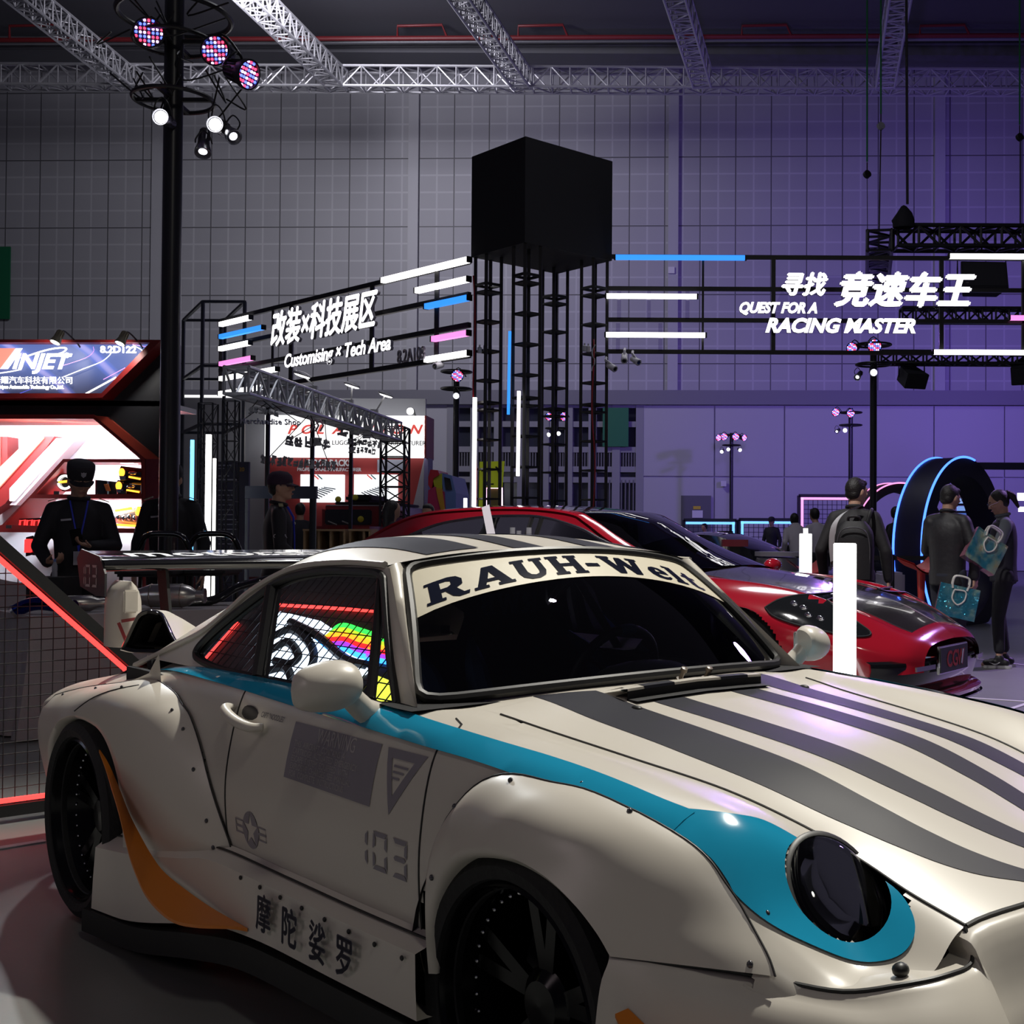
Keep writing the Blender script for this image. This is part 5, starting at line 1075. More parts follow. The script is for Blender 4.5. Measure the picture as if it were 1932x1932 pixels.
headlamp(250, 897, 42, 26, 'black headlamp with amber strip, upper of the two stacked at the booth corner', 'long'); headlamp(246, 922, 46, 24, 'black headlamp with amber strip, lower of the two stacked at the booth corner', 'long')
headlamp(243, 976, 52, 42, 'clear chrome headlamp with amber glow on the lower booth shelf', 'clear'); headlamp(62, 990, 44, 24, 'tail lamp with three red light loops on the lower booth shelf', 'tail')
headlamp(60, 1030, 14, 36, 'tall amber glowing lamp below the shelves, left of the guard', 'tail')
for k, (u, v) in enumerate(((110, 930), (20, 994), (236, 929))):
    p = W(u, v, BY + .03); mb = MB(); mb.box((p.x, p.y - .03, p.z), (.05, .01, .03)); o = mb.build('price_tag', mat('tag_dark', (.03, .03, .035), .4)); tag(o, ('small dark shelf tag under the round headlamp', 'small dark shelf tag beside the red tail lamp', 'small dark shelf tag under the stacked headlamps')[k], 'shelf tag', 'shelf tags')
# booth counter and floor carpet
a, b, c, d_ = G(-200, 1395), G(30, 1405), G(68, 1150), G(-300, 1150)
mb = MB(); q = [V((p.x, p.y, .004)) for p in (G(-500, 1330), G(40, 1445), G(345, 1165), G(-900, 1160))]
carpet = mat('carpet_red', (.30, .022, .018), .8, bump=.1, bscale=200)
mb = MB(); pts = [G(-260, 1330), G(46, 1330), G(64, 1152), G(-200, 1152)]; n = 4; mb.add([(p.x, p.y, .006) for p in pts] + [(p.x, p.y, 0) for p in pts], [(0, 1, 2, 3), (7, 6, 5, 4)] + [(i, (i + 1) % 4, (i + 1) % 4 + 4, i + 4) for i in range(4)]); o = mb.build('carpet', carpet); tag(o, 'red carpet on the hall floor behind the mesh fence at the left edge', 'carpet')
e = empty('counter', tuple(W(0, 1130, 10.6))); tag(e, 'low red booth counter at the left edge', 'counter'); p = W(30, 1100, 10.6); mb = MB(); mb.box((p.x - 1.1 - e.location.x, .2, .28 - e.location.z), (2.7, .4, .56)); mb.build('body', mat('booth_orange_red', (.42, .05, .025), .5), e)
# ================================================================ roof-rack maker's booth, off-road car and shop gantry
PY = 24.0
pb_ = empty('exhibition_booth', (0, 0, 0)); tag(pb_, 'white and red roof rack booth with big slanted red letters in the middle distance', 'booth')
light_w = glow('lightbox_white', (1, 1, 1), 1.25); p_red = mat('panel_red', (.30, .030, .030), .5); p_grey = mat('panel_grey', (.34, .34, .37), .5)
def pane(u0, v0, u1, v1, y, d, name, m, parent): a, b = W(u0, v0, y), W(u1, v1, y); mb = MB(); mb.box(((a.x + b.x) / 2, y + d / 2, (a.z + b.z) / 2), (abs(b.x - a.x), d, abs(a.z - b.z))); return mb.build(name, m, parent)
pane(345, 750, 800, 1090, PY + .9, .1, 'rear_wall', p_grey, pb_); 
pane(500, 783, 801, 863, PY, .8, 'lightbox', light_w, pb_); pane(801, 784, 804, 864, PY, .8, 'lightbox_edge', p_red, pb_)
pane(500, 863, 800, 1100, PY + .25, .2, 'red_wall', p_red, pb_)
slab_y(poly([(776, 968), (800, 866), (800, 1060), (760, 1060)], PY + .2), PY + .2, .05, 'grey_wedge', mat('panel_light', (.42, .42, .46), .5), pb_)
pane(800, 864, 806, 1060, PY + .2, .5, 'end_panel', mat('panel_violet', (.20, .18, .34), .5), pb_)
def btext(s, u, v, hpx, m, align='CENTER', xs=1., shear=0., off=0., y=PY - .02, parent=pb_, sp=1., name='booth_lettering', rz=0., mirror=False):
    p = W(u, v, y); return text(name, s, hpx / 2280 * y, m, parent, tuple(p), (R(90), 0, rz), .01, align, shear, -xs if mirror else xs, off, sp)
tred = mat('letter_red', (.70, .05, .05), .5, emit=(.80, .10, .08), strength=.7); tblk = mat('letter_black', (.02, .02, .025), .5); twh = mat('letter_white', (.62, .62, .66), .5)
for ch, u in zip('POLARSION', (549, 577, 603, 636, 668, 694, 720, 748, 782)): btext(ch, u, 811, 24, tred, shear=.35, xs=1.15, off=.007)
btext('CAR LUGGAGE RACK MANUFACTURER', 702, 836, 12, tblk, xs=.95); btext('ROOF RACKS', 622, 874, 17, twh, off=.006, y=PY + .22, xs=.8); btext('PROFESSIONAL MANUFACTURER', 621, 886, 9, twh, y=PY + .22, xs=.9, off=.002)
pane(712, 867, 762, 891, PY + .2, .03, 'info_plate', mat('plate_pale', (.36, .37, .46), .5), pb_)
for u0, u1 in ((567, 647), (668, 748)):
    pane(u0, 895, u1, 948, PY + .1, .14, 'picture_lightbox', glow('picture_white', (.95, .98, 1), 1.1), pb_)
    for k in range(7):
        mb = MB(); mb.tube([W(u0 + 14 + k * 5, 929 - k * 1.6, PY + .08), W(u0 + 36 + k * 5, 941 - k * 3., PY + .08)], .012, 5); mb.build('picture_line', mat('line_grey', (.25, .28, .32), .5), pb_)
    for q, m_ in (((u0 + 25, 896), tred), ((u0 + 32, 896), mat('line_cyan', (.25, .55, .6), .5))): mb = MB(); mb.bar(W(q[0], q[1], PY + .08), W(q[0] + 9, 904, PY + .08), .05, .02); mb.build('picture_stroke', m_, pb_)
for k, (u, v) in enumerate(((575, 783), (672, 783), (774, 778))):
    p = W(u, v - 2, PY - .3); e = empty('spot_lamp', tuple(p)); tag(e, ('bright small lamp over the left part of the white lightbox', 'bright small lamp over the middle of the white lightbox', 'bright small lamp over the right end of the white lightbox')[k], 'lamp', 'lightbox lamps')
    mb = MB(); mb.ball((0, 0, 0), .07); mb.build('lamp_head', glow('lamp_face', (1, .98, .92), 6.), e, smooth=True); mb = MB(); mb.tube([(0, .05, .02), (0, .3, .06), (0, .5, -.05)], .02, 6); mb.build('arm', black_matt, e)
# farther white boxes to the left of the gantry
wb = empty('exhibition_booth', (0, 0, 0)); tag(wb, 'white lit booth wall behind the black gantry tower', 'booth')
pane(345, 745, 500, 858, 25.2, .5, 'lightbox', light_w, wb); pane(345, 858, 500, 1116, 25.5, .2, 'red_wall', mat('panel_pink', (.34, .08, .085), .5), wb)
for ch, u in zip('POLAR', (346, 356, 365, 375, 388)): btext(ch, u, 823, 10, tred, y=25.15, parent=wb)
btext('7', 379, 800, 40, tred, shear=.4, y=25.15, parent=wb); 
# off-road car under the lightboxes
JY = 20.4
ow = empty('offroad_car', tuple(G(664, 1124))); ow.location.y = JY; ow.location.x = W(664, 980, JY).x; ow.location.z = 0; tag(ow, 'red boxy off-road car with black roof box under the picture lightboxes', 'car')
jred = mat('car_red', (.20, .012, .012), .3, coat=.5); dkg = mat('dark_glazing', (.01, .011, .013), .1, coat=.5)
def jl(u, v): p = W(u, v, JY); return (p.x - ow.location.x, p.z)
def jbox(u0, v0, u1, v1, y0, y1, name, m, bev=.03): a, b = jl(u0, v0), jl(u1, v1); mb = MB(); mb.box(((a[0] + b[0]) / 2, (y0 + y1) / 2, (a[1] + b[1]) / 2), (abs(b[0] - a[0]), y1 - y0, abs(a[1] - b[1]))); return mb.build(name, m, ow, bevel=bev)
jbox(590, 953, 728, 1000, .5, 3.6, 'cab', jred, .06); jbox(598, 960, 688, 990, .47, .55, 'windscreen', dkg, .02); jbox(694, 962, 716, 992, .6, 1.5, 'side_window', dkg, .01); jbox(590, 993, 726, 1045, -.9, 3.6, 'body', jred, .06); jbox(600, 1050, 716, 1080, -1., 3.4, 'chassis', black_matt, .04)
jbox(628, 930, 678, 945, .8, 2.2, 'roof_box', black_matt, .04); jbox(612, 945, 725, 951, .6, 3.0, 'roof_rack', black_matt, .02); jbox(597, 951, 722, 954, .55, 3.4, 'roof_panel', mat('roof_silver', (.4, .4, .43), .3), .01)
jbox(622, 1004, 690, 1030, -.93, -.88, 'grille', black_matt, .01)
for u in (604, 708):
    for yy in (-.3, 2.4): mb = MB(); mb.lathe([(.2, -.14), (.38, -.14), (.40, -.08), (.40, .08), (.38, .14), (.2, .14)], 24, Matrix.Translation((jl(u, 1000)[0], yy, .40)) @ Matrix.Rotation(R(90), 4, 'Y')); mb.build('wheel', tyre_m, ow, smooth=True)
for u, v, yy in ((648, 936, .78), (668, 979, .45), (617, 940, .7)): p = jl(u, v); mb = MB(); mb.ball((p[0], yy, p[1]), (.055, .02, .055)); mb.build('yellow_disc', mat('disc_yellow', (.55, .50, .03), .5), ow, smooth=True)
for a, b in (((605, 983), (622, 990)), ((632, 983), (650, 990))): p, q = jl(*a), jl(*b); mb = MB(); mb.tube([(p[0], .45, p[1]), (q[0], .45, q[1])], .012, 5); mb.build('wiper', mat('wiper_grey', (.2, .2, .2), .5), ow)
# wooden counter cells in front of it
wd = mat('plywood', (.36, .23, .12), .6, vary=.15, vscale=8)
for k, (u0, u1) in enumerate(((573, 652), (659, 700))):
    y = 17.5; e = empty('wooden_shelf', (W((u0 + u1) / 2, 1000, y).x, y, 0)); tag(e, ('open plywood counter left of the red off-road car grille', 'plywood counter block right of the gap below the off-road car')[k], 'counter', 'plywood counters'); a, b = W(u0, 998, y), W(u1, 998, y); w = b.x - a.x; z = a.z
    mb = MB(); mb.box((0, .2, z - .015), (w, .5, .03)); mb.build('top', wd, e); mb = MB(); mb.box((0, .43, z / 2), (w, .03, z - .03)); mb.build('back', wd, e)
    for i in range(4 if k == 0 else 3): f = (0, .36, .66, 1)[i] if k == 0 else (0, .7, 1)[i]; mb = MB(); mb.box((-w / 2 + .015 + (w - .03) * f, .2, z / 2 - .015), (.03, .44, z - .03)); mb.build('divider', wd, e)
# ---- shop gantry: light truss on two lattice towers with hanging letters
ga, gb = W(446, 690, 13.6), W(742, 780, 20.5); gz = W(446, 742, 13.6).z
ga = V((ga.x, ga.y, gz)); gb = V((gb.x, gb.y, gz))
truss('gantry_truss', ga, gb, .28, .30, 22, mat('gantry_steel', (.50, .52, .55), .35, metal=.5), 'pale steel lattice beam sloping away above the merchandise shop', r=.022, rd=.016)
def mast(name, u, v0, y, w, label, n=12, v1=None, m=None, rz=0.):
    p = W(u, v0, y); q = truss_mb(V((0, 0, 0)), V((0, 0, p.z)), w, w, n, r=.011 if w < .3 else .022, rd=.005 if w < .3 else .012, up=(0, 1, 0)); o = q.build(name, m or blk_t, smooth=True, fix=False); o.location = (p.x, p.y, 0); o.rotation_euler = (0, 0, rz); tag(o, label, 'truss mast', 'shop gantry masts'); return o
mast('truss_mast', 388, 760, 13.5, .16, 'thin black lattice mast left of the white vertical light bar'); mast('truss_mast', 432, 755, 13.6, .14, 'thin black lattice mast right of the white vertical light bar')
mast('truss_mast', 741, 805, 20.5, .40, 'black lattice mast under the far end of the pale beam')
def post(u, v0, y, w, label, m=blk_t, name='gantry_post', group='black square posts of the shop gantry'):
    p = W(u, v0, y); mb = MB(); mb.box((p.x, p.y, p.z / 2), (w, w, p.z)); o = mb.build(name, m); tag(o, label, 'post', group); return o
post(506, 760, 15.0, .045, 'black post standing behind the third guard head'); post(590, 782, 17.0, .05, 'black post left of the off-road car windscreen'); post(663, 795, 18.8, .05, 'black post in front of the off-road car windscreen')
# open frame behind the sign on the left
cf = empty('cage_frame', (0, 0, 0)); tag(cf, 'tall black open box frame behind the left end of the slanted sign', 'frame'); mb = MB()
c1, c2, c3, c4 = W(383, 569, 22.4), W(462, 568, 22.4), W(347, 556, 24.4), W(425, 554, 24.4); zt_ = c1.z
pts = [V((c.x, c.y, zt_)) for c in (c1, c2, c4, c3)]
for zz in (zt_, W(383, 690, 22.4).z, W(383, 800, 22.4).z):
    for i in range(4): mb.bar((pts[i].x, pts[i].y, zz), (pts[(i + 1) % 4].x, pts[(i + 1) % 4].y, zz), .05)
for p in pts: mb.bar((p.x, p.y, 0), p, .055)
mb.build('frame_bars', mat('frame_slate', (.018, .022, .035), .5), cf)
# hanging back-to-front letters of the shop
grey_let = mat('letter_back', (.30, .30, .33), .6, bump=.4, bscale=30)
gdir = (gb - ga).normalized(); gr = math.atan2(gdir.y, gdir.x)
def hangw(o, p, q, w, f):
    t = V((q.x, q.y, gz + .02)) - p; c, s_ = math.cos(R(14)), math.sin(R(14)); lx, ly = t.x * c + t.y * s_, -t.x * s_ + t.y * c
    for s in (-1, 1):
        P = [(s * w, 0, .02), (lx, ly, t.z)]; P = P if f else [(x, z, -y) for x, y, z in P]
        mb = MB(); mb.tube(P, .006, 5); mb.build('hanging_wire', black_matt, o)
def gtext(s, u, v, hpx, m, f, label, xs=1., off=.0, shear=0.):
    q = ga + (gb - ga) * f; y = q.y - .3; p = W(u, v, y); o = text('hanging_letters', s, hpx / 2280 * y, m, None, tuple(p), (R(90), 0, R(14)), .05, 'CENTER', shear, xs, off, res=2); hangw(o, p, q, .3, None); tag(o, label, 'lettering', 'shop letters hanging from the gantry'); return o
def gblock(u, v, wpx, hpx, n, f, label, seed):
    rnd = random.Random(seed); q = ga + (gb - ga) * f; y = q.y - .3; k = y / 2280; p = W(u, v, y); mb = MB(); w, h = wpx * k, hpx * k
    for i in range(n):
        cx0 = -w / 2 + w * (i + .5) / n; cw = w / n * .92
        for j in range(6):
            if rnd.random() < .6: z = (rnd.random() - .5) * h * .9; mb.box((cx0, rnd.random() * .02, z), (cw * (.6 + .4 * rnd.random()), .10, h * .16), Matrix.Rotation(rnd.uniform(-.25, .25), 3, 'Y'))
            else: mb.box((cx0 + (rnd.random() - .5) * cw * .8, rnd.random() * .02, (rnd.random() - .5) * h * .3), (cw * .2, .10, h * (.5 + .4 * rnd.random())), Matrix.Rotation(rnd.uniform(-.25, .25), 3, 'Y'))
    o = mb.build('hanging_letters', grey_let); o.location = p; o.rotation_euler = (0, R(4), R(14)); hangw(o, p, q, w * .4, lambda s_, z_: (s_, 0, z_)); tag(o, label, 'lettering', 'shop letters hanging from the gantry'); return o
gblock(497, 776, 56, 13, 6, .10, 'grey row of letter backs hanging nearest the lattice masts', 3)
gtext('Merchandise Shop', 510, 796, 15, mat('letter_lilac', (.28, .28, .42), .5), .15, 'lilac Merchandise Shop letters hanging left of the red lightbox word', xs=1.)
gblock(581, 836, 84, 22, 5, .45, 'grey row of letter backs hanging over the words CAR LUGGAGE', 5); gblock(563, 873, 138, 19, 14, .35, 'longest grey row of letter backs, hanging over the ROOF RACKS line', 6)
gblock(670, 811, 66, 26, 3, .72, 'grey row of letter backs over the right half of the red word', 8); gblock(688, 836, 64, 13, 7, .78, 'grey row of letter backs hanging below the middle of the lightbox', 9); gblock(683, 850, 50, 12, 7, .76, 'shortest grey row of letter backs, lowest at the lightbox edge', 10)
for k in range(3): a = W(586 + k * 9, 792, 16.5); mb = MB(); mb.tube([a, W(592 + k * 9, 803, 16.5), W(586 + k * 9, 814, 16.5)], .014, 5); o = mb.build('chevron', mat('chevron_pink', (.45, .28, .34), .5)); tag(o, 'thin pink chevron hanging beside the black post, one of three in a row', 'chevron', 'three hanging chevrons')
# flood lamps on arms along the gantry
for k, (u, v) in enumerate(((664, 726), (728, 744), (570, 706))):
    f = (.62, .82, .38)[k]; q = ga + (gb - ga) * f; y = q.y; base = V((q.x, q.y, gz + .30)); tip = W(u, v, y); e = empty('flood_lamp', tuple(base)); tag(e, ('flood lamp on a bent arm above the middle of the lattice beam', 'flood lamp on a bent arm nearest the far end of the lattice beam', 'flood lamp on an arm behind the lowest slanted sign bar')[k], 'lamp', 'gantry flood lamps')
    mb = MB(); mb.tube([(0, 0, 0), (.05, 0, .08), tuple(tip - base)], .012, 6); mb.box((.02, 0, .07), (.12, .06, .06)); mb.build('arm', mat('lamp_arm', (.35, .35, .38), .4), e)
    mb = MB(); mb.ball((0, 0, 0), (.13, .10, .035), 14, 8, Matrix.Rotation(R(18), 3, 'Y')); mb.v = [tuple(V(p) + (tip - base)) for p in mb.v]; mb.build('lamp_head', mat('lamp_head_grey', (.45, .45, .5), .3), e, smooth=True)
    mb = MB(); mb.ball((0, 0, -.02), (.11, .085, .02), 14, 6, Matrix.Rotation(R(18), 3, 'Y')); mb.v = [tuple(V(p) + (tip - base)) for p in mb.v]; mb.build('lens', glow('lamp_face', (1, .98, .92), 6.), e, smooth=True)
# vertical light bars and the list board
def vled(u, v0, v1, y, wpx, col, s, label, group='standing light bars'):
    a, b = W(u, v0, y), W(u, v1, y); zb = b.z; mb = MB(); w = wpx / 2280 * y; mb.box((a.x, a.y, (a.z + zb) / 2), (w, w * .7, a.z - zb)); e = mb.build('light_bar', glow('led_%s' % label[:12].replace(' ', '_'), col, s)); tag(e, label, 'light bar', group); return e
LB = (.10, .50, 1.); LWt = (1, .98, .94)
vled(394, 820, 1226, 12.8, 9, LWt, 4., 'white upright light bar left of the lattice masts'); vled(405, 865, 1223, 13.0, 5, LWt, 3., 'thin white upright light bar between the lattice masts'); vled(363, 830, 1239, 12.2, 6, (.12, .50, 1), 3., 'blue upright light bar right of the pole, behind the second guard')
e = empty('list_board', tuple(W(438, 940, 15.5))); tag(e, 'dark board listing exhibitors behind the lattice masts', 'board'); y = 15.5
pane_l = W(409, 871, y), W(466, 1187, y); mb = MB(); mb.box(((pane_l[0].x + pane_l[1].x) / 2 - e.location.x, .03, (pane_l[0].z + pane_l[1].z) / 2 - e.location.z), (pane_l[1].x - pane_l[0].x, .05, pane_l[0].z - pane_l[1].z)); mb.build('board_panel', mat('board_slate', (.045, .045, .075), .5), e)
lt = mat('board_text', (.38, .38, .46), .5)
rnd = random.Random(4); rows = [(878, 26, 2.6), (884, 12, 1.5), (898, 20, 2.4), (905, 38, 2.6)] + [(925 + 9.2 * k, 26 + rnd.random() * 12, 1.7) for k in range(12)]
for v, ln, h in rows:
    a, b = W(412, v, y - .02), W(412 + ln, v, y - .02); mb = MB(); mb.bar(a - e.location, b - e.location, .004, h / 2280 * y, up=(0, 0, 1)); mb.build('board_line', lt, e)
p = W(456, 886, y - .02); text('board_lettering', '20', .07, mat('board_gold', (.4, .22, .03), .5), e, tuple(p - e.location), (R(90), 0, 0), .001, off=.002)
e = empty('sign_table', tuple(W(532, 930, 13.2))); tag(e, 'dark shop counter board standing on thin legs behind the third guard', 'counter'); y = 13.2
a, b = W(464, 917, y), W(598, 941, y); mb = MB(); mb.box(((a.x + b.x) / 2 - e.location.x, 0, (a.z + b.z) / 2 - e.location.z), (b.x - a.x, .06, a.z - b.z)); mb.build('board_panel', mat('counter_navy', (.012, .013, .028), .5), e)
for u in (466, 594): p = W(u, 941, y); mb = MB(); mb.box((p.x - e.location.x, 0, p.z / 2 - e.location.z), (.03, .03, p.z)); mb.build('leg', blk_t, e)
# ================================================================ cube tower and the two sign frames
tb = mat('tower_black', (.008, .008, .010), .45); cube_m = mat('cube_charcoal', (.012, .012, .014), .6)
e1, e2 = V((.72, .69, 0)), V((-.69, .72, 0)); N0 = W(990, 457, 15.5); zc0 = N0.z; zc1 = W(990, 257, 15.5).z
tw = empty('cube_tower', (N0.x, N0.y, 0)); tag(tw, 'black cube held up on four lattice legs in the middle of the hall', 'tower')
L1, L2 = 1.5, 1.2
q = [V((0, 0, 0)), e1 * L1, e1 * L1 + e2 * L2, e2 * L2]
mb = MB(); mb.add([(p.x, p.y, zc0) for p in q] + [(p.x, p.y, zc1) for p in q], [(3, 2, 1, 0), (4, 5, 6, 7)] + [(i, (i + 1) % 4, (i + 1) % 4 + 4, i + 4) for i in range(4)]); mb.build('cube', cube_m, tw)
def leg(c, z1, w=.25):
    mb = MB(); u_, v_ = e1 * (w / 2), e2 * (w / 2); cs = [c - u_ - v_, c + u_ - v_, c + u_ + v_, c - u_ + v_]
    for p in cs: mb.bar((p.x, p.y, 0), (p.x, p.y, z1), .042)
    z = .12
    k = 0
    while z < z1 - .1:
        for i in range(4): mb.bar((cs[i].x, cs[i].y, z), (cs[(i + 1) % 4].x, cs[(i + 1) % 4].y, z), .035, .022)
        mb.box((c.x, c.y, z), (w * .9, w * .9, .008), Matrix.Rotation(math.atan2(e1.y, e1.x), 3, 'Z'))
        if k % 4 == 3:
            for i in range(4): mb.bar((cs[i].x, cs[i].y, z + .1), (cs[(i + 1) % 4].x, cs[(i + 1) % 4].y, z + .1), .035, .03)
        z += .40; k += 1
    return mb.build('leg', tb, tw)
i_ = .17
LC = [e1 * i_ + e2 * i_, e1 * (L1 - i_) + e2 * i_, e1 * (L1 - i_) + e2 * (L2 - i_), e1 * i_ + e2 * (L2 - i_)]
for c in LC: leg(c, zc0)
cab = mat('cable_red', (.35, .01, .02), .5)
for k, (u0, v0, u1, v1, c) in enumerate(((893, 520, 897, 950, cab), (1118, 640, 1121, 955, cab), (1120, 650, 1119, 700, mat('cable_white', (.5, .5, .55), .5)))):
    y = N0.y + (.75 if k == 0 else .72); P = [W(u0 + (u1 - u0) * f + 2.5 * math.sin(9 * f + k), v0 + (v1 - v0) * f, y) for f in np.linspace(0, 1, 14)]; mb = MB(); mb.tube([p - tw.location for p in P], .010, 6); mb.build('cable', c, tw, smooth=True)
for k, (u, v) in enumerate(((916, 655), (905, 659), (1103, 656), (1110, 657))):
    p = W(u, v, N0.y + .7); e = empty('white_bottle', tuple(p)); tag(e, ('white bottle on a shelf plate inside the left tower leg', 'small white box on a shelf plate inside the left tower leg', 'white bottle on a shelf plate inside the right tower leg, left one', 'white bottle on a shelf plate inside the right tower leg, right one')[k], 'bottle', 'bottles on the tower shelf plates')
    mb = MB(); mb.lathe([(0, -.05), (.03, -.05), (.03, .02), (.012, .035), (.012, .06), (0, .06)], 14); mb.build('body', mat('bottle_white', (.55, .55, .6), .4), e, smooth=True)
# ---- light bars helper on a sign plane
BLU, PNK, WHT = (.035, .28, 1.), (1., .28, .72), (1., .97, .95)
def bar_on(pt, u0, v0, u1, v1, th, col, s, label, group):
    a, b = pt(u0, v0), pt(u1, v1); b = V((b.x, b.y, a.z * .5 + b.z * .5)); a = V((a.x, a.y, b.z)); e = empty('light_bar', tuple((a + b) / 2)); tag(e, label, 'light bar', group); c = (a + b) / 2; d = (b - a).normalized()
    mb = MB(); mb.bar(a - c, b - c, th, th); mb.build('tube', glow('led_%d_%d' % (int(col[0] * 100), int(col[1] * 100)), col, s if col is WHT else 1.25), e)
    mb = MB(); mb.bar(a - c - d * .02, a - c + d * .005, th * 1.1); mb.bar(b - c - d * .005, b - c + d * .02, th * 1.1); mb.build('end_cap', tb, e); return e
# left frame: slanting away
LA, LB_ = W(415, 745, 21.3), W(886, 672, 16.45)
lp = lambda u, v, off=0.: plane_pt(u, v, (LA.x, LA.y), (LB_.x, LB_.y), off)
lf = empty('sign_gantry', (LA.x, LA.y, 0)); tag(lf, 'dark slanted sign frame left of the tower holding white letters', 'sign frame')
mb = MB(); o_ = lf.location
bars = [((415, 611), (886, 487)), ((415, 660), (886, 549)), ((415, 704), (886, 607)), ((415, 746), (886, 667))]
EZ = []
for (p, q_) in bars:
    a, b = lp(*p), lp(*q_); z = (a.z + b.z) / 2; EZ.append(z); mb.bar(V((a.x, a.y, z)) - o_, V((b.x, b.y, z)) - o_, .06, .07)
for u in (418, 515, 550, 702, 824): p = lp(u, 600); mb.bar(V((p.x, p.y, EZ[0])) - o_, V((p.x, p.y, EZ[3])) - o_, .06 if u != 515 else .035)
mb.build('frame_bars', tb, lf)
for k, (u0, v0, u1, v1, c) in enumerate(((722, 531, 885, 488, WHT), (786, 549, 884, 526, WHT), (804, 579, 885, 561, BLU), (817, 640, 884, 628, PNK), (803, 680, 885, 665, WHT), (416, 612, 473, 599, WHT), (416, 636, 497, 617, BLU), (415, 658, 472, 647, WHT), (416, 687, 477, 675, PNK), (416, 715, 523, 696, WHT), (415, 744, 497, 729, WHT))):
    L_ = ('white light bar along the top of the slanted frame beside the tower', 'second white light bar down at the right end of the slanted frame', 'blue light bar at the right end of the slanted frame', 'pink light bar at the right end of the slanted frame', 'white light bar at the bottom right of the slanted frame', 'white light bar at the top left of the slanted frame', 'blue light bar at the left end of the slanted frame', 'white light bar between the blue and pink ones at the left end', 'pink light bar at the left end of the slanted frame', 'white light bar below the pink one at the left end', 'lowest white light bar at the left end of the slanted frame')[k]
    bar_on(lambda u, v: lp(u, v, .06), u0, v0, u1, v1, .075, c, 3.2, L_, 'light bars of the slanted sign')
ang = math.atan2(LB_.y - LA.y, LB_.x - LA.x); l_side = mat('letter_side', (.20, .19, .24), .5); l_face = glow('letter_face', (1, .98, 1), 2.6)
def sign_text(s, uc, vc, h, wid, pt, rz, label, shear=.22, off=0., face=l_face, depth=.05, group=None, name='sign_letters', sp=1.):
    c = pt(uc, vc); e = empty(name, tuple(c), rz); tag(e, label, 'sign lettering', group)
    f = text('letter_faces', s, h, face, e, (0, -depth - .004, 0), (R(90), 0, 0), .002, 'CENTER', shear, 1., off, sp); w0 = f.dimensions.x; xs = wid / max(.01, max(v.co.x for v in f.data.vertices) - min(v.co.x for v in f.data.vertices))
    f.data.transform(Matrix.Diagonal((xs, 1, 1, 1)))
    g = text('letter_sides', s, h, l_side, e, (0, -depth / 2, 0), (R(90), 0, 0), depth / 2, 'CENTER', shear, 1., off, sp); g.data.transform(Matrix.Diagonal((xs, 1, 1, 1))); return e
wd_ = lambda u0, v0, u1, v1: (lp(u1, v1) - lp(u0, v0)).length
sign_text('改装×科技展区', 609, 609, .60, 1.0 * math.hypot(lp(709, 590).x - lp(511, 630).x, lp(709, 590).y - lp(511, 630).y), lambda u, v: lp(u, v, .1), ang, 'large white Chinese letters on the slanted sign frame', off=.012)
sign_text('Customising × Tech Area', 636, 667, .30, math.hypot(lp(735, 650).x - lp(538, 685).x, lp(735, 650).y - lp(538, 685).y), lambda u, v: lp(u, v, .1), ang, 'white English words under the Chinese letters on the slanted sign', off=.006)
sign_text('8.2A108', 777, 671, .27, math.hypot(lp(803, 665).x - lp(752, 675).x, lp(803, 665).y - lp(752, 675).y), lambda u, v: lp(u, v, .1), ang, 'grey and red hall number 8.2A108 on the slanted sign', 0., .0, mat('letter_grey_face', (.40, .36, .40), .5), .02)
# right frame: facing the camera
RY = 16.55
rp_ = lambda u, v, off=0.: W(u, v, RY - off)
rf = empty('sign_gantry', (rp_(1160, 600).x, RY, 0)); tag(rf, 'dark wide sign frame right of the tower facing the camera', 'sign frame'); o_ = rf.location; mb = MB()
for v in (486, 546, 605, 665): a, b = rp_(1143, v), rp_(2040, v); z = rp_(1500, v).z; mb.bar(V((a.x, RY, z)) - o_, V((b.x, RY, z)) - o_, .05, .055)
zt1, zt0 = rp_(1500, 484).z, rp_(1500, 667).z
for u, w in ((1326, .03), (1459, .055), (1776, .055), (1931, .05), (2036, .05)): x = rp_(u, 600).x; mb.bar(V((x, RY, zt0)) - o_, V((x, RY, zt1)) - o_, w)
x = rp_(2036, 600).x; mb.bar(V((x, RY, 0)) - o_, V((x, RY, zt1)) - o_, .12)
mb.build('frame_bars', tb, rf)
for k, (u0, v0, u1, v1, c) in enumerate(((1161, 486, 1406, 486, BLU), (1144, 559, 1315, 559, WHT), (1143, 632, 1331, 632, WHT), (1791, 484, 2030, 484, WHT), (1905, 600, 2020, 600, PNK), (1761, 665, 2030, 665, WHT))):
    L_ = ('long blue light bar on top of the wide sign frame', 'white light bar right of the tower, upper of two', 'white light bar right of the tower, lower of two', 'white light bar at the top right corner of the photo frame sign', 'pink light bar at the right edge of the wide sign frame', 'white light bar at the lower right of the wide sign frame')[k]
    bar_on(lambda u, v: rp_(u, v, .07), u0, v0, u1, v1, .062, c, 3.2, L_, 'light bars of the wide sign')
K = RY / 2280
sign_text('寻找', 1512, 541, 46 * K, 88 * K, lambda u, v: rp_(u, v, .08), 0, 'smaller pair of white Chinese letters on the wide sign', .3, .010)
sign_text('竞速车王', 1701, 553, 68 * K, 268 * K, lambda u, v: rp_(u, v, .08), 0, 'four big white Chinese letters on the wide sign', .3, .016)
sign_text('QUEST FOR A', 1466, 583, 27 * K, 146 * K, lambda u, v: rp_(u, v, .08), 0, 'white words QUEST FOR A on the wide sign', .3, .009)
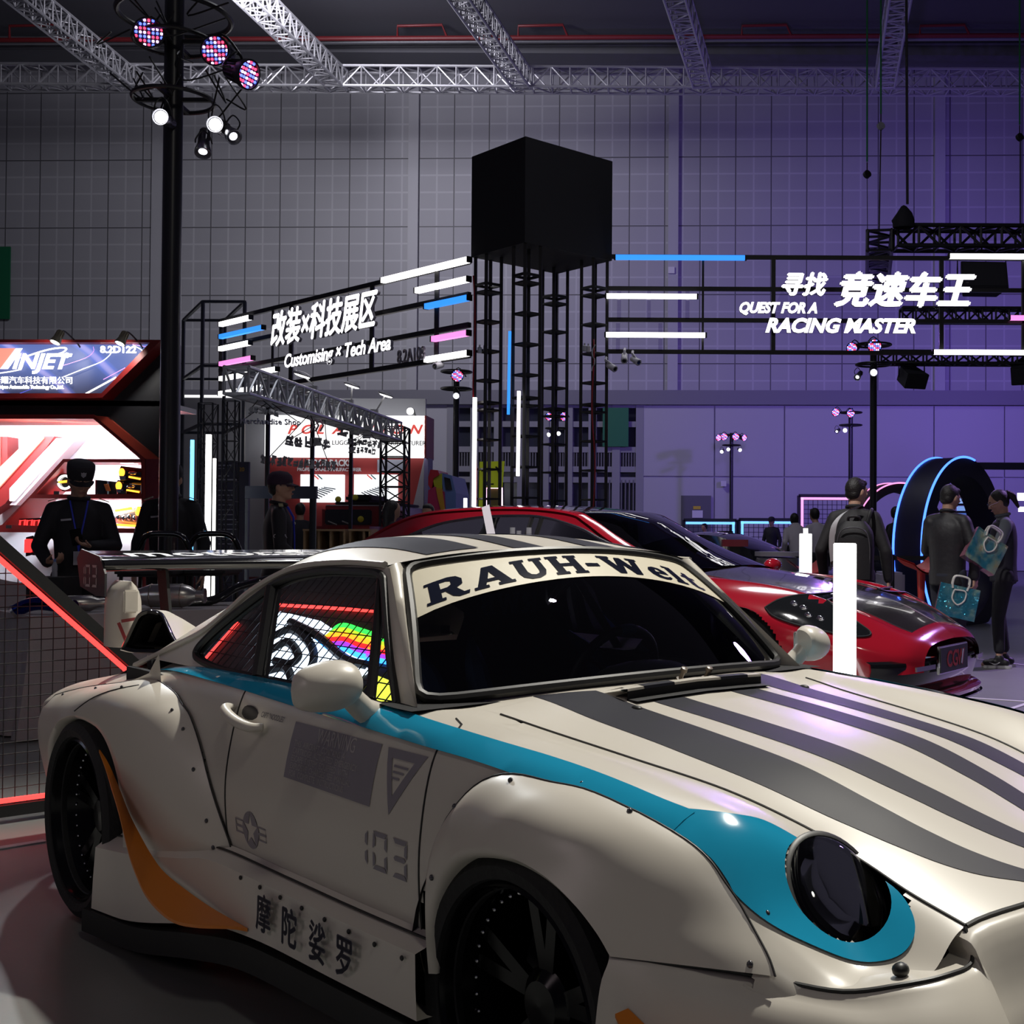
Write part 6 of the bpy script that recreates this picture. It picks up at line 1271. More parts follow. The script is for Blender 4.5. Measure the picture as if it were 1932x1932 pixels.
sign_text('RACING MASTER', 1583, 617, 36 * K, 282 * K, lambda u, v: rp_(u, v, .08), 0, 'white words RACING MASTER on the wide sign', .3, .012)
acr = glass('acrylic', (.86, .84, .92), .8)
mb = MB(); P = [rp_(u, v, .02) for u, v in ((1476, 545), (1560, 520), (1830, 522), (1815, 590), (1730, 597), (1715, 630), (1440, 630), (1452, 600))]; vs, fs = cdt([(p.x, p.z) for p in P], (), 2.); mb.add([(x, RY - .04, z) for x, z in vs], fs); o = mb.build('acrylic_backing', acr, fix=False); tag(o, 'clear acrylic sheet behind the letters of the wide sign', 'panel')
for k, (u, v0, v1) in enumerate(((1168, 550, 602), (1224, 550, 602), (1297, 550, 602), (1166, 610, 662), (1246, 610, 662))):
    a, b = rp_(u, v0, .03), rp_(u, v1, .03); mb = MB(); mb.box(((a.x + b.x) / 2, RY - .035, (a.z + b.z) / 2), (.055, .01, a.z - b.z)); o = mb.build('acrylic_strip', acr, fix=False); tag(o, ('clear acrylic strip nearest the tower in the upper row', 'middle clear acrylic strip of the upper row', 'right clear acrylic strip of the upper row', 'clear acrylic strip nearest the tower in the lower row', 'right clear acrylic strip of the lower row')[k], 'strip', 'acrylic hanging strips')
# upright light bars on the tower
def uled(u0, v0, u1, v1, y, wpx, col, label):
    a, b = W(u0, v0, y), W(u1, v1, y); e = empty('light_bar', (a.x, a.y, (a.z + b.z) / 2)); tag(e, label, 'light bar', 'upright light bars on the tower'); mb = MB(); w = wpx / 2280 * y; mb.bar((0, 0, (a.z - b.z) / 2), (b.x - a.x, 0, -(a.z - b.z) / 2), w); mb.build('tube', glow('led_%d_%d' % (int(col[0] * 100), int(col[1] * 100)), col, 3.2 if col is WHT else 1.25), e)
uled(962, 625, 959, 782, 15.52, 5, BLU, 'blue upright light bar on the nearest tower leg'); uled(979, 738, 977, 898, 15.50, 6, WHT, 'white upright light bar low on the nearest tower leg'); uled(896, 750, 894, 956, 16.2, 7, WHT, 'white upright light bar on the left tower leg'); uled(878, 940, 878, 1170, 17., 6, WHT, 'short white light bar behind the red car roof, left of the tower')
# security cameras
cw = mat('camera_white', (.55, .54, .60), .35)
def cctv(u, v, y, du, dv, label, bx=0):
    p = W(u, v, y); e = empty('security_camera', tuple(p)); tag(e, label, 'camera', 'security cameras'); k = y / 2280; d = V((du * k, -.10, -dv * k)).normalized(); M = d.to_track_quat('Z', 'Y').to_matrix().to_4x4()
    mb = MB(); mb.lathe([(0, -.10), (.04, -.09), (.045, 0), (.048, .06), (.042, .07), (0, .06)], 18, M); mb.build('body', cw, e, smooth=True); mb = MB(); mb.lathe([(0, .062), (.036, .068), (.04, .066)], 18, M); mb.build('lens', black_gloss, e)
    mb = MB(); mb.tube([(0, 0, .03), (bx, .02, .10), (bx, .20, .16), (bx, .30, .16)], .018, 8); mb.build('bracket', cw, e, smooth=True)
cctv(1155, 693, 16.3, 14, 10, 'white security camera on the right tower leg, leftmost of three', -.09); cctv(1178, 676, 16.3, 0, 12, 'white security camera under the wide sign frame, middle of three'); cctv(1200, 681, 16.3, 12, 9, 'white security camera under the wide sign frame, rightmost of three', -.05); cctv(826, 690, 16.8, -8, 4, 'white security camera under the slanted sign near the tower', .05)
# ================================================================ stage lamp poles
pole_m = mat('pole_black', (.012, .013, .018), .35); par_m = mat('par_black', (.010, .010, .012), .4); hot = glow('lamp_white_hot', (1, 1, 1), 14.)
led_r, led_b, led_v = glow('led_red', (1, .05, .12), 2.6), glow('led_blue', (.08, .14, 1), 3.2), glow('led_violet', (.72, .45, 1), 3.)
spot_m = mat('spot_grey', (.10, .10, .12), .3, metal=.6)
def par_head(e, loc, aim, r=.10, near=False, color='mix'):
    h = empty('par_lamp', loc); h.parent = e; M = V(aim).normalized().to_track_quat('Z', 'Y').to_matrix().to_4x4()
    mb = MB(); mb.lathe([(0, -.20), (r * .6, -.19), (r * .75, -.08), (r, -.02), (r * 1.04, .02), (r * .92, .02), (r * .90, -.005), (0, -.005)], 24, M)
    if near:
        for i in range(14): a = 2 * math.pi * i / 14; mb.bar(M @ V((r * .66 * math.cos(a), r * .66 * math.sin(a), -.17)), M @ V((r * .82 * math.cos(a), r * .82 * math.sin(a), -.06)), .010)
    mb.build('housing', par_m, h, smooth=True, ang=30)
    P = [(x * r * .27, y * r * .27) for x in range(-3, 4) for y in range(-3, 4) if math.hypot(x, y) * .27 < .86]
    a_, b_, c_ = MB(), MB(), MB()
    for i, (x, y) in enumerate(P):
        g = (a_, b_, c_)[i % 3]; g.ball(M @ V((x, y, .004)), r * (.10 if near else .12), 8, 5)
    a_.build('red_leds', led_r, h); b_.build('blue_leds', led_b, h); c_.build('violet_leds', led_v, h)
    mb = MB(); mb.tube(spline([M @ V((r * 1.1, 0, -.06)), M @ V((r * 1.2, .0, -.12)), V((0, 0, r * 1.35)) + M @ V((0, 0, -.1)), M @ V((-r * 1.2, 0, -.12)), M @ V((-r * 1.1, 0, -.06))], 16), .010, 6); mb.build('yoke', par_m, h, smooth=True)
def white_spot(e, loc, aim, r=.06, on=True):
    h = empty('spot_lamp', loc); h.parent = e; M = V(aim).normalized().to_track_quat('Z', 'Y').to_matrix().to_4x4()
    mb = MB(); mb.lathe([(0, -.21), (r * .62, -.21), (r * .64, -.10), (r * .72, -.09), (r * .78, -.05), (r, .0), (r * 1.02, .03), (r * .9, .02), (0, .0)], 20, M)
    for i in range(10): a = 2 * math.pi * i / 10; mb.bar(M @ V((r * .63 * math.cos(a), r * .63 * math.sin(a), -.20)), M @ V((r * .68 * math.cos(a), r * .68 * math.sin(a), -.11)), .007)
    mb.build('housing', spot_m, h, smooth=True, ang=30); mb = MB(); mb.lathe([(0, .035 if on else .008), (r * .5, .03 if on else .008), (r * .92, .012)], 20, M); mb.build('lens', hot if on else glow('lamp_soft', (.9, .92, 1), 2.2), h, smooth=True)
    mb = MB(); mb.tube(spline([M @ V((r, 0, -.08)), V((r * .9, 0, r * 1.6)), V((0, 0, r * 2.6)), V((-r * .9, 0, r * 1.6)), M @ V((-r, 0, -.08))], 16), .006, 6); mb.build('yoke', par_m, h, smooth=True)
def lamp_pole(u, v_white, y, label, pars, spots, top, dia=.12, rings=True, near=False, group='stage lamp poles'):
    p = W(u, v_white, y); e = empty('lamp_pole', (p.x, y, 0)); tag(e, label, 'lamp pole', group); zt = p.z + top
    mb = MB(); mb.lathe([(0, 0), (dia / 2, 0), (dia / 2, zt), (0, zt)], 20); mb.lathe([(0, 0), (.22, 0), (.22, .02), (0, .02)], 24); mb.build('pole', pole_m, e, smooth=True, ang=30)
    if rings:
        mb = MB()
        for z in (p.z + .14, p.z + .60 if near else p.z + .48):
            mb.tube([(.30 * math.cos(a), .30 * math.sin(a), z) for a in np.linspace(0, 2 * math.pi, 40, endpoint=False)], .018, 8, closed=True)
            for a in (0, 1.57, 3.14, 4.71): mb.bar((0, 0, z), (.30 * math.cos(a), .30 * math.sin(a), z), .03)
        mb.build('lamp_ring', par_m, e, smooth=True)
    for (du, dv, aim, *o) in pars: q = W(u + du, v_white + dv, y - .28); par_head(e, (q.x - p.x, -.28, q.z), aim, near=near, r=o[0] if o else .10)
    for (du, dv, aim, on) in spots: q = W(u + du, v_white + dv, y - .28); white_spot(e, (q.x - p.x, -.28, q.z), aim, on=on)
    return e
T = V((0, 0, CAMZ))
fp = lamp_pole(327, 222, 9.45, 'black lamp pole with four lamp heads standing nearest, in front of the guards', [(-46, -160, (.25, -1, -.12), .112), (80, -126, (-.1, -1, -.16), .112), (140, -82, (.9, -.35, -.35), .112)], [(-22, 0, (.04, -1, -.12), True), (80, 14, (.12, -1, -.10), True), (56, 62, (.14, -.55, -1), False), (112, 34, (.75, -.62, -.75), False)], 1.2, dia=.145, near=True)
mb = MB(); rnd = random.Random(2)
for i in range(16):
    x0, z0 = rnd.uniform(-.38, .5), W(327, rnd.uniform(10, 180), 9.45).z; mb.tube(spline([(x0, rnd.uniform(-.3, .1), z0), (x0 + rnd.uniform(-.2, .2), rnd.uniform(-.3, .1), z0 - rnd.uniform(.05, .3)), (x0 + rnd.uniform(-.2, .3), rnd.uniform(-.3, .1), z0 - rnd.uniform(-.1, .15))], 10), .007, 5)
mb.build('cables', rubber, fp, smooth=True)
mb = MB(); z_ = W(327, 30, 9.45).z; mb.tube([(.42 * math.cos(a), .42 * math.sin(a), z_) for a in np.linspace(0, 2 * math.pi, 40, endpoint=False)], .022, 8, closed=True); mb.build('lamp_ring', par_m, fp, smooth=True)
lamp_pole(1648, 703, 20.9, 'tall lamp pole in front of the wide sign letters RACING MASTER', [(2, -50, (0, -1, -.15), .12), (-40, -46, (-.5, -.8, -.2))], [(0, 0, (0, -1, -.1), True), (-30, 8, (-.35, -.7, -.4), False)], .55)
lamp_pole(1605, 812, 32.5, 'lamp pole left of the blue ring arch, its heads against the violet wall', [(0, -32, (.1, -1, -.1), .11), (-28, -34, (-.4, -.8, -.1), .11)], [(-11, 0, (0, -1, -.1), True), (-26, 2, (-.4, -.8, -.3), False)], .6)
lamp_pole(1380, 848, 40., 'farthest lamp pole with six small heads beside the grey wall door', [(8, -24, (.1, -1, -.1), .12), (-14, -24, (-.1, -1, -.1), .12), (-24, -22, (-.6, -.8, -.1), .11), (24, -22, (.6, -.8, -.1), .11)], [(-6, 0, (0, -1, -.1), True), (-18, 4, (-.3, -.9, -.3), True), (16, 1, (.2, -.9, -.2), True)], .55)
lamp_pole(861, 747, 24., 'lamp pole left of the tower under the slanted sign', [(2, -38, (0, -1, -.1), .12)], [(0, 0, (0, -1, -.08), True)], .5)
lamp_pole(1050, 818, 33., 'lamp pole seen through the tower legs', [(14, -32, (.1, -1, -.1), .12), (-14, -32, (-.3, -.9, -.1), .11)], [(4, 0, (0, -1, -.1), True), (-14, 2, (-.4, -.8, -.2), True)], .5)
# ---- black rigging truss, speakers and chains at the right
ry = 25.
a, b = W(1690, 468, ry), W(2000, 470, ry); b.z = a.z; truss('rigging_truss', a, b, .5, .42, 8, blk_t, 'black rigging truss behind the top of the wide sign at the right edge', r=.045, rd=.03)
a2 = W(1650, 560, 17.6); a2 = V((a.x - .05, a.y, a.z)); q = W(1680, 520, 20.); q = V((q.x - .55, 19.8, a.z)); truss('rigging_truss', V((a.x - .3, 25.2, a.z)), V((W(1655, 530, 29.5).x, 29.5, a.z)), .5, .42, 8, blk_t, 'black rigging truss running away from the corner behind the sign letters', r=.045, rd=.03)
a, b = W(1700, 607, 24), W(2000, 607, 24); b.z = a.z; truss('rigging_truss', a, b, .3, .26, 12, blk_t, 'thin black truss behind the pink light bar at the right', r=.03, rd=.02)
a, b = W(1660, 686, 23), W(2000, 688, 23); b.z = a.z; truss('rigging_truss', a, b, .3, .22, 12, blk_t, 'thin black truss below the wide sign at the right', r=.03, rd=.02)
def speaker(u, v, w, h, y, rx, rz, label, ztop):
    p = W(u, v, y); k = y / 2280; e = empty('loudspeaker', tuple(p)); tag(e, label, 'loudspeaker', 'hanging loudspeakers'); rot = Matrix.Rotation(rz, 3, 'Z') @ Matrix.Rotation(rx, 3, 'X')
    mb = MB(); mb.add([rot @ V((x * w * k / 2 * (1 if yy < 0 else .75), yy * .22, z * h * k / 2)) for x in (-1, 1) for yy in (-1, 1) for z in (-1, 1)], [(0, 1, 3, 2), (4, 6, 7, 5), (0, 4, 5, 1), (2, 3, 7, 6), (0, 2, 6, 4), (1, 5, 7, 3)]); mb.build('cabinet', mat('speaker_black', (.016, .016, .022), .6), e, bevel=.01)
    mb = MB(); mb.box((0, 0, 0), (w * k * .92, .01, h * k * .86)); mb.v = [tuple(rot @ (V(q) + V((0, -.226, 0)))) for q in mb.v]; mb.build('grille', mat('speaker_mesh', (.025, .025, .032), .8), e)
    mb = MB(); ww = w * k * .52; mb.tube([(-ww, 0, 0), (-ww, 0, h * k * .85), (ww, 0, h * k * .85), (ww, 0, 0)], .02, 6); mb.tube([(0, 0, h * k * .85), (0, 0, ztop - p.z)], .02, 6); mb.build('bracket', par_m, e)
speaker(1852, 527, 88, 54, 25., -.25, .05, 'wide black loudspeaker hanging behind the upper right of the sign frame', W(1852, 467, 25).z); speaker(1720, 712, 46, 30, 23., .5, .35, 'black loudspeaker tilted down below the wide sign', W(1720, 686, 23).z); speaker(1930, 702, 40, 36, 23., .5, -.4, 'black loudspeaker cut by the right edge below the wide sign', W(1930, 687, 23).z)
bag = empty('chain_bag', tuple(W(1705, 415, 24.6))); tag(bag, 'black chain bag on top of the rigging truss corner', 'bag'); k = 24.6 / 2280
mb = MB(); mb.grid([[(w * k * math.cos(t) * (1 + .15 * math.sin(3 * t + z)), .8 * w * k * math.sin(t), z * k) for t in np.linspace(0, 2 * math.pi, 16, endpoint=False)] for w, z in ((19, -15), (21, 0), (14, 14), (5, 26), (1, 28))], closed_v=True); mb.build('bag_body', mat('bag_cloth', (.012, .012, .018), .8), bag, smooth=True)
def rope(u0, v0, u1, v1, y, r, m, name, label, group): a, b = W(u0, v0, y), W(u1, v1, y); tubeobj(name, [a, b], r, m, label, 'rope', group, 6)
rg = mat('rope_green', (.02, .22, .07), .6); chn = mat('chain_dark', (.05, .045, .05), .5, metal=.5)
for k, (u, v, y) in enumerate(((1636, 305, 26.), (1662, 215, 26.), (1924, 235, 26.))):
    rope(u, -20, u, v, y, .020, rg, 'hoist_rope', ('green hoist rope left of the pair, reaching lowest', 'green hoist rope ending at the round white pulley', 'green hoist rope at the right edge of the photo')[k], 'green hoist ropes')
    p = W(u, v + (24 if k != 1 else 23), y); e = empty('hoist_pulley', tuple(p)); tag(e, ('dark hook block at the end of the lowest green rope', 'round white faced pulley at the end of the middle green rope', 'dark hook block on the green rope at the right edge')[k], 'pulley', 'hoist pulleys'); s = .085
    mb = MB(); mb.lathe([(0, -.04), (s, -.04), (s, .04), (0, .04)], 20, Matrix.Rotation(R(70), 4, 'X') @ Matrix.Rotation(R(25), 4, 'Y')); mb.build('block', mat('pulley_white', (.4, .4, .44), .4) if k == 1 else par_m, e, smooth=True, ang=30); mb = MB(); mb.tube([(0, 0, s), (0, 0, .26)], .014, 6); mb.build('hook', chn, e)
rope(1710, -20, 1712, 385, 24.6, .028, chn, 'hoist_chain', 'dark hoist chain running down to the black chain bag', 'hoist chains'); rope(1662, 240, 1658, 470, 26, .016, chn, 'hoist_chain', 'thin dark chain under the white faced pulley', 'hoist chains'); rope(1925, 255, 1925, 440, 26, .016, chn, 'hoist_chain', 'thin dark chain under the right edge hook block', 'hoist chains'); rope(1636, 335, 1637, 480, 26, .008, chn, 'hoist_chain', 'thinnest line under the lowest green rope', 'hoist chains')
# ================================================================ people
skin = mat('skin', (.46, .27, .19), .5, vary=.06, vscale=14); hair_m = mat('black_hair', (.010, .008, .008), .45, bump=.5, bscale=120); eye_m = mat('eye_dark', (.012, .010, .010), .2); lip_m = mat('lips', (.32, .12, .10), .5)
def blob(mb, name, m, parent, vox=.012, it=4, fac=.5):
    me = bpy.data.meshes.new('t'); me.from_pydata(mb.v, [], mb.f); me.update(); t = bpy.data.objects.new('t', me); COL.objects.link(t)
    bm = bmesh.new(); bm.from_mesh(me); bmesh.ops.recalc_face_normals(bm, faces=bm.faces); bm.to_mesh(me); bm.free()
    r = t.modifiers.new('r', 'REMESH'); r.mode = 'VOXEL'; r.voxel_size = vox
    s = t.modifiers.new('s', 'SMOOTH'); s.factor = fac; s.iterations = it
    dg = bpy.context.evaluated_depsgraph_get(); e2_ = bpy.data.meshes.new_from_object(t.evaluated_get(dg)); bpy.data.objects.remove(t); bpy.data.meshes.remove(me); e2_.materials.clear()
    o = link(name, e2_, m, parent); e2_.shade_smooth(); return o
def cap(mb, a, b, ra, rb, n=12):
    a, b = V(a), V(b); d = (b - a); k = 6; pts = [a + d * i / k for i in range(k + 1)]; mb.tube(pts, [ra + (rb - ra) * i / k for i in range(k + 1)], n); mb.ball(a, ra * .99, n, 8); mb.ball(b, rb * .99, n, 8)
def torso(mb, prof, n=20):
    P = [[(cx + rx * math.cos(t), cy + ry * math.sin(t), z) for t in np.linspace(0, 2 * math.pi, n, endpoint=False)] for z, cx, cy, rx, ry in spline(prof, 24)]
    mb.grid(P, closed_v=True); k = len(P); b0 = len(mb.v) - k * n; mb.f += [tuple(b0 + i for i in range(n)), tuple(b0 + (k - 1) * n + i for i in range(n))]; mb.mi += [0, 0]
def hand(mb, w, d, nrm, side, curl=.5, sc=1., spread=.10, thumb=.7):
    """palm, four bent fingers and a thumb leaving the side of the palm; d along the hand, nrm out of the palm, side +1 when the thumb lies on d x nrm"""
    w, d, nrm = V(w), V(d).normalized(), V(nrm); nrm = (nrm - d * nrm.dot(d)).normalized(); s = d.cross(nrm) * side
    for i, (o, ln) in enumerate(((.030, .072), (.010, .080), (-.010, .075), (-.029, .058))):
        k = w + d * (.088 - .006 * abs(i - 1)) * sc + s * o * sc; cap(mb, w + s * o * .55 * sc + d * .01, k, .0145 * sc, .0125 * sc, 8)
        p = k; a = curl * .55 + .05 * i; dirv = d + s * (spread * (1.5 - i) * .35)
        for f, r in ((.45, .0098), (.32, .0090), (.23, .0080)):
            v = (dirv * math.cos(a) + nrm * math.sin(a)).normalized(); q = p + v * ln * f * sc; cap(mb, p, q, r * sc, r * .92 * sc, 8); p = q; a += curl * .85
    b = w + d * .022 * sc + s * .026 * sc; v1 = (d * .55 + s * .75 + nrm * .35 * thumb).normalized(); q = b + v1 * .042 * sc; cap(mb, b, q, .0135 * sc, .0115 * sc, 8); v2 = (d * .85 + s * .25 + nrm * .55 * thumb).normalized(); q2 = q + v2 * .034 * sc; cap(mb, q, q2, .0112 * sc, .0090 * sc, 8); cap(mb, q2, q2 + (v2 + nrm * .3).normalized() * .022 * sc, .0092 * sc, .0078 * sc, 8)
def person(loc, rz, label, H=1.75, arms=None, head=(0, 0), legs=None, outfit=None, hair='short', capm=None, far=False, lean=0., group=None, female=False, glasses=False, name='person'):
    """arms: {'R': (elbow, wrist, hand dir, palm normal, curl), 'L': ...} in metres of a 1.75 m figure; head: (turn to the right, nod down)"""
    k = H / 1.75; root = empty(name, (loc[0], loc[1], 0), rz, label, 'person', group); of = outfit or {}
    sh = .185 if not female else .165
    ln = lambda p: V((p[0], p[1] + max(0, p[2] - .93) * lean, p[2] - max(0, p[2] - .93) * lean * lean * .4))
    S = {'R': ln((sh - .015, -.005, 1.395)), 'L': ln((-sh + .015, -.005, 1.395))}
    arms = arms or {}
    A = {}
    for c, sx in (('R', 1), ('L', -1)): A[c] = arms.get(c, ((sx * (sh + .065), -.02, 1.13), (sx * (sh + .075), .04, .88), (0, .12, -1), (-sx, .1, 0), .55))
    lg = legs or {}
    LG = {}
    for c, sx in (('R', 1), ('L', -1)): LG[c] = lg.get(c, ((sx * .095, 0, .93), (sx * .105, .02, .50), (sx * .11, -.015, .085), (0, 1, 0)))
    nk = ln((0, .0, 1.47)); hc = ln((0, .025, 1.635)); yaw, nod = head
    HM = Matrix.Translation(hc + V((0, -.02, -.06))) @ Matrix.Rotation(-yaw, 4, 'Z') @ Matrix.Rotation(-nod, 4, 'X') @ Matrix.Translation((0, .02, .06))
    hp = lambda p: HM @ V(p)
    def sca(mb): mb.v = [(x * k, y * k, z * k) for x, y, z in mb.v]; return mb
    vx = .02 if far else .0075
    mb = MB(); rot = HM
    mb.ball((0, 0, 0), (.076, .094, .108), 20, 14); mb.ball((0, .026, -.052), (.056, .060, .062), 16, 10); mb.ball((0, .062, -.088), (.030, .026, .022), 12, 8)
    if not far:
        cap(mb, (0, .088, .012), (0, .106, -.022), .008, .0125, 8); mb.ball((.010, .098, -.028), .008, 8, 6); mb.ball((-.010, .098, -.028), .008, 8, 6)
        for s in (1, -1): mb.ball((s * .078, -.005, -.012), (.010, .020, .032), 10, 8); mb.ball((s * .040, .066, -.022), (.026, .020, .020), 10, 8); cap(mb, (s * .014, .088, .024), (s * .050, .074, .024), .010, .008, 8)
        mb.ball((0, .088, -.060), (.022, .010, .010), 10, 6)
    mb.v = [tuple(rot @ V(p)) for p in mb.v]
    cap(mb, nk - V((0, .005, .03)), hp((0, -.012, -.06)), .060, .054)
    torso(mb, [(.90, 0, 0, .13, .09), (1.05, 0, .02 * 0 + max(0, .12) * lean, .125, .085), (1.25, 0, .32 * lean, .15, .095), (1.40, 0, .47 * lean, .15, .08), (1.46, 0, .53 * lean, .06, .05)])
    for c, sx in (('R', 1), ('L', -1)):
        el, wr = V(A[c][0]), V(A[c][1]); cap(mb, S[c], el, .040, .034); cap(mb, el, wr, .036, .025)
        if far: cap(mb, wr, wr + V(A[c][2]).normalized() * .10, .028, .022)
        else: hand(mb, wr, A[c][2], A[c][3], sx * (-1 if len(A[c]) > 5 and A[c][5] else 1), A[c][4])
        hpn, kn, an, td = [V(q) for q in LG[c]]; cap(mb, hpn, kn, .07, .045); cap(mb, kn, an, .045, .032); cap(mb, an + V((0, 0, -.035)), an + td.normalized() * .15 + V((0, 0, -.05)), .03, .025)
    blob(sca(mb), 'body', skin, root, vx * k, 3 if far else 2)
    # trousers
    mb = MB()
    wr_ = .145 if female else .15
    torso(mb, [(.82, 0, -.01, wr_ * .9, .115), (.90, 0, -.01, wr_ * 1.08, .125), (1.0, 0, .08 * lean, wr_, .11)])
    for c in 'RL':
        hpn, kn, an, td = [V(q) for q in LG[c]]; wdt = of.get('leg_w', 1.); cap(mb, hpn + V((0, 0, -.02)), kn, .092 * wdt, .066 * wdt); cap(mb, kn, an + V((0, 0, of.get('cuff', .03))), .066 * wdt, .052 * wdt)
    blob(sca(mb), 'trousers', of.get('trousers', mat('trousers_black', (.012, .012, .016), .8)), root, .02 if far else .014, 3)
    # shoes
    for c in 'RL':
        hpn, kn, an, td = [V(q) for q in LG[c]]; td = V((td.x, td.y, 0)).normalized(); b = V((an.x, an.y, 0)) - td * .06
        if far: mb = MB(); cap(mb, b + V((0, 0, .045)), b + td * .20 + V((0, 0, .035)), .045, .034); blob(sca(mb), 'shoe', of.get('shoe', mat('shoe_black', (.012, .012, .013), .5)), root, .02, 2); continue
        z0 = an.z - .085
        mb = MB(); cap(mb, b + V((0, 0, .055 + z0)), b + td * .19 + V((0, 0, .050 + z0)), .042, .034); cap(mb, b + td * .05 + V((0, 0, .07 + z0)), V((an.x, an.y, .10 + z0)), .042, .045); so = blob(sca(mb), 'shoe', of.get('shoe', mat('shoe_black', (.012, .012, .013), .5)), root, .011, 2)
        mb = MB(); pr = td.cross(V((0, 0, 1))); out = [(b + td * (.085 + .145 * math.cos(t)) + pr * (.046 * math.sin(t) * (1 - .12 * math.cos(t)))) for t in np.linspace(0, 2 * math.pi, 24, endpoint=False)]
        mb.grid([[p + V((0, 0, z0 + .002)) for p in out], [p * 1. + V((0, 0, z0 + .018)) for p in out], [p + V((0, 0, z0 + .030)) for p in out]], closed_v=True); mb.add([p + V((0, 0, z0 + .002)) for p in out], [tuple(range(24))]); mb.add([p + V((0, 0, z0 + .03)) for p in out], [tuple(range(24))]); sca(mb).build('sole', of.get('sole', mat('sole_white', (.55, .55, .55), .6)), so, smooth=True, ang=30)
        if of.get('tick'):
            for sd in (1, -1): mb = MB(); q = b + td * .10 + pr * (.040 * sd); mb.tube(spline([q + td * .055 + V((0, 0, .060 + z0)) - pr * .006 * sd, q + V((0, 0, .040 + z0)), q - td * .045 + V((0, 0, .062 + z0))][::-1], 10), [.003, .004, .005, .006, .007, .007, .006, .005, .004, .003, .002], 6); sca(mb).build('shoe_mark', of.get('sole', mat('sole_white', (.55, .55, .55), .6)), so, smooth=True)
    # top
    mb = MB(); t = of.get('bulk', 1.); hem = of.get('hem', .86)
    torso(mb, [(hem, 0, -.005, .158 * t, .122 * t), (.98, 0, .05 * lean, .155 * t, .115 * t), (1.15, 0, .22 * lean, .165 * t, .118 * t), (1.28, 0, .35 * lean, .172 * t, .122 * t), (1.37, 0, .44 * lean, .165 * t, .105 * t), (1.43, 0, .50 * lean, .115, .082), (1.465, 0, .53 * lean, .072, .066), (1.49, 0, .55 * lean, .066, .062)])
    for c, sx in (('R', 1), ('L', -1)): cap(mb, ln((sx * .045, -.008, 1.445)), S[c] + V((0, 0, .012)), .048, .058)
    sl = of.get('sleeve', 1.)
    for c in 'RL':
        el, wr = V(A[c][0]), V(A[c][1]); cap(mb, S[c] + V((0, 0, -.01)), el, .064 * t, .053 * t)
        if sl > 0: cap(mb, el, el + (wr - el) * (.96 * sl), .055 * t, .042 * t)
    blob(sca(mb), of.get('top_name', 'jacket'), of.get('top', mat('jacket_black', (.010, .010, .013), .75, bump=.15, bscale=30)), root, .02 if far else .012, 4)
    if of.get('collar', True) and not far: mb = MB(); mb.tube([nk + V((.066 * math.cos(a), .062 * math.sin(a) + .005, .025 + .012 * math.sin(a + math.pi))) for a in np.linspace(0, 2 * math.pi, 28, endpoint=False)], .016, 8, closed=True); sca(mb).build('collar', of.get('collar_m', of.get('top', mat('jacket_black', (.010, .010, .013), .75))), root, smooth=True)
    # hair and cap
    mb = MB(); mb.ball((0, -.020, .022), (.083, .096, .100), 20, 14)
    if hair == 'short': mb.ball((0, -.045, -.03), (.074, .060, .055), 16, 10); mb.ball((0, .045, .075), (.060, .045, .035), 14, 8)
    if hair == 'pony':
        mb.ball((0, -.035, -.01), (.080, .070, .075), 16, 10); mb.ball((0, -.105, .050), (.026, .026, .026)); cap(mb, (0, -.115, .05), (0, -.150, .005), .028, .036); cap(mb, (0, -.150, .005), (0, -.155, -.12), .036, .016)
    if hair == 'long': cap(mb, (0, -.05, 0), (0, -.06, -.22), .085, .07)
    mb.v = [tuple(HM @ V(p)) for p in mb.v]; blob(sca(mb), 'hair', hair_m, root, .02 if far else .009, 2)
    if capm:
        style, cm = capm; cp = empty('cap', (0, 0, 0)); cp.parent = root
        mb = MB(); rr_ = [(.088, .02), (.092, .045), (.096, .09), (.094, .122), (.080, .134), (0, .138)] if style == 'flat' else [(.088, .015), (.093, .05), (.084, .095), (.055, .125), (0, .135)]
        mb.lathe(rr_, 28); mb.v = [tuple(k * (HM @ V((x, y * 1.16 - .012, z)))) for x, y, z in mb.v]; mb.build('crown', cm, cp, smooth=True, ang=50)
        mb = MB(); mb.grid([[(.078 * math.sin(a) * f2, .088 + .020 * math.cos(a) + (f2 - .8) * 0 + .068 * f * math.cos(a) , .030 - .022 * f - .010 * abs(math.sin(a))) for a in np.linspace(-1.45, 1.45, 15)] for f, f2 in ((0, 1.05), (.4, 1.08), (.75, 1.02), (1, .92))]); mb.v = [tuple(k * (HM @ V((x, y - .03, z)))) for x, y, z in mb.v]; n = len(mb.v); mb.v += [(x, y, z + .004) for x, y, z in mb.v]; mb.f += [tuple(i + n for i in f[::-1]) for f in mb.f]; mb.mi = [0] * len(mb.f); mb.build('brim', cm, cp, smooth=True)
        if style == 'flat': mb = MB(); mb.prism([(-.018, .02), (-.008, .016), (0, .022), (.008, .016), (.018, .02), (.016, -.006), (0, -.020), (-.016, -.006)], .004, Matrix.Translation((0, .105, .082)) @ Matrix.Rotation(R(90), 4, 'X')); mb.v = [tuple(k * (HM @ V(p))) for p in mb.v]; mb.build('cap_badge', mat('badge_silver', (.45, .45, .52), .3, metal=.5), cp)
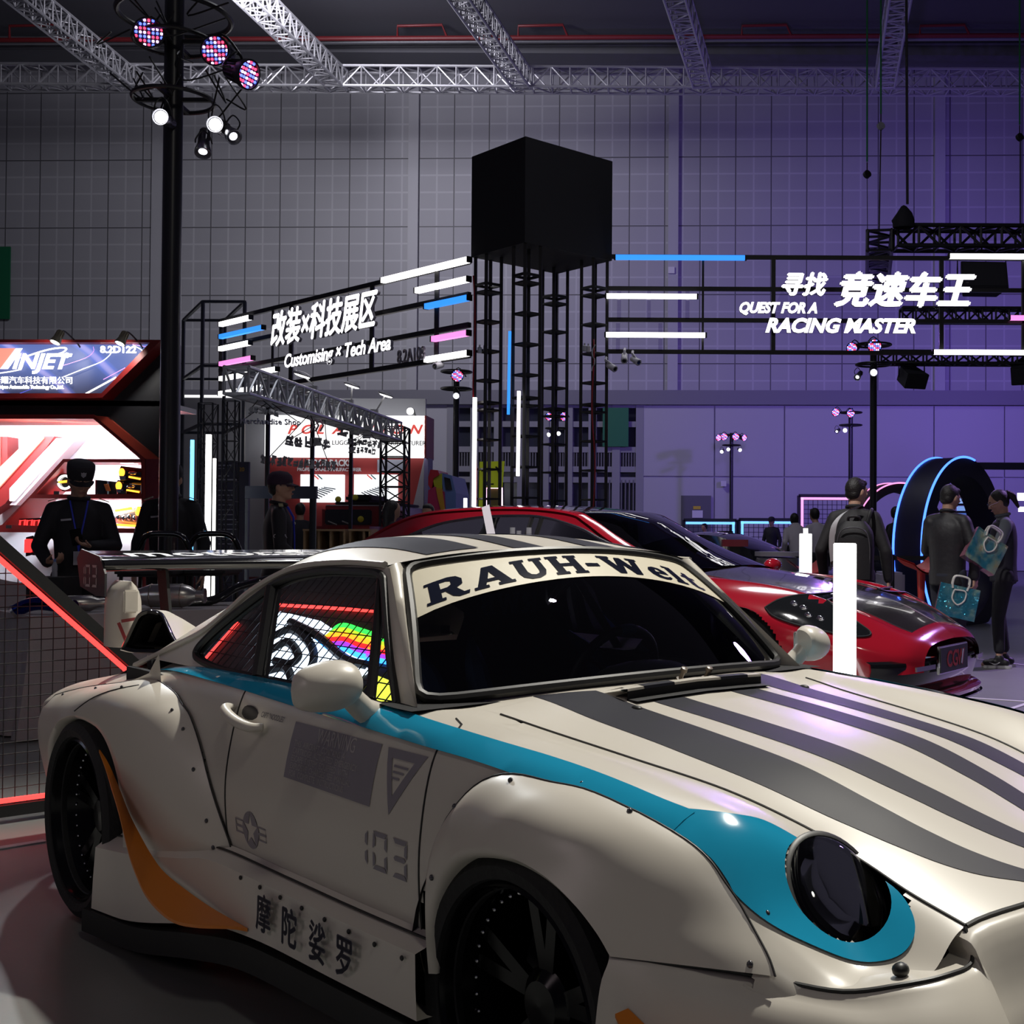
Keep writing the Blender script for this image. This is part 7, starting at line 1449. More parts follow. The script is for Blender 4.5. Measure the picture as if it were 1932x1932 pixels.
    if not far:
        for s in (1, -1): mb = MB(); mb.ball(hp((s * .032, .082, .006)), (.011, .006, .005), 10, 6); sca(mb).build('eye', eye_m, root, smooth=True); mb = MB(); mb.tube([hp((s * .016, .091, .030)), hp((s * .034, .087, .034)), hp((s * .052, .074, .028))], .004, 6); sca(mb).build('eyebrow', hair_m, root, smooth=True)
        mb = MB(); mb.tube([hp((-.020, .092, -.060)), hp((0, .099, -.058)), hp((.020, .092, -.060))], .005, 6); sca(mb).build('mouth', lip_m, root, smooth=True)
        if glasses:
            mb = MB()
            for s in (1, -1): mb.tube([hp((s * .034 + .022 * math.cos(a), .100, .004 + .018 * math.sin(a))) for a in np.linspace(0, 2 * math.pi, 18, endpoint=False)], .002, 5, closed=True); mb.tube([hp((s * .056, .098, .006)), hp((s * .082, .0, .004))], .002, 5)
            mb.tube([hp((-.012, .102, .006)), hp((.012, .102, .006))], .002, 5); sca(mb).build('spectacles', mat('spectacle_metal', (.5, .5, .55), .2, metal=1.), root, smooth=True)
    root['_'] = 0; del root['_']
    return root, k
def phone(loc, rot, label, parent=None):
    e = empty('phone', loc, label=label, cat='phone'); e.rotation_euler = rot; mb = MB(); mb.box((0, 0, 0), (.074, .155, .009)); mb.build('case', black_gloss, e, bevel=.003); mb = MB(); mb.box((0, 0, .0052), (.066, .140, .001)); mb.build('screen', mat('phone_screen', (.02, .02, .03), .1), e); return e
navy = mat('guard_uniform', (.011, .011, .017), .75, bump=.2, bscale=25); cap_m = mat('guard_cap', (.012, .011, .018), .8)
lany = mat('lanyard_blue', (.03, .05, .62), .5); patch_m = mat('patch_pale', (.42, .42, .48), .5); gold = mat('badge_gold', (.35, .24, .08), .3, metal=.8)
def guard_kit(root, k, card=True, mark=True):
    for s in (1, -1): mb = MB(); mb.tube([(s * .06 * k, .075 * k, 1.47 * k), (s * .045 * k, .125 * k, 1.38 * k), (s * .015 * k, .135 * k, 1.22 * k), (.0, .138 * k, 1.10 * k)], .006, 6); mb.build('lanyard', lany, root, smooth=True)
    if card: mb = MB(); mb.box((0, .142 * k, 1.05 * k), (.07, .004, .10)); mb.build('name_card', mat('card_white', (.5, .5, .58), .4), root)
    if mark:
        mb = MB(); mb.box((.085 * k, .130 * k, 1.33 * k), (.07, .006, .014), Matrix.Rotation(.1, 3, 'Y')); mb.build('chest_label', patch_m, root)
        for s in (1, -1):
            o = text('sleeve_lettering', 'QPSA', .045, patch_m, root, (s * .262 * k, 0, 1.22 * k), (R(90), 0, R(90) * s), .001)
            mb = MB(); mb.box((s * .17 * k, .01, 1.478 * k), (.075, .035, .006), Matrix.Rotation(s * .35, 3, 'Y')); mb.build('shoulder_tab', mat('shoulder_tab', (.20, .19, .10), .5), root)
# guard looking at a phone
y = 9.05; p = W(148, 1000, y)
g1, k1 = person((p.x, y), R(207), 'guard in black uniform and flat cap looking down at a phone left of lamp pole', 1.77, {'R': ((.26, .04, 1.14), (.20, .24, 1.02), (-.6, .5, .1), (0, -.2, 1), .8), 'L': ((-.245, .05, 1.14), (-.07, .30, 1.14), (.75, .45, .25), (-.35, .1, .95), .55)}, (-.15, .42), outfit={'top': navy}, capm=('flat', cap_m)); guard_kit(g1, k1)
def inhand(root, rzz, lx, ly, lz): m = Matrix.Translation(root.location) @ Matrix.Rotation(rzz, 4, 'Z'); return tuple(m @ V((lx, ly, lz)))
phone(inhand(g1, R(207), .02 * k1, .385 * k1, 1.205 * k1), (R(50), R(12), R(207)), 'black phone in the left hand of the guard with the flat cap')
y = 10.05; p = W(322, 1000, y)
g2, k2 = person((p.x, y), R(188), 'guard in black uniform standing half hidden behind the near lamp pole', 1.82, None, (-.1, .12), outfit={'top': navy}, capm=('round', cap_m)); guard_kit(g2, k2)
y = 10.2; p = W(524, 1000, y)
g3, k3 = person((p.x, y), R(-68), 'guard in black cap and glasses turned to the right, in front of the red booth', 1.76, {'R': ((.25, .0, 1.14), (.18, .20, .98), (-.5, .6, -.1), (0, 0, 1), .7), 'L': ((-.25, .02, 1.14), (-.12, .22, .98), (.5, .6, -.1), (0, 0, 1), .7)}, (.35, .0), outfit={'top': navy}, capm=('round', mat('guard_cap_plum', (.030, .012, .034), .8)), glasses=True); guard_kit(g3, k3)
# visitor with a backpack, seen from behind
y = 10.5; p = W(1612, 1000, y); rz = R(-14)
v1, kv = person((p.x, y), rz, 'man in black jacket seen from behind carrying a black backpack by a white strap', 1.76, {'R': ((.27, -.03, 1.12), (.29, .02, .87), (0, .1, -1), (-1, .1, 0), .5), 'L': ((-.28, -.04, 1.13), (-.27, .08, .90), (.1, .2, -1), (1, .1, 0), .6)}, (.75, .10), outfit={'top': mat('bomber_black', (.012, .011, .013), .7, bump=.2, bscale=25), 'bulk': 1.06})
bpk = empty('backpack', inhand(v1, rz, .02, -.235, 1.14), rz, 'black backpack with white strap on the back of the man at the light pillar', 'backpack')
mb = MB(); P = []
for f in np.linspace(0, 1, 14):
    z = -.26 + .50 * f; w = .165 * (1 - max(0, (f - .7) / .3) ** 2.2 * .45); d = .10 * (1 - max(0, (f - .75) / .25) ** 2 * .5)
    P.append([(w * math.copysign(abs(math.cos(t)) ** .6, math.cos(t)), d * math.copysign(abs(math.sin(t)) ** .6, math.sin(t)), z) for t in np.linspace(0, 2 * math.pi, 28, endpoint=False)])
mb.grid(P, closed_v=True); n = 28; mb.add(P[0], [tuple(range(28))]); mb.add(P[-1], [tuple(range(28))]); mb.build('main_pouch', mat('pack_black', (.010, .010, .012), .65, bump=.2, bscale=40), bpk, smooth=True)
mb = MB(); mb.grid([[(x * .14, -.10 - .045 * math.cos(x * 1.4), z) for x in np.linspace(-1, 1, 12)] for z in np.linspace(-.25, .10, 6)]); mb.build('front_pocket', mat('pack_black', (.010, .010, .012), .65), bpk, smooth=True)
mb = MB(); mb.tube(spline([(-.135, -.10, -.2), (-.135, -.11, .05), (-.08, -.125, .17), (.08, -.125, .17), (.135, -.11, .05), (.135, -.10, -.2)], 24), .006, 6); mb.build('zip', mat('zip_grey', (.06, .06, .065), .4), bpk, smooth=True)
mb = MB(); mb.tube(spline([(-.05, -.03, .235), (-.04, -.05, .275), (.04, -.05, .275), (.05, -.03, .235)], 12), .012, 8); mb.build('grab_handle', mat('pack_black', (.010, .010, .012), .65), bpk, smooth=True)
mb = MB(); c = spline([(-.175, .02, -.10), (-.185, -.02, .05), (-.165, -.05, .20), (-.10, -.02, .295), (-.02, .06, .345), (.02, .12, .35)], 24); mb.grid([[(x - .028, y_ - .005, z - .01), (x + .028, y_ - .012, z + .02)] for x, y_, z in c]); n = len(mb.v); mb.v += [(x, y_ + .008, z) for x, y_, z in mb.v]; mb.f += [tuple(i + n for i in f[::-1]) for f in mb.f]; mb.mi = [0] * len(mb.f); mb.build('white_strap', mat('strap_white', (.48, .48, .50), .6), bpk, smooth=True)
mb = MB(); mb.tube(spline([(.10, .08, .22), (.13, .10, .32), (.13, .24, .34)], 10), .018, 8); mb.build('shoulder_strap', mat('pack_black', (.010, .010, .012), .65), bpk, smooth=True)
# visitor in the quilted jacket holding a shiny bag
y = 11.3; p = W(1788, 1000, y); rz = R(-38)
v2, kv2 = person((p.x, y), rz, 'man in black quilted jacket seen from behind holding a shiny clear bag', 1.74, {'R': ((.28, -.03, 1.12), (.27, .0, .88), (0, .1, -1), (-1, .1, 0), 1.0), 'L': ((-.25, .08, 1.13), (-.10, .32, 1.10), (.3, .8, .2), (.3, 0, 1), .6)}, (.30, .25), outfit={'top': mat('quilted_black', (.010, .009, .012), .6, bump=.5, bscale=14), 'bulk': 1.12, 'trousers': mat('jeans_dark', (.016, .018, .032), .8), 'tick': True, 'hem': .80}, legs={'R': ((.095, 0, .93), (.11, .02, .50), (.12, -.015, .085), (.45, 1, 0)), 'L': ((-.095, 0, .93), (-.10, .05, .50), (-.09, .03, .085), (.3, 1, 0))}, glasses=True)
phone(inhand(v2, rz, -.02, .44, 1.15), (R(55), 0, rz), 'phone in the left hand of the man in the quilted jacket')
# woman reading her phone, a shiny bag on her arm
y = 11.6; p = W(1893, 1000, y); rz = R(82)
v3, kv3 = person((p.x, y), rz, 'woman with ponytail in dark vest over grey shirt reading a phone at the right edge', 1.71, {'L': ((-.20, .10, 1.14), (-.10, .34, 1.20), (.2, .8, .35), (.3, -.2, .9), .7), 'R': ((.21, .06, 1.14), (.08, .32, 1.19), (-.4, .7, .35), (-.2, .0, .9), .7)}, (-.05, .42), hair='pony', female=True, glasses=True, outfit={'top': mat('shirt_grey', (.15, .17, .19), .75), 'top_name': 'shirt', 'trousers': mat('trousers_black', (.012, .012, .016), .8), 'leg_w': 1.05, 'tick': True, 'cuff': .10}, legs={'R': ((.09, 0, .93), (.09, .03, .50), (.08, -.02, .085), (-.1, 1, 0)), 'L': ((-.09, 0, .93), (-.09, .06, .50), (-.09, .05, .085), (.1, 1, 0))})
mb = MB(); torso(mb, [(.84 * kv3, 0, -.005, .172, .135), (1.0 * kv3, 0, 0, .160, .125), (1.2 * kv3, 0, 0, .172, .130), (1.32 * kv3, 0, 0, .172, .125), (1.405 * kv3, 0, 0, .165, .105), (1.445 * kv3, 0, 0, .10, .078)]); blob(mb, 'vest', mat('vest_navy', (.012, .012, .022), .7, bump=.3, bscale=16), v3, .012, 3)
phone(inhand(v3, rz, .02, .47, 1.245), (R(28), 0, rz), 'phone held up by the woman with the ponytail')
# holographic tote bags
def holo_mat():
    m = bpy.data.materials.new('holographic_film'); m.use_nodes = True; nt = m.node_tree; N, L = nt.nodes, nt.links; b = N['Principled BSDF']; MATS['holo'] = m
    lw = N.new('ShaderNodeLayerWeight'); lw.inputs[0].default_value = .45; tc = N.new('ShaderNodeTexCoord'); nz = N.new('ShaderNodeTexNoise'); nz.inputs['Scale'].default_value = 9; nz.inputs['Detail'].default_value = 2; L.new(tc.outputs['Object'], nz.inputs[0])
    ad = N.new('ShaderNodeMath'); ad.operation = 'ADD'; L.new(lw.outputs['Facing'], ad.inputs[0]); L.new(nz.outputs['Fac'], ad.inputs[1]); r = N.new('ShaderNodeValToRGB'); L.new(ad.outputs[0], r.inputs[0]); e = r.color_ramp.elements
    e[0].position = .35; e[0].color = (.02, .35, .55, 1); e[1].position = 1.1; e[1].color = (.9, .35, .5, 1)
    for ps, c in ((.55, (.10, .45, .60, 1)), (.70, (.55, .85, .70, 1)), (.82, (.95, .85, .45, 1)), (.93, (.75, .40, .85, 1))): q = e.new(ps); q.color = c
    L.new(r.outputs[0], b.inputs['Base Color']); b.inputs['Metallic'].default_value = .75; b.inputs['Roughness'].default_value = .12; b.inputs['Alpha'].default_value = .72
    bp = N.new('ShaderNodeBump'); bp.inputs['Strength'].default_value = .7; bp.inputs['Distance'].default_value = .02; n2 = N.new('ShaderNodeTexNoise'); n2.inputs['Scale'].default_value = 14; L.new(tc.outputs['Object'], n2.inputs[0]); L.new(n2.outputs['Fac'], bp.inputs['Height']); L.new(bp.outputs[0], b.inputs['Normal']); return m
holo = holo_mat(); bag_h = mat('bag_handle', (.55, .53, .50), .5)
def tote(loc, rot, w, h, d, label):
    e = empty('tote_bag', loc, label=label, cat='bag', group='holographic tote bags'); e.rotation_euler = rot
    def wall(sy): return [[(x * w / 2, sy * (d / 2 * (1 - .55 * f)) + .006 * math.sin(7 * x + 5 * f), -h * (1 - f)) for x in np.linspace(-1, 1, 10)] for f in np.linspace(0, 1, 8)]
    mb = MB()
    for sy in (1, -1): mb.grid(wall(sy))
    a, b_ = wall(1), wall(-1)
    mb.grid([a[0], b_[0]]); mb.grid([[r[0] for r in a], [r[0] for r in b_]]); mb.grid([[r[-1] for r in a], [r[-1] for r in b_]]); mb.build('bag_body', holo, e, smooth=True, fix=False)
    for sy in (1, -1):
        mb = MB(); mb.tube(spline([(-.065, sy * d * .24, -.03), (-.075, sy * d * .24, .03), (-.055, sy * d * .2, .085), (.055, sy * d * .2, .085), (.075, sy * d * .24, .03), (.065, sy * d * .24, -.03)], 24), .009, 8); mb.build('handle', bag_h, e, smooth=True)
        mb = MB(); mb.tube(spline([(-.05, sy * (d * .30 + .008), -.04), (-.055, sy * (d * .36 + .008), -.12), (0, sy * (d * .40 + .008), -.17), (.055, sy * (d * .36 + .008), -.12), (.05, sy * (d * .30 + .008), -.04), (-.05, sy * (d * .30 + .008), -.04)], 30), .007, 6); mb.build('bag_emblem', bag_h, e, smooth=True)
    return e
tote(tuple(W(1812, 1106, 11.05)), (0, R(12), R(-8)), .36, .29, .14, 'shiny clear holographic bag hanging from the hand of the man in the quilted jacket')
tote(tuple(W(1872, 1013, 11.15)), (R(-10), R(33), R(8)), .34, .32, .10, 'shiny blue holographic bag tilted on the forearm of the woman with the ponytail')
# people farther off
wht_t = mat('shirt_white', (.50, .46, .52), .7); tee = mat('tee_black', (.012, .012, .016), .8); std = lambda: None
def far(u, y, rz, label, H=1.72, **k): p = W(u, 1000, y); return person((p.x, y), R(rz), label, H, far=True, **k)
fold = {'R': ((.24, .02, 1.14), (.06, .26, 1.16), (-.6, .5, .2), (0, 0, 1), .5), 'L': ((-.24, .02, 1.14), (-.06, .26, 1.14), (.6, .5, .2), (0, 0, 1), .5)}
far(1456, 33., 150, 'guard in a dark cap standing far off before the violet wall', capm=('round', cap_m), outfit={'top': navy})
far(1690, 19.5, -65, 'man in black tee shirt with bare forearm left of the blue ring', arms=fold, outfit={'top': tee, 'sleeve': 0})
far(1507, 21., 5, 'man in white shirt bending over behind the dim race car', lean=.55, outfit={'top': wht_t}); far(1548, 20., 25, 'person in white top beside the short light pillar', lean=.25, outfit={'top': wht_t})
far(1664, 17.4, 30, 'person with dark hair bent over a table left of the blue ring', H=1.55, lean=.35, arms=fold, outfit={'top': tee})
far(738, 14.2, -60, 'woman with long dark hair behind the tail of the red saloon', H=1.64, hair='long', female=True, outfit={'top': tee}); far(566, 18.4, 10, 'man in dark striped top seen from behind left of the off-road car', H=1.70, outfit={'top': mat('striped_top', (.03, .03, .04), .8)})
far(808, 15., 170, 'dark haired head just above the red saloon roof, left of the tower', H=1.62, outfit={'top': tee}); far(976, 17.9, 160, 'dark haired person seen between the tower legs', H=1.60, outfit={'top': tee}); far(1330, 34., 120, 'person with pale hair far off under the grey wall door', H=1.55, outfit={'top': wht_t})
# ================================================================ smaller things in the hall
def carw(X, Y, z=0.): return V((CX + X * math.sin(CT) - Y * math.cos(CT), CY - X * math.cos(CT) - Y * math.sin(CT), z))
CRZ = math.atan2(-math.cos(CT), math.sin(CT))
def incar(name, label, cat, group=None): return empty(name, (CX, CY, 0), CRZ, label, cat, group)
# mesh fence with the slanting bar
fe = incar('mesh_fence', 'black mesh fence panel with slanting top bar and red light strips behind the coupe', 'fence'); FX = -1.55
f_ = lambda Y, z, dx=0.: V((FX + dx, -Y, z))
mb = MB(); mb.bar(f_(1.30, 1.722), f_(-.42, .045), .05, .085, up=(1, 0, 0)); mb.build('top_bar', black_matt, fe)
mb = MB(); mb.bar(f_(1.30, .055), f_(-.45, .055), .05, .06, up=(1, 0, 0)); mb.build('bottom_rail', black_matt, fe); mb = MB(); mb.bar(f_(1.30, .02), f_(1.30, 1.75), .06); mb.build('end_post', black_matt, fe)
redl = glow('led_red_strip', (1, .045, .04), 2.6)
mb = MB(); mb.bar(f_(1.28, 1.640, .012), f_(-.36, .048, .012), .018, .028, up=(1, 0, 0)); mb.build('red_strip', redl, fe); mb = MB(); mb.bar(f_(1.28, .098, .012), f_(-.40, .098, .012), .018, .022, up=(1, 0, 0)); mb.build('red_strip', redl, fe)
mb = MB(); 
for i in range(36):
    Y = 1.28 - i * .049; zt_ = .045 + (Y + .42) * .975
    if zt_ > .12: mb.tube([f_(Y, .07), f_(Y, zt_)], .0023, 5, caps=False)
for i in range(34):
    z = .10 + i * .049; Yl = -.42 + (z - .045) / .975
    if Yl < 1.28: mb.tube([f_(1.28, z), f_(Yl, z)], .0023, 5, caps=False)
mb.build('wire_mesh', black_matt, fe)
# draped table with exhaust parts
p0 = W(58, 1166, 7.3); dr_, bk = V((.73, .68, 0)), V((-.68, .73, 0)); tz = .745; tl, tdp = 1.75, .75
tbk = empty('display_table', (p0.x, p0.y, 0)); tag(tbk, 'table draped in white cloth to the floor, behind the mesh fence', 'table')
cloth = mat('white_cloth', (.40, .37, .38), .85, bump=.1, bscale=80)
cs = [V((0, 0, 0)), dr_ * tl, dr_ * tl + bk * tdp, bk * tdp]; per = []
for i in range(4):
    a, b = cs[i], cs[(i + 1) % 4]; n = 26
    for j in range(n): per.append(a + (b - a) * (j / n))
cen = (cs[0] + cs[2]) / 2; rows = []
for f in np.linspace(0, 1, 12):
    row = []
    for i, p in enumerate(per): d = (p - cen); d.z = 0; w = f ** 1.3 * (.045 * math.sin(i * .62) + .022 * math.sin(i * 1.37 + 1) + .07); row.append(tuple(p + d.normalized() * w + V((0, 0, tz - (tz - .012) * f))))
    rows.append(row)
mb = MB(); mb.grid(rows, closed_v=True); mb.build('cloth_skirt', cloth, tbk, smooth=True)
mb = MB(); mb.add([tuple(c + V((0, 0, tz + z))) for z in (-.012, .002) for c in cs], [(3, 2, 1, 0), (4, 5, 6, 7), (0, 1, 5, 4), (1, 2, 6, 5), (2, 3, 7, 6), (3, 0, 4, 7)]); mb.build('cloth_top', cloth, tbk)
def ont(f, g, z=0.): return p0 + dr_ * (tl * f) + bk * (tdp * g) + V((0, 0, tz + .003 - p0.z + z))
dang = math.atan2(dr_.y, dr_.x)
def parts(name, loc, rz, label): return empty(name, tuple(loc), rz, label, 'exhaust part', 'exhaust parts on the draped table')
MXX = Matrix.Rotation(R(90), 4, 'Y')
ex = parts('catalytic_converter', ont(.52, .35, .085), R(8), 'large silver exhaust canister lying on the draped table beside the wing pedestal')
mb = MB(); mb.lathe([(.035, -.26), (.052, -.25), (.05, -.17), (.078, -.10), (.08, .10), (.065, .15), (.035, .19), (.034, .23), (.05, .235), (.05, .25), (.03, .25)], 28, MXX); mb.build('canister', steel, ex, smooth=True, ang=35)
mb = MB(); [mb.lathe([(.079, x), (.0825, x + .004), (.079, x + .008)], 28, MXX) for x in (-.10, .095)]; mb.build('weld_band', mat('weld_band', (.35, .30, .24), .35, metal=1.), ex, smooth=True)
ex = parts('catalytic_converter', ont(.20, .30, .055), R(25), 'small silver exhaust canister lying near the end of the draped table'); mb = MB(); mb.lathe([(.03, -.12), (.05, -.09), (.052, .06), (.032, .10), (.03, .15), (.02, .15)], 24, MXX); mb.build('canister', steel, ex, smooth=True, ang=35)
ex = parts('exhaust_elbow', ont(.06, .25, .055), R(-20), 'blue heat tinted exhaust elbow at the end of the draped table'); mb = MB(); mb.tube(spline([(-.16, -.05, -.045), (-.09, -.02, -.005), (0, 0, .01), (.12, .02, 0), (.24, .03, -.005)], 24), .042, 14); mb.build('elbow', mat('blue_titanium', (.02, .04, .30), .18, metal=1.), ex, smooth=True); mb = MB(); mb.tube([(-.162, -.051, -.047), (-.148, -.044, -.036)], .047, 14); mb.build('flange', steel, ex, smooth=True)
ex = parts('exhaust_manifold', ont(.82, .55, .06), R(20), 'gloss black curved exhaust manifold at the far end of the draped table'); mb = MB()
for k in range(3): mb.tube(spline([(-.30, -.06 * k, -.045), (-.12, -.05 * k, -.02), (.02, -.03 * k + .02, .06), (.16, .0, .10), (.26, .02, .12)], 20), .028, 10)
mb.build('pipes', black_gloss, ex, smooth=True)
ex = parts('exhaust_tip', ont(.36, .7, .05), R(70), 'dark exhaust pipe end lying behind the small silver canister'); mb = MB(); mb.tube([(-.2, 0, 0), (.15, 0, 0)], .04, 14); mb.build('pipe', black_gloss, ex, smooth=True)
# tall black stools with hooped backs
for k, (u, y) in enumerate(((309, 9.0), (404, 9.2))):
    a = W(u, 1007, y); e = empty('hoop_chair', (a.x, a.y, 0)); tag(e, ('black tall chair with hooped tubular back left of the near lamp pole base', 'black tall chair with hooped tubular back right of the near lamp pole base')[k], 'chair', 'black hoop-back chairs'); h = a.z; w = .175
    mb = MB(); mb.tube(spline([(-w - .06, 0, h - .24), (-w - .01, 0, h - .10), (-w + .05, 0, h - .015), (0, 0, h), (w - .05, 0, h - .015), (w + .01, 0, h - .10), (w + .06, 0, h - .24)], 30), .022, 10); mb.build('hoop_back', black_gloss, e, smooth=True)
    mb = MB(); mb.box((0, -.16, h - .28), (.42, .40, .06)); mb.build('seat', black_matt, e, bevel=.02)
    for sx in (-1, 1):
        for sy in (0, -.32): mb = MB(); mb.tube([(sx * .17, sy, h - .28), (sx * .20, sy, 0)], .014, 8); mb.build('leg', black_matt, e, smooth=True)
e = empty('side_chair', tuple(G(22, 1150))); a = W(20, 1090, 9.6); e.location = (a.x, a.y, 0); tag(e, 'white shell chair with thin metal legs behind the mesh fence at the left edge', 'chair')
mb = MB(); mb.grid([[(x * .22, .20 - .40 * f if f < 1 else .22 + .02 * (f - 1), .44 + .03 * x * x + (0 if f < 1 else .40 * (f - 1))) for x in np.linspace(-1, 1, 10)] for f in (0, .3, .6, .95, 1.05, 1.4, 1.8, 2.0)][::1]); mb.build('shell', mat('chair_white', (.5, .48, .5), .5), e, smooth=True)
for sx in (-1, 1):
    for sy in (.18, -.18): mb = MB(); mb.tube([(sx * .16, sy, .44), (sx * .2, sy * 1.2, 0)], .009, 6); mb.build('leg', mat('leg_grey', (.3, .3, .3), .3, metal=.8), e)
# bottles
def bottle(loc, h, label, capm, group): 
    e = empty('water_bottle', tuple(loc)); tag(e, label, 'bottle', group); r = h * .145
    mb = MB(); mb.lathe([(0, 0), (r, 0), (r, h * .25), (r * .92, h * .3), (r, h * .36), (r, h * .62), (r * .55, h * .80), (r * .42, h * .84), (0, h * .84)], 20); mb.build('bottle_body', mat('pet_plastic', (.45, .46, .52), .08, alpha=.65), e, smooth=True); mb = MB(); mb.lathe([(0, h * .83), (r * .5, h * .83), (r * .5, h), (0, h)], 16); mb.build('bottle_cap', capm, e, smooth=True, ang=30)
bar_t = empty('bar_table', (W(984, 1060, 7.45).x, 7.45, 0)); tag(bar_t, 'slim round bar table hidden between the two cars under the water bottles', 'table'); tzb = 1.075
mb = MB(); mb.lathe([(0, tzb - .03), (.26, tzb - .03), (.26, tzb), (0, tzb)], 32); mb.build('tabletop', black_matt, bar_t, smooth=True, ang=30); mb = MB(); mb.tube([(0, 0, .02), (0, 0, tzb - .03)], .03, 12); mb.build('column', black_matt, bar_t, smooth=True); mb = MB(); mb.lathe([(0, 0), (.22, 0), (.22, .02), (0, .02)], 24); mb.build('foot', black_matt, bar_t, smooth=True, ang=30)
wc = mat('cap_white', (.55, .55, .6), .4)
for k, (u, dy, h) in enumerate(((967, -.03, .225), (979, .06, .205), (998, 0, .225))): a = W(u, 1000, 7.45 + dy); bottle((a.x, a.y, tzb), h, ('water bottle showing over the coupe roof, leftmost of three', 'water bottle showing over the coupe roof, lowest and middle of three', 'water bottle showing over the coupe roof, rightmost of three')[k], wc, 'water bottles between the cars')
pth = empty('plinth', (W(103, 1090, 8.45).x, 8.45, 0)); tag(pth, 'slim black plinth in front of the guard with the phone', 'plinth'); zb_ = W(103, 1088, 8.45).z; mb = MB(); mb.box((0, 0, zb_ / 2), (.26, .26, zb_)); mb.build('body', black_matt, pth); bottle((pth.location.x, 8.45, zb_), .125, 'small clear bottle with blue cap in front of the guard with the phone', mat('cap_blue', (.12, .2, .45), .4), None)
# light pillars in front of the red saloon
for k, (u, vt, y, w, step) in enumerate(((1594, 1025, 6.45, .108, 0), (1520, 1007, 12., .112, 1))):
    a = W(u, vt, y); e = empty('light_pillar', (a.x, y, 0)); tag(e, ('square white light pillar standing right behind the coupe bonnet', 'short white light pillar with a stepped top behind the red saloon bonnet')[k], 'light pillar', 'white light pillars')
    mb = MB(); mb.box((0, 0, (a.z + .03) / 2), (w, w, a.z - .03)); mb.build('lit_tube', glow('pillar_white', (1, .99, .97), 3.2), e, bevel=.004); mb = MB(); mb.box((0, 0, .015), (w * 1.8, w * 1.8, .03)); mb.build('base', black_matt, e)
    if step: mb = MB(); zt_ = W(u, 997, y).z; mb.box((0, 0, (a.z + zt_) / 2), (.042, .042, zt_ - a.z)); mb.build('lit_tip', glow('pillar_white', (1, .99, .97), 3.2), e)
# ring arches
def ring_arch(u, vt, y, Ro, Ri, dpt, a, col, s, label, body):
    c = W(u, vt, y); e = empty('ring_arch', (c.x, y, c.z - Ro), a); tag(e, label, 'arch', 'light ring arches'); P = []
    lim = math.acos(max(-1, min(1, (c.z - Ro) / Ro))) 
    for t in np.linspace(-math.pi / 2 + .0, 1.5 * math.pi, 73): 
        pt = lambda r, yy: (r * math.cos(t), yy, max(-(c.z - Ro) + .004, r * math.sin(t)))
        P.append([pt(Ro, -dpt / 2), pt(Ro, dpt / 2), pt(Ri, dpt / 2), pt(Ri, -dpt / 2)])
    mb = MB(); mb.grid(P, closed_v=True); mb.build('ring_body', body, e, smooth=True, ang=35)
    for yy in (-dpt / 2, dpt / 2):
        mb = MB(); mb.tube([(Ro * 1.004 * math.cos(t), yy, Ro * 1.004 * math.sin(t)) for t in np.linspace(1.35, 4.1, 50) if Ro * math.sin(t) > -(c.z - Ro) + .02], .016, 6); mb.build('light_line', glow('ring_%d' % int(col[2] * 100), col, s), e, smooth=True)
    return e
ring_m = mat('ring_navy', (.015, .013, .05), .4)
ring_arch(1796, 864, 17.0, 1.28, 1.02, .42, R(50), (.05, .16, 1.), 3.5, 'big dark ring arch edged with two blue light lines at the right', ring_m)
ring_arch(1690, 912, 24.5, 1.16, .98, .35, R(28), (1., .30, .62), 1.6, 'smaller dark ring arch edged with pink light behind the blue one', mat('ring_grey', (.05, .04, .07), .5))
bm_ = W(1820, 875, 17.3); bn = empty('ring_beam', tuple(bm_)); tag(bn, 'dark horizontal beam joined to the top of the big ring at the right edge', 'beam'); mb = MB(); mb.box((.75, .2, -.02), (1.7, .12, .10)); mb.build('beam_body', ring_m, bn)
# lit stage set behind the visitors
sb = empty('stage_set', (W(1860, 1000, 26.).x, 26., 0)); tag(sb, 'blue lit stage screen seen through the big ring at the right', 'stage'); 
def sp_(u0, v0, u1, v1, dy, m, name): a, b = W(u0, v0, 26. + dy), W(u1, v1, 26. + dy); mb = MB(); mb.box(((a.x + b.x) / 2 - sb.location.x, dy, (a.z + b.z) / 2), (b.x - a.x, .08, a.z - b.z)); return mb.build(name, m, sb)
sp_(1800, 925, 1866, 950, .0, glow('stage_sky', (.30, .50, 1.), .8), 'screen'); sp_(1806, 955, 1866, 964, .0, glow('stage_sky2', (.25, .45, 1.), .7), 'screen'); sp_(1806, 968, 1862, 1008, 0, glow('stage_blue', (.10, .22, .80), .55), 'screen'); sp_(1862, 968, 1869, 1060, -.02, glow('stage_pale', (.55, .45, .95), .6), 'screen_edge'); sp_(1806, 1008, 1862, 1060, 0, glow('stage_lilac', (.20, .16, .62), .5), 'screen')
sp_(1920, 930, 1990, 945, 0, glow('stage_white', (.9, .85, 1), 1.6), 'light_panel'); sp_(1922, 956, 1990, 966, 0, glow('stage_white', (.9, .85, 1), 1.6), 'light_panel')
sp_(1790, 950, 1875, 954, -.06, ring_m, 'screen_bar'); sp_(1790, 964, 1875, 968, -.06, ring_m, 'screen_bar')
a = W(1836, 990, 25.85); o = text('screen_lettering', '– 5.12.2024', 8 / 2280 * 25.9, mat('screen_text', (.6, .6, .8), .5, emit=(.5, .45, .9), strength=.6), sb, tuple(a - sb.location), (R(90), 0, 0), .001, xs=.9)
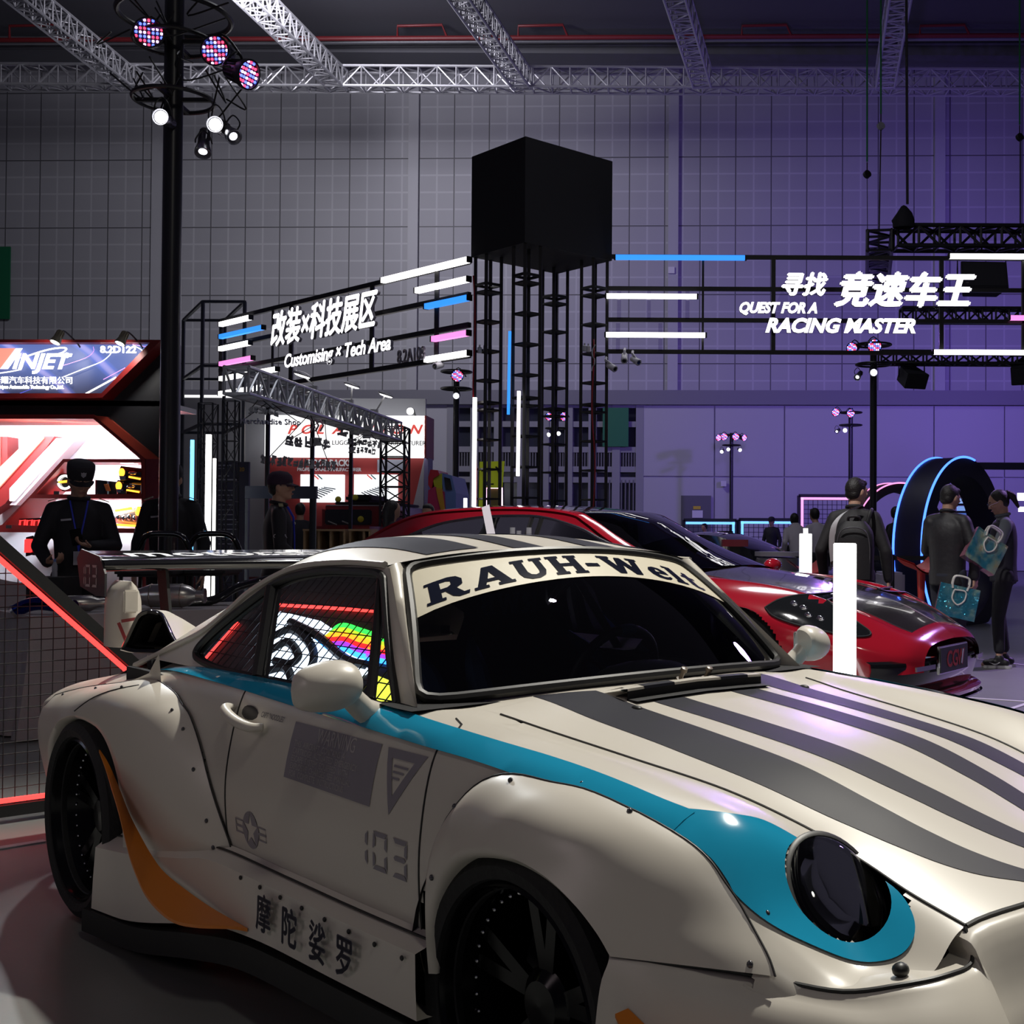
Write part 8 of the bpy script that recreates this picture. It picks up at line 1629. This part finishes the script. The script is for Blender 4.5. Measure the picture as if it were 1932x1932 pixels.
# fences with light strips along the back wall
def led_fence(u0, u1, vt, y, col, s, label, vb=1006, left=True, mesh=True):
    a, b = W(u0, vt, y), W(u1, vt, y); z0 = .05; e = empty('mesh_fence', (a.x, y, 0)); tag(e, label, 'fence', 'light-edged mesh fences'); w = b.x - a.x; zt_ = a.z
    mb = MB(); mb.bar((0, 0, zt_), (w, 0, zt_), .09); mb.bar((0, 0, 0), (0, 0, zt_), .09); mb.bar((w, 0, 0), (w, 0, zt_), .09); mb.build('frame_bars', black_matt, e)
    mb = MB(); mb.bar((.06, -.05, zt_ - .09), (w - .06, -.05, zt_ - .09), .07); mb.build('light_strip', glow('fence_%d' % int(col[0] * 100), col, s), e)
    mb = MB(); mb.bar(((.10 if left else w - .10), -.05, .1), ((.10 if left else w - .10), -.05, zt_ - .06), .07); mb.build('light_strip', glow('fence_%d' % int(col[0] * 100), col, s), e)
    mb = MB(); n = int(w / .14)
    for i in range(n): mb.bar((w * i / n, 0, .05), (w * i / n, 0, zt_), .018)
    for i in range(int(zt_ / .14)): mb.bar((0, 0, .05 + .14 * i), (w, 0, .05 + .14 * i), .018)
    mb.build('wire_mesh', mat('mesh_dark', (.03, .03, .05), .6), e)
led_fence(1290, 1390, 981, 36., (.16, .50, 1.), 1.5, 'mesh fence edged in pale blue light, left one under the grey wall door', left=False); led_fence(1394, 1506, 980, 36., (.16, .50, 1.), 1.5, 'mesh fence edged in pale blue light behind the race cars'); led_fence(1507, 1606, 935, 36.5, (1., .38, .70), 1.2, 'tall mesh panel edged in pink light left of the backpack man')
# other cars on show
def show_car(u, y, rz, L_, body, roofm, label, glassm=None):
    p = W(u, 1000, y); e = empty('show_car', (p.x, y, 0), rz); tag(e, label, 'car', 'cars shown at the back'); k = L_ / 4.4
    xs = [-2.15, -2.05, -1.6, -1.0, -.2, .6, 1.2, 1.7, 2.05, 2.2]; zt_ = [.55, .82, .88, .90, .90, .88, .82, .74, .64, .48]; hw = [.55, .78, .90, .90, .88, .90, .92, .90, .78, .5]
    P = []
    for x, z, w in zip(*[[q[1] for q in spline(list(zip(range(10), a)), 30)] for a in (xs, zt_, hw)]): P.append([(x * k, w * math.cos(t) ** .35 * (1 if t < 9 else 1) if False else w * math.copysign(abs(math.cos(t)) ** .45, math.cos(t)), .20 + (z - .20) * (math.sin(t) if t <= math.pi else 0) ** .5) for t in np.linspace(0, math.pi, 17)])
    mb = MB(); mb.grid([[(x, y_, z) for x, y_, z in r] + [(r[-1][0], 0, .18)] for r in P], closed_v=True); mb.build('body', body, e, smooth=True)
    cx_s = [(-1.75, .86, .60), (-1.2, 1.12, .60), (-.5, 1.28, .58), (.1, 1.27, .58), (.6, 1.10, .62), (1.05, .86, .66)]
    mb = MB(); rows = []
    for x, z, w in spline(cx_s, 20): rows.append([(x * k, (w + .12) * s, .84) if abs(s) == 1 else (x * k, w * s, z - .05 * s * s) for s in (-1, -.96, -.7, -.35, 0, .35, .7, .96, 1)])
    mb.grid(rows); mb.build('cabin_glass', glassm or dkg, e, smooth=True)
    mb = MB(); rows = [[(x * k, w * s * .94, z + .008 - .05 * s * s) for s in (-1, -.6, 0, .6, 1)] for x, z, w in spline(cx_s[1:4], 10)]; mb.grid(rows); mb.build('roof', roofm, e, smooth=True)
    for x in (-1.32, 1.36):
        for s in (1, -1): mb = MB(); mb.lathe([(0, -.02), (.2, 0), (.31, .01), (.33, -.03), (.33, -.20), (0, -.2)], 24, Matrix.Translation((x * k, s * .90, .33)) @ Matrix.Rotation(R(-90) * s, 4, 'X')); mb.build('wheel', tyre_m, e, smooth=True, ang=30)
    return e
sc1 = show_car(1372, 19.5, R(-30), 4.5, mat('grey_paint', (.035, .035, .04), .2, coat=1.), mat('roof_black', (.006, .006, .007), .08, coat=1.), 'dark grey sports car parked beyond the red saloon windscreen')
sc2 = show_car(1545, 26., R(176), 4.5, mat('race_grey', (.10, .11, .14), .3, coat=.5), mat('race_pale', (.40, .40, .46), .3), 'grey and white race car with big rear wing before the pale blue fences')
mb = MB(); mb.box((0, 0, 1.30), (.30, 1.5, .04)); mb.bar((.0, .4, .8), (0, .4, 1.3), .05); mb.bar((0, -.4, .8), (0, -.4, 1.3), .05); mb.v = [(x + 2.0, y_, z) for x, y_, z in mb.v]; mb.build('rear_wing', black_matt, sc2)
for k in range(4): mb = MB(); mb.bar((1.0 + .16 * k, .94, .55), (1.25 + .16 * k, .93, .86), .004, .05, up=(0, 1, 0)); mb.build('white_stripe', mat('race_white', (.6, .6, .66), .4), sc2)
mb = MB(); mb.box((-.1, .70, 1.02), (.18, .02, .12)); mb.build('red_mark', mat('race_red', (.55, .04, .03), .4), sc2)
# round counter, stools, bench and barrier
e = empty('round_counter', (W(1467, 1040, 14.).x, 14., 0)); tag(e, 'round counter with white top and ribbed grey drum behind the red saloon', 'counter'); zc_t = W(1467, 1041, 14.).z
mb = MB(); mb.lathe([(0, zc_t - .05), (.265, zc_t - .05), (.265, zc_t), (0, zc_t)], 40); mb.build('top', mat('counter_white', (.5, .48, .55), .4), e, smooth=True, ang=30); mb = MB(); mb.lathe([(0, 0)] + [(.245 + .008 * (i % 2), .02 + (zc_t - .09) * i / 28) for i in range(29)] + [(0, zc_t - .06)], 40); mb.build('drum', mat('counter_grey', (.22, .22, .25), .35, metal=.5), e, smooth=True)
red_st = mat('stool_red', (.50, .035, .03), .4)
def stool(u, v, y, rz, label):
    a = W(u, v, y); e = empty('bar_stool', (a.x, y, 0), rz); tag(e, label, 'stool', 'red bar stools'); z = a.z
    mb = MB(); mb.grid([[(x * .19, f * .17, z - .10 + .10 * x * x + .03 * f) for x in np.linspace(-1, 1, 9)] for f in (-1, -.3, .4, 1)]); n = len(mb.v); mb.v += [(x, y_, z_ - .018) for x, y_, z_ in mb.v]; mb.f += [tuple(i + n for i in f[::-1]) for f in mb.f]; mb.mi = [0] * len(mb.f); mb.build('seat', red_st, e, smooth=True)
    mb = MB(); mb.tube([(0, 0, z - .10), (0, 0, .34)], [.045, .025], 10); mb.build('column', red_st, e, smooth=True)
    for a_ in (.5, 2.6, 4.7): mb = MB(); mb.tube(spline([(0, 0, .40), (.12 * math.cos(a_), .12 * math.sin(a_), .33), (.24 * math.cos(a_), .24 * math.sin(a_), 0)], 8), .022, 8); mb.build('leg', red_st, e, smooth=True)
stool(1522, 1058, 13., R(10), 'red bar stool behind the short light pillar'); stool(1738, 1056, 12.4, R(20), 'red bar stool under the big ring left of the quilted jacket'); stool(1443, 1064, 15.2, R(-20), 'red bar stool half hidden behind the red saloon windscreen edge')
e = empty('red_pedestal', (W(1386, 1022, 14.6).x, 14.6, 0)); tag(e, 'small red topped pedestal between the grey sports car and the red saloon', 'pedestal'); a, b = W(1362, 1018, 14.6), W(1410, 1031, 14.6); mb = MB(); mb.box((0, 0, (a.z + b.z) / 2), (b.x - a.x, .3, a.z - b.z)); mb.build('top', mat('pedestal_red', (.42, .012, .05), .4), e); mb = MB(); mb.box((0, 0, b.z / 2), (.12, .12, b.z)); mb.build('column', black_matt, e)
def wbox(u0, v0, u1, v1, y, d, name, label, cat, m):
    a, b = W(u0, v0, y), W(u1, v1, y); e = empty(name, ((a.x + b.x) / 2, y + d / 2, 0)); tag(e, label, cat); z0 = max(0., b.z); mb = MB(); mb.box((0, 0, (a.z) / 2), (b.x - a.x, d, a.z)); mb.build('body', m, e, bevel=.03); return e
wbox(1664, 1080, 1708, 1112, 15., .6, 'white_bench', 'white block bench right of the backpack man', 'bench', mat('bench_white', (.5, .45, .6), .5))
e = empty('barrier_post', (W(1683, 1047, 13.6).x, 13.6, 0)); tag(e, 'black belt barrier post with stretched belt right of the backpack man', 'barrier'); z = W(1683, 1046, 13.6).z; mb = MB(); mb.tube([(0, 0, 0), (0, 0, z)], .028, 10); mb.lathe([(0, 0), (.16, 0), (.16, .02), (0, .02)], 20); mb.build('post', black_matt, e, smooth=True, ang=30); mb = MB(); mb.box((.0, 0, z - .04), (1.15, .006, .05)); mb.build('belt', black_matt, e)
# lime banner and painted car body left of the tower
e = empty('banner_flag', tuple(W(930, 1000, 21.))); e.location = (W(930, 1000, 21.).x, 21., 0); tag(e, 'lime green banner with black brush writing behind the left tower leg', 'banner'); q = [W(u, v, 21.) for u, v in ((905, 871), (952, 870), (945, 958), (903, 962))]
mb = MB(); mb.add([tuple(p - e.location + V((0, dy, 0))) for dy in (0, .015) for p in q], [(0, 1, 2, 3), (7, 6, 5, 4)] + [(i, (i + 1) % 4, (i + 1) % 4 + 4, i + 4) for i in range(4)]); mb.build('cloth', mat('banner_lime', (.42, .50, .02), .7, emit=(.42, .5, .02), strength=.15), e)
rnd = random.Random(11)
for (u, v, s) in ((914, 888, 9), (940, 886, 9), (921, 911, 13), (924, 930, 13), (924, 948, 13)):
    for j in range(5): a_ = rnd.uniform(0, 3.1); du, dv = math.cos(a_) * s * .5, math.sin(a_) * s * .5; cu, cv = u + rnd.uniform(-.3, .3) * s, v + rnd.uniform(-.3, .3) * s; mb = MB(); mb.tube([W(cu - du, cv - dv, 20.97) - e.location, W(cu + du, cv + dv, 20.97) - e.location], [.016, .008], 5); mb.build('brush_stroke', black_matt, e)
mb = MB(); mb.tube([W(903, 962, 21.02) - e.location, W(905, 866, 21.02) - e.location], .015, 6); mb.bar((-.3, 0, .01), (.3, 0, .01), .3, .02); mb.bar(V((W(903, 962, 21.02) - e.location).to_tuple()), V(((W(903, 962, 21.02) - e.location).x, 0, 0)), .03); mb.build('flag_pole', black_matt, e)
e = empty('menu_sign', (W(932, 1000, 20.4).x, 20.4, 0)); tag(e, 'small dark sign edged in pink light in front of the lime banner', 'sign'); mb = MB(); P = [W(u, v, 20.4) - e.location for u, v in ((917, 960), (917, 921), (947, 921), (947, 960))]; mb.tube(P, .016, 6); mb.build('light_edge', glow('edge_pink', (1, .55, .75), 2.6), e); mb = MB(); mb.box((0, .03, P[0].z / 2 + P[1].z / 2 * 1.), (.28, .03, P[1].z)); mb.v = [(x, y_, max(0, z - P[0].z / 2)) for x, y_, z in mb.v]; mb.build('sign_panel', mat('sign_olive', (.10, .10, .02), .6), e)
e = empty('painted_car', (W(835, 1000, 22.).x, 22., 0)); tag(e, 'brightly painted car front in red, yellow and blue behind the red saloon roof', 'car'); Q = lambda u, v, dy=0.: W(u, v, 22. + dy) - e.location
def pslab(px_, dy, d, m, name): P = [Q(u, v, dy) for u, v in px_]; n = len(P); mb = MB(); t = geometry.tessellate_polygon([[V((p.x, p.z, 0)) for p in P]]); mb.add([(p.x, p.y, p.z) for p in P] + [(p.x, p.y + d, p.z) for p in P], [tuple(f) for f in t] + [tuple(i + n for i in f[::-1]) for f in t] + [(i, (i + 1) % n, (i + 1) % n + n, i + n) for i in range(n)]); mb.build(name, m, e, bevel=.0)
pslab([(808, 900), (812, 886), (826, 887), (829, 896), (818, 902), (814, 925), (808, 915)], -.05, 1.0, mat('painted_red', (.48, .02, .04), .35), 'red_wing'); pslab([(816, 900), (834, 893), (834, 922), (820, 922)], -.02, .8, mat('painted_lime', (.45, .48, .02), .35), 'lime_panel'); pslab([(808, 925), (820, 918), (838, 928), (840, 965), (806, 965)], -.08, 1.0, mat('painted_magenta', (.42, .02, .10), .35), 'magenta_bonnet'); pslab([(822, 920), (834, 922), (840, 965), (832, 965), (826, 940)], -.10, .5, mat('painted_yellow', (.55, .28, .02), .35), 'yellow_panel'); pslab([(832, 892), (852, 897), (860, 930), (860, 965), (838, 965), (836, 925)], .0, 1.5, mat('painted_blue', (.12, .20, .50), .35), 'blue_side'); pslab([(838, 900), (849, 903), (853, 924), (841, 924)], -.02, .02, dkg, 'window')
mb = MB(); mb.tube([Q(811, 965, .5), V((Q(811, 965, .5).x, .5, .0))], .12, 10); mb.tube([Q(850, 965, .5), V((Q(850, 965, .5).x, .5, 0))], .12, 10); mb.build('chassis', black_matt, e)
# lit display board beside the coupe, seen only as a reflection in its side window
db = incar('display_board', 'lit board with rainbow stripes and mesh front, mirrored in the coupe side window', 'display board')
bz = lambda P, dy=0.: [(x, -(2.4 + dy), z) for x, z in P]
mb = MB(); mb.box((-2.75, -2.46, 1.30), (2.9, .06, 2.60)); mb.build('board_panel', black_matt, db)
def bpoly(P, m, name, dy=0.): t = geometry.tessellate_polygon([[V((x, z, 0)) for x, z in P]]); n = len(P); mb = MB(); mb.add([(x, -2.425 + dy, z) for x, z in P] + [(x, -2.435 + dy, z) for x, z in P], [tuple(f) for f in t] + [tuple(i + n for i in f[::-1]) for f in t] + [(i, (i + 1) % n, (i + 1) % n + n, i + n) for i in range(n)]); return mb.build(name, m, db)
BS = 3.2
bpoly([(-3.69,2.24),(-3.04,2.20),(-2.30,2.04),(-2.05,1.89),(-2.21,1.72),(-3.08,1.64),(-3.56,1.98)], glow('board_white', (.62, .76, .95), BS), 'white_shape'); bpoly([(-1.94,1.88),(-1.66,1.85),(-1.50,1.70),(-1.75,1.70)], glow('board_olive', (.30, .34, .03), BS), 'olive_shape')
for P in ([(-3.47,2.02),(-3.31,2.10),(-3.0,2.04),(-2.73,1.91),(-2.6,1.70)], [(-3.34,1.92),(-3.21,2.0),(-2.94,1.91),(-2.96,1.85),(-3.18,1.85)], [(-3.4,2.16),(-2.9,2.08),(-2.39,1.95),(-2.1,1.93)], [(-3.2,1.76),(-2.97,1.81),(-2.69,1.68)]):
    mb = MB(); mb.tube([(x, -2.418, z) for x, z in spline(P, 24)], .030, 6); mb.build('dark_swirl', black_matt, db, smooth=True)
A0, A5, B0, B5 = [(-2.81,2.09),(-2.78,2.18),(-2.68,2.20),(-2.49,2.18),(-2.29,2.16)], [(-2.93,2.06),(-2.66,1.99),(-2.47,2.00),(-2.27,1.97),(-2.06,1.97)], [(-2.28,2.12),(-2.14,2.13),(-1.90,2.11)], [(-2.16,1.95),(-1.99,1.96),(-1.74,1.95)]
for T0, T5 in ((A0, A5), (B0, B5)):
    t0, t5 = spline(T0, 16), spline(T5, 16)
    for i, c in enumerate(((.02, .75, .05), (.22, .30, .01), (1., .22, .01), (.85, .01, .01), (.16, .02, .40), (.03, .25, .95))):
        P = [(a[0] + (b[0] - a[0]) * i / 6, a[1] + (b[1] - a[1]) * i / 6) for a, b in zip(t0, t5)] + [(a[0] + (b[0] - a[0]) * (i + 1) / 6, a[1] + (b[1] - a[1]) * (i + 1) / 6) for a, b in zip(t0, t5)][::-1]
        bpoly(P, glow('rainbow_%d' % i, c, BS), 'rainbow_stripe', .012)
for P in ([(-3.9,2.28),(-3.18,2.30),(-2.2,2.32),(-1.5,2.32)], [(-4.16,1.70),(-4.13,2.10)]): mb = MB(); mb.tube([(x, -2.415, z) for x, z in P], .012, 6); mb.build('red_strip', redl, db)
mb = MB()
for i in range(30): mb.tube([(-4.1 + i * .095, -2.30, 1.2), (-4.1 + i * .095, -2.30, 2.6)], .004, 4, caps=False)
for i in range(15): mb.tube([(-4.1, -2.30, 1.2 + i * .095), (-1.3, -2.30, 1.2 + i * .095)], .004, 4, caps=False)
mb.bar((-4.1, -2.31, 1.2), (-4.1, -2.31, 2.6), .03); mb.bar((-1.3, -2.31, 1.2), (-1.3, -2.31, 2.6), .03); mb.bar((-4.1, -2.31, 2.6), (-1.3, -2.31, 2.6), .03); mb.bar((-4.1, -2.38, 2.58), (-4.1, -2.30, 2.58), .03); mb.bar((-1.3, -2.46, 2.58), (-1.3, -2.30, 2.58), .03); mb.build('wire_mesh', black_matt, db)
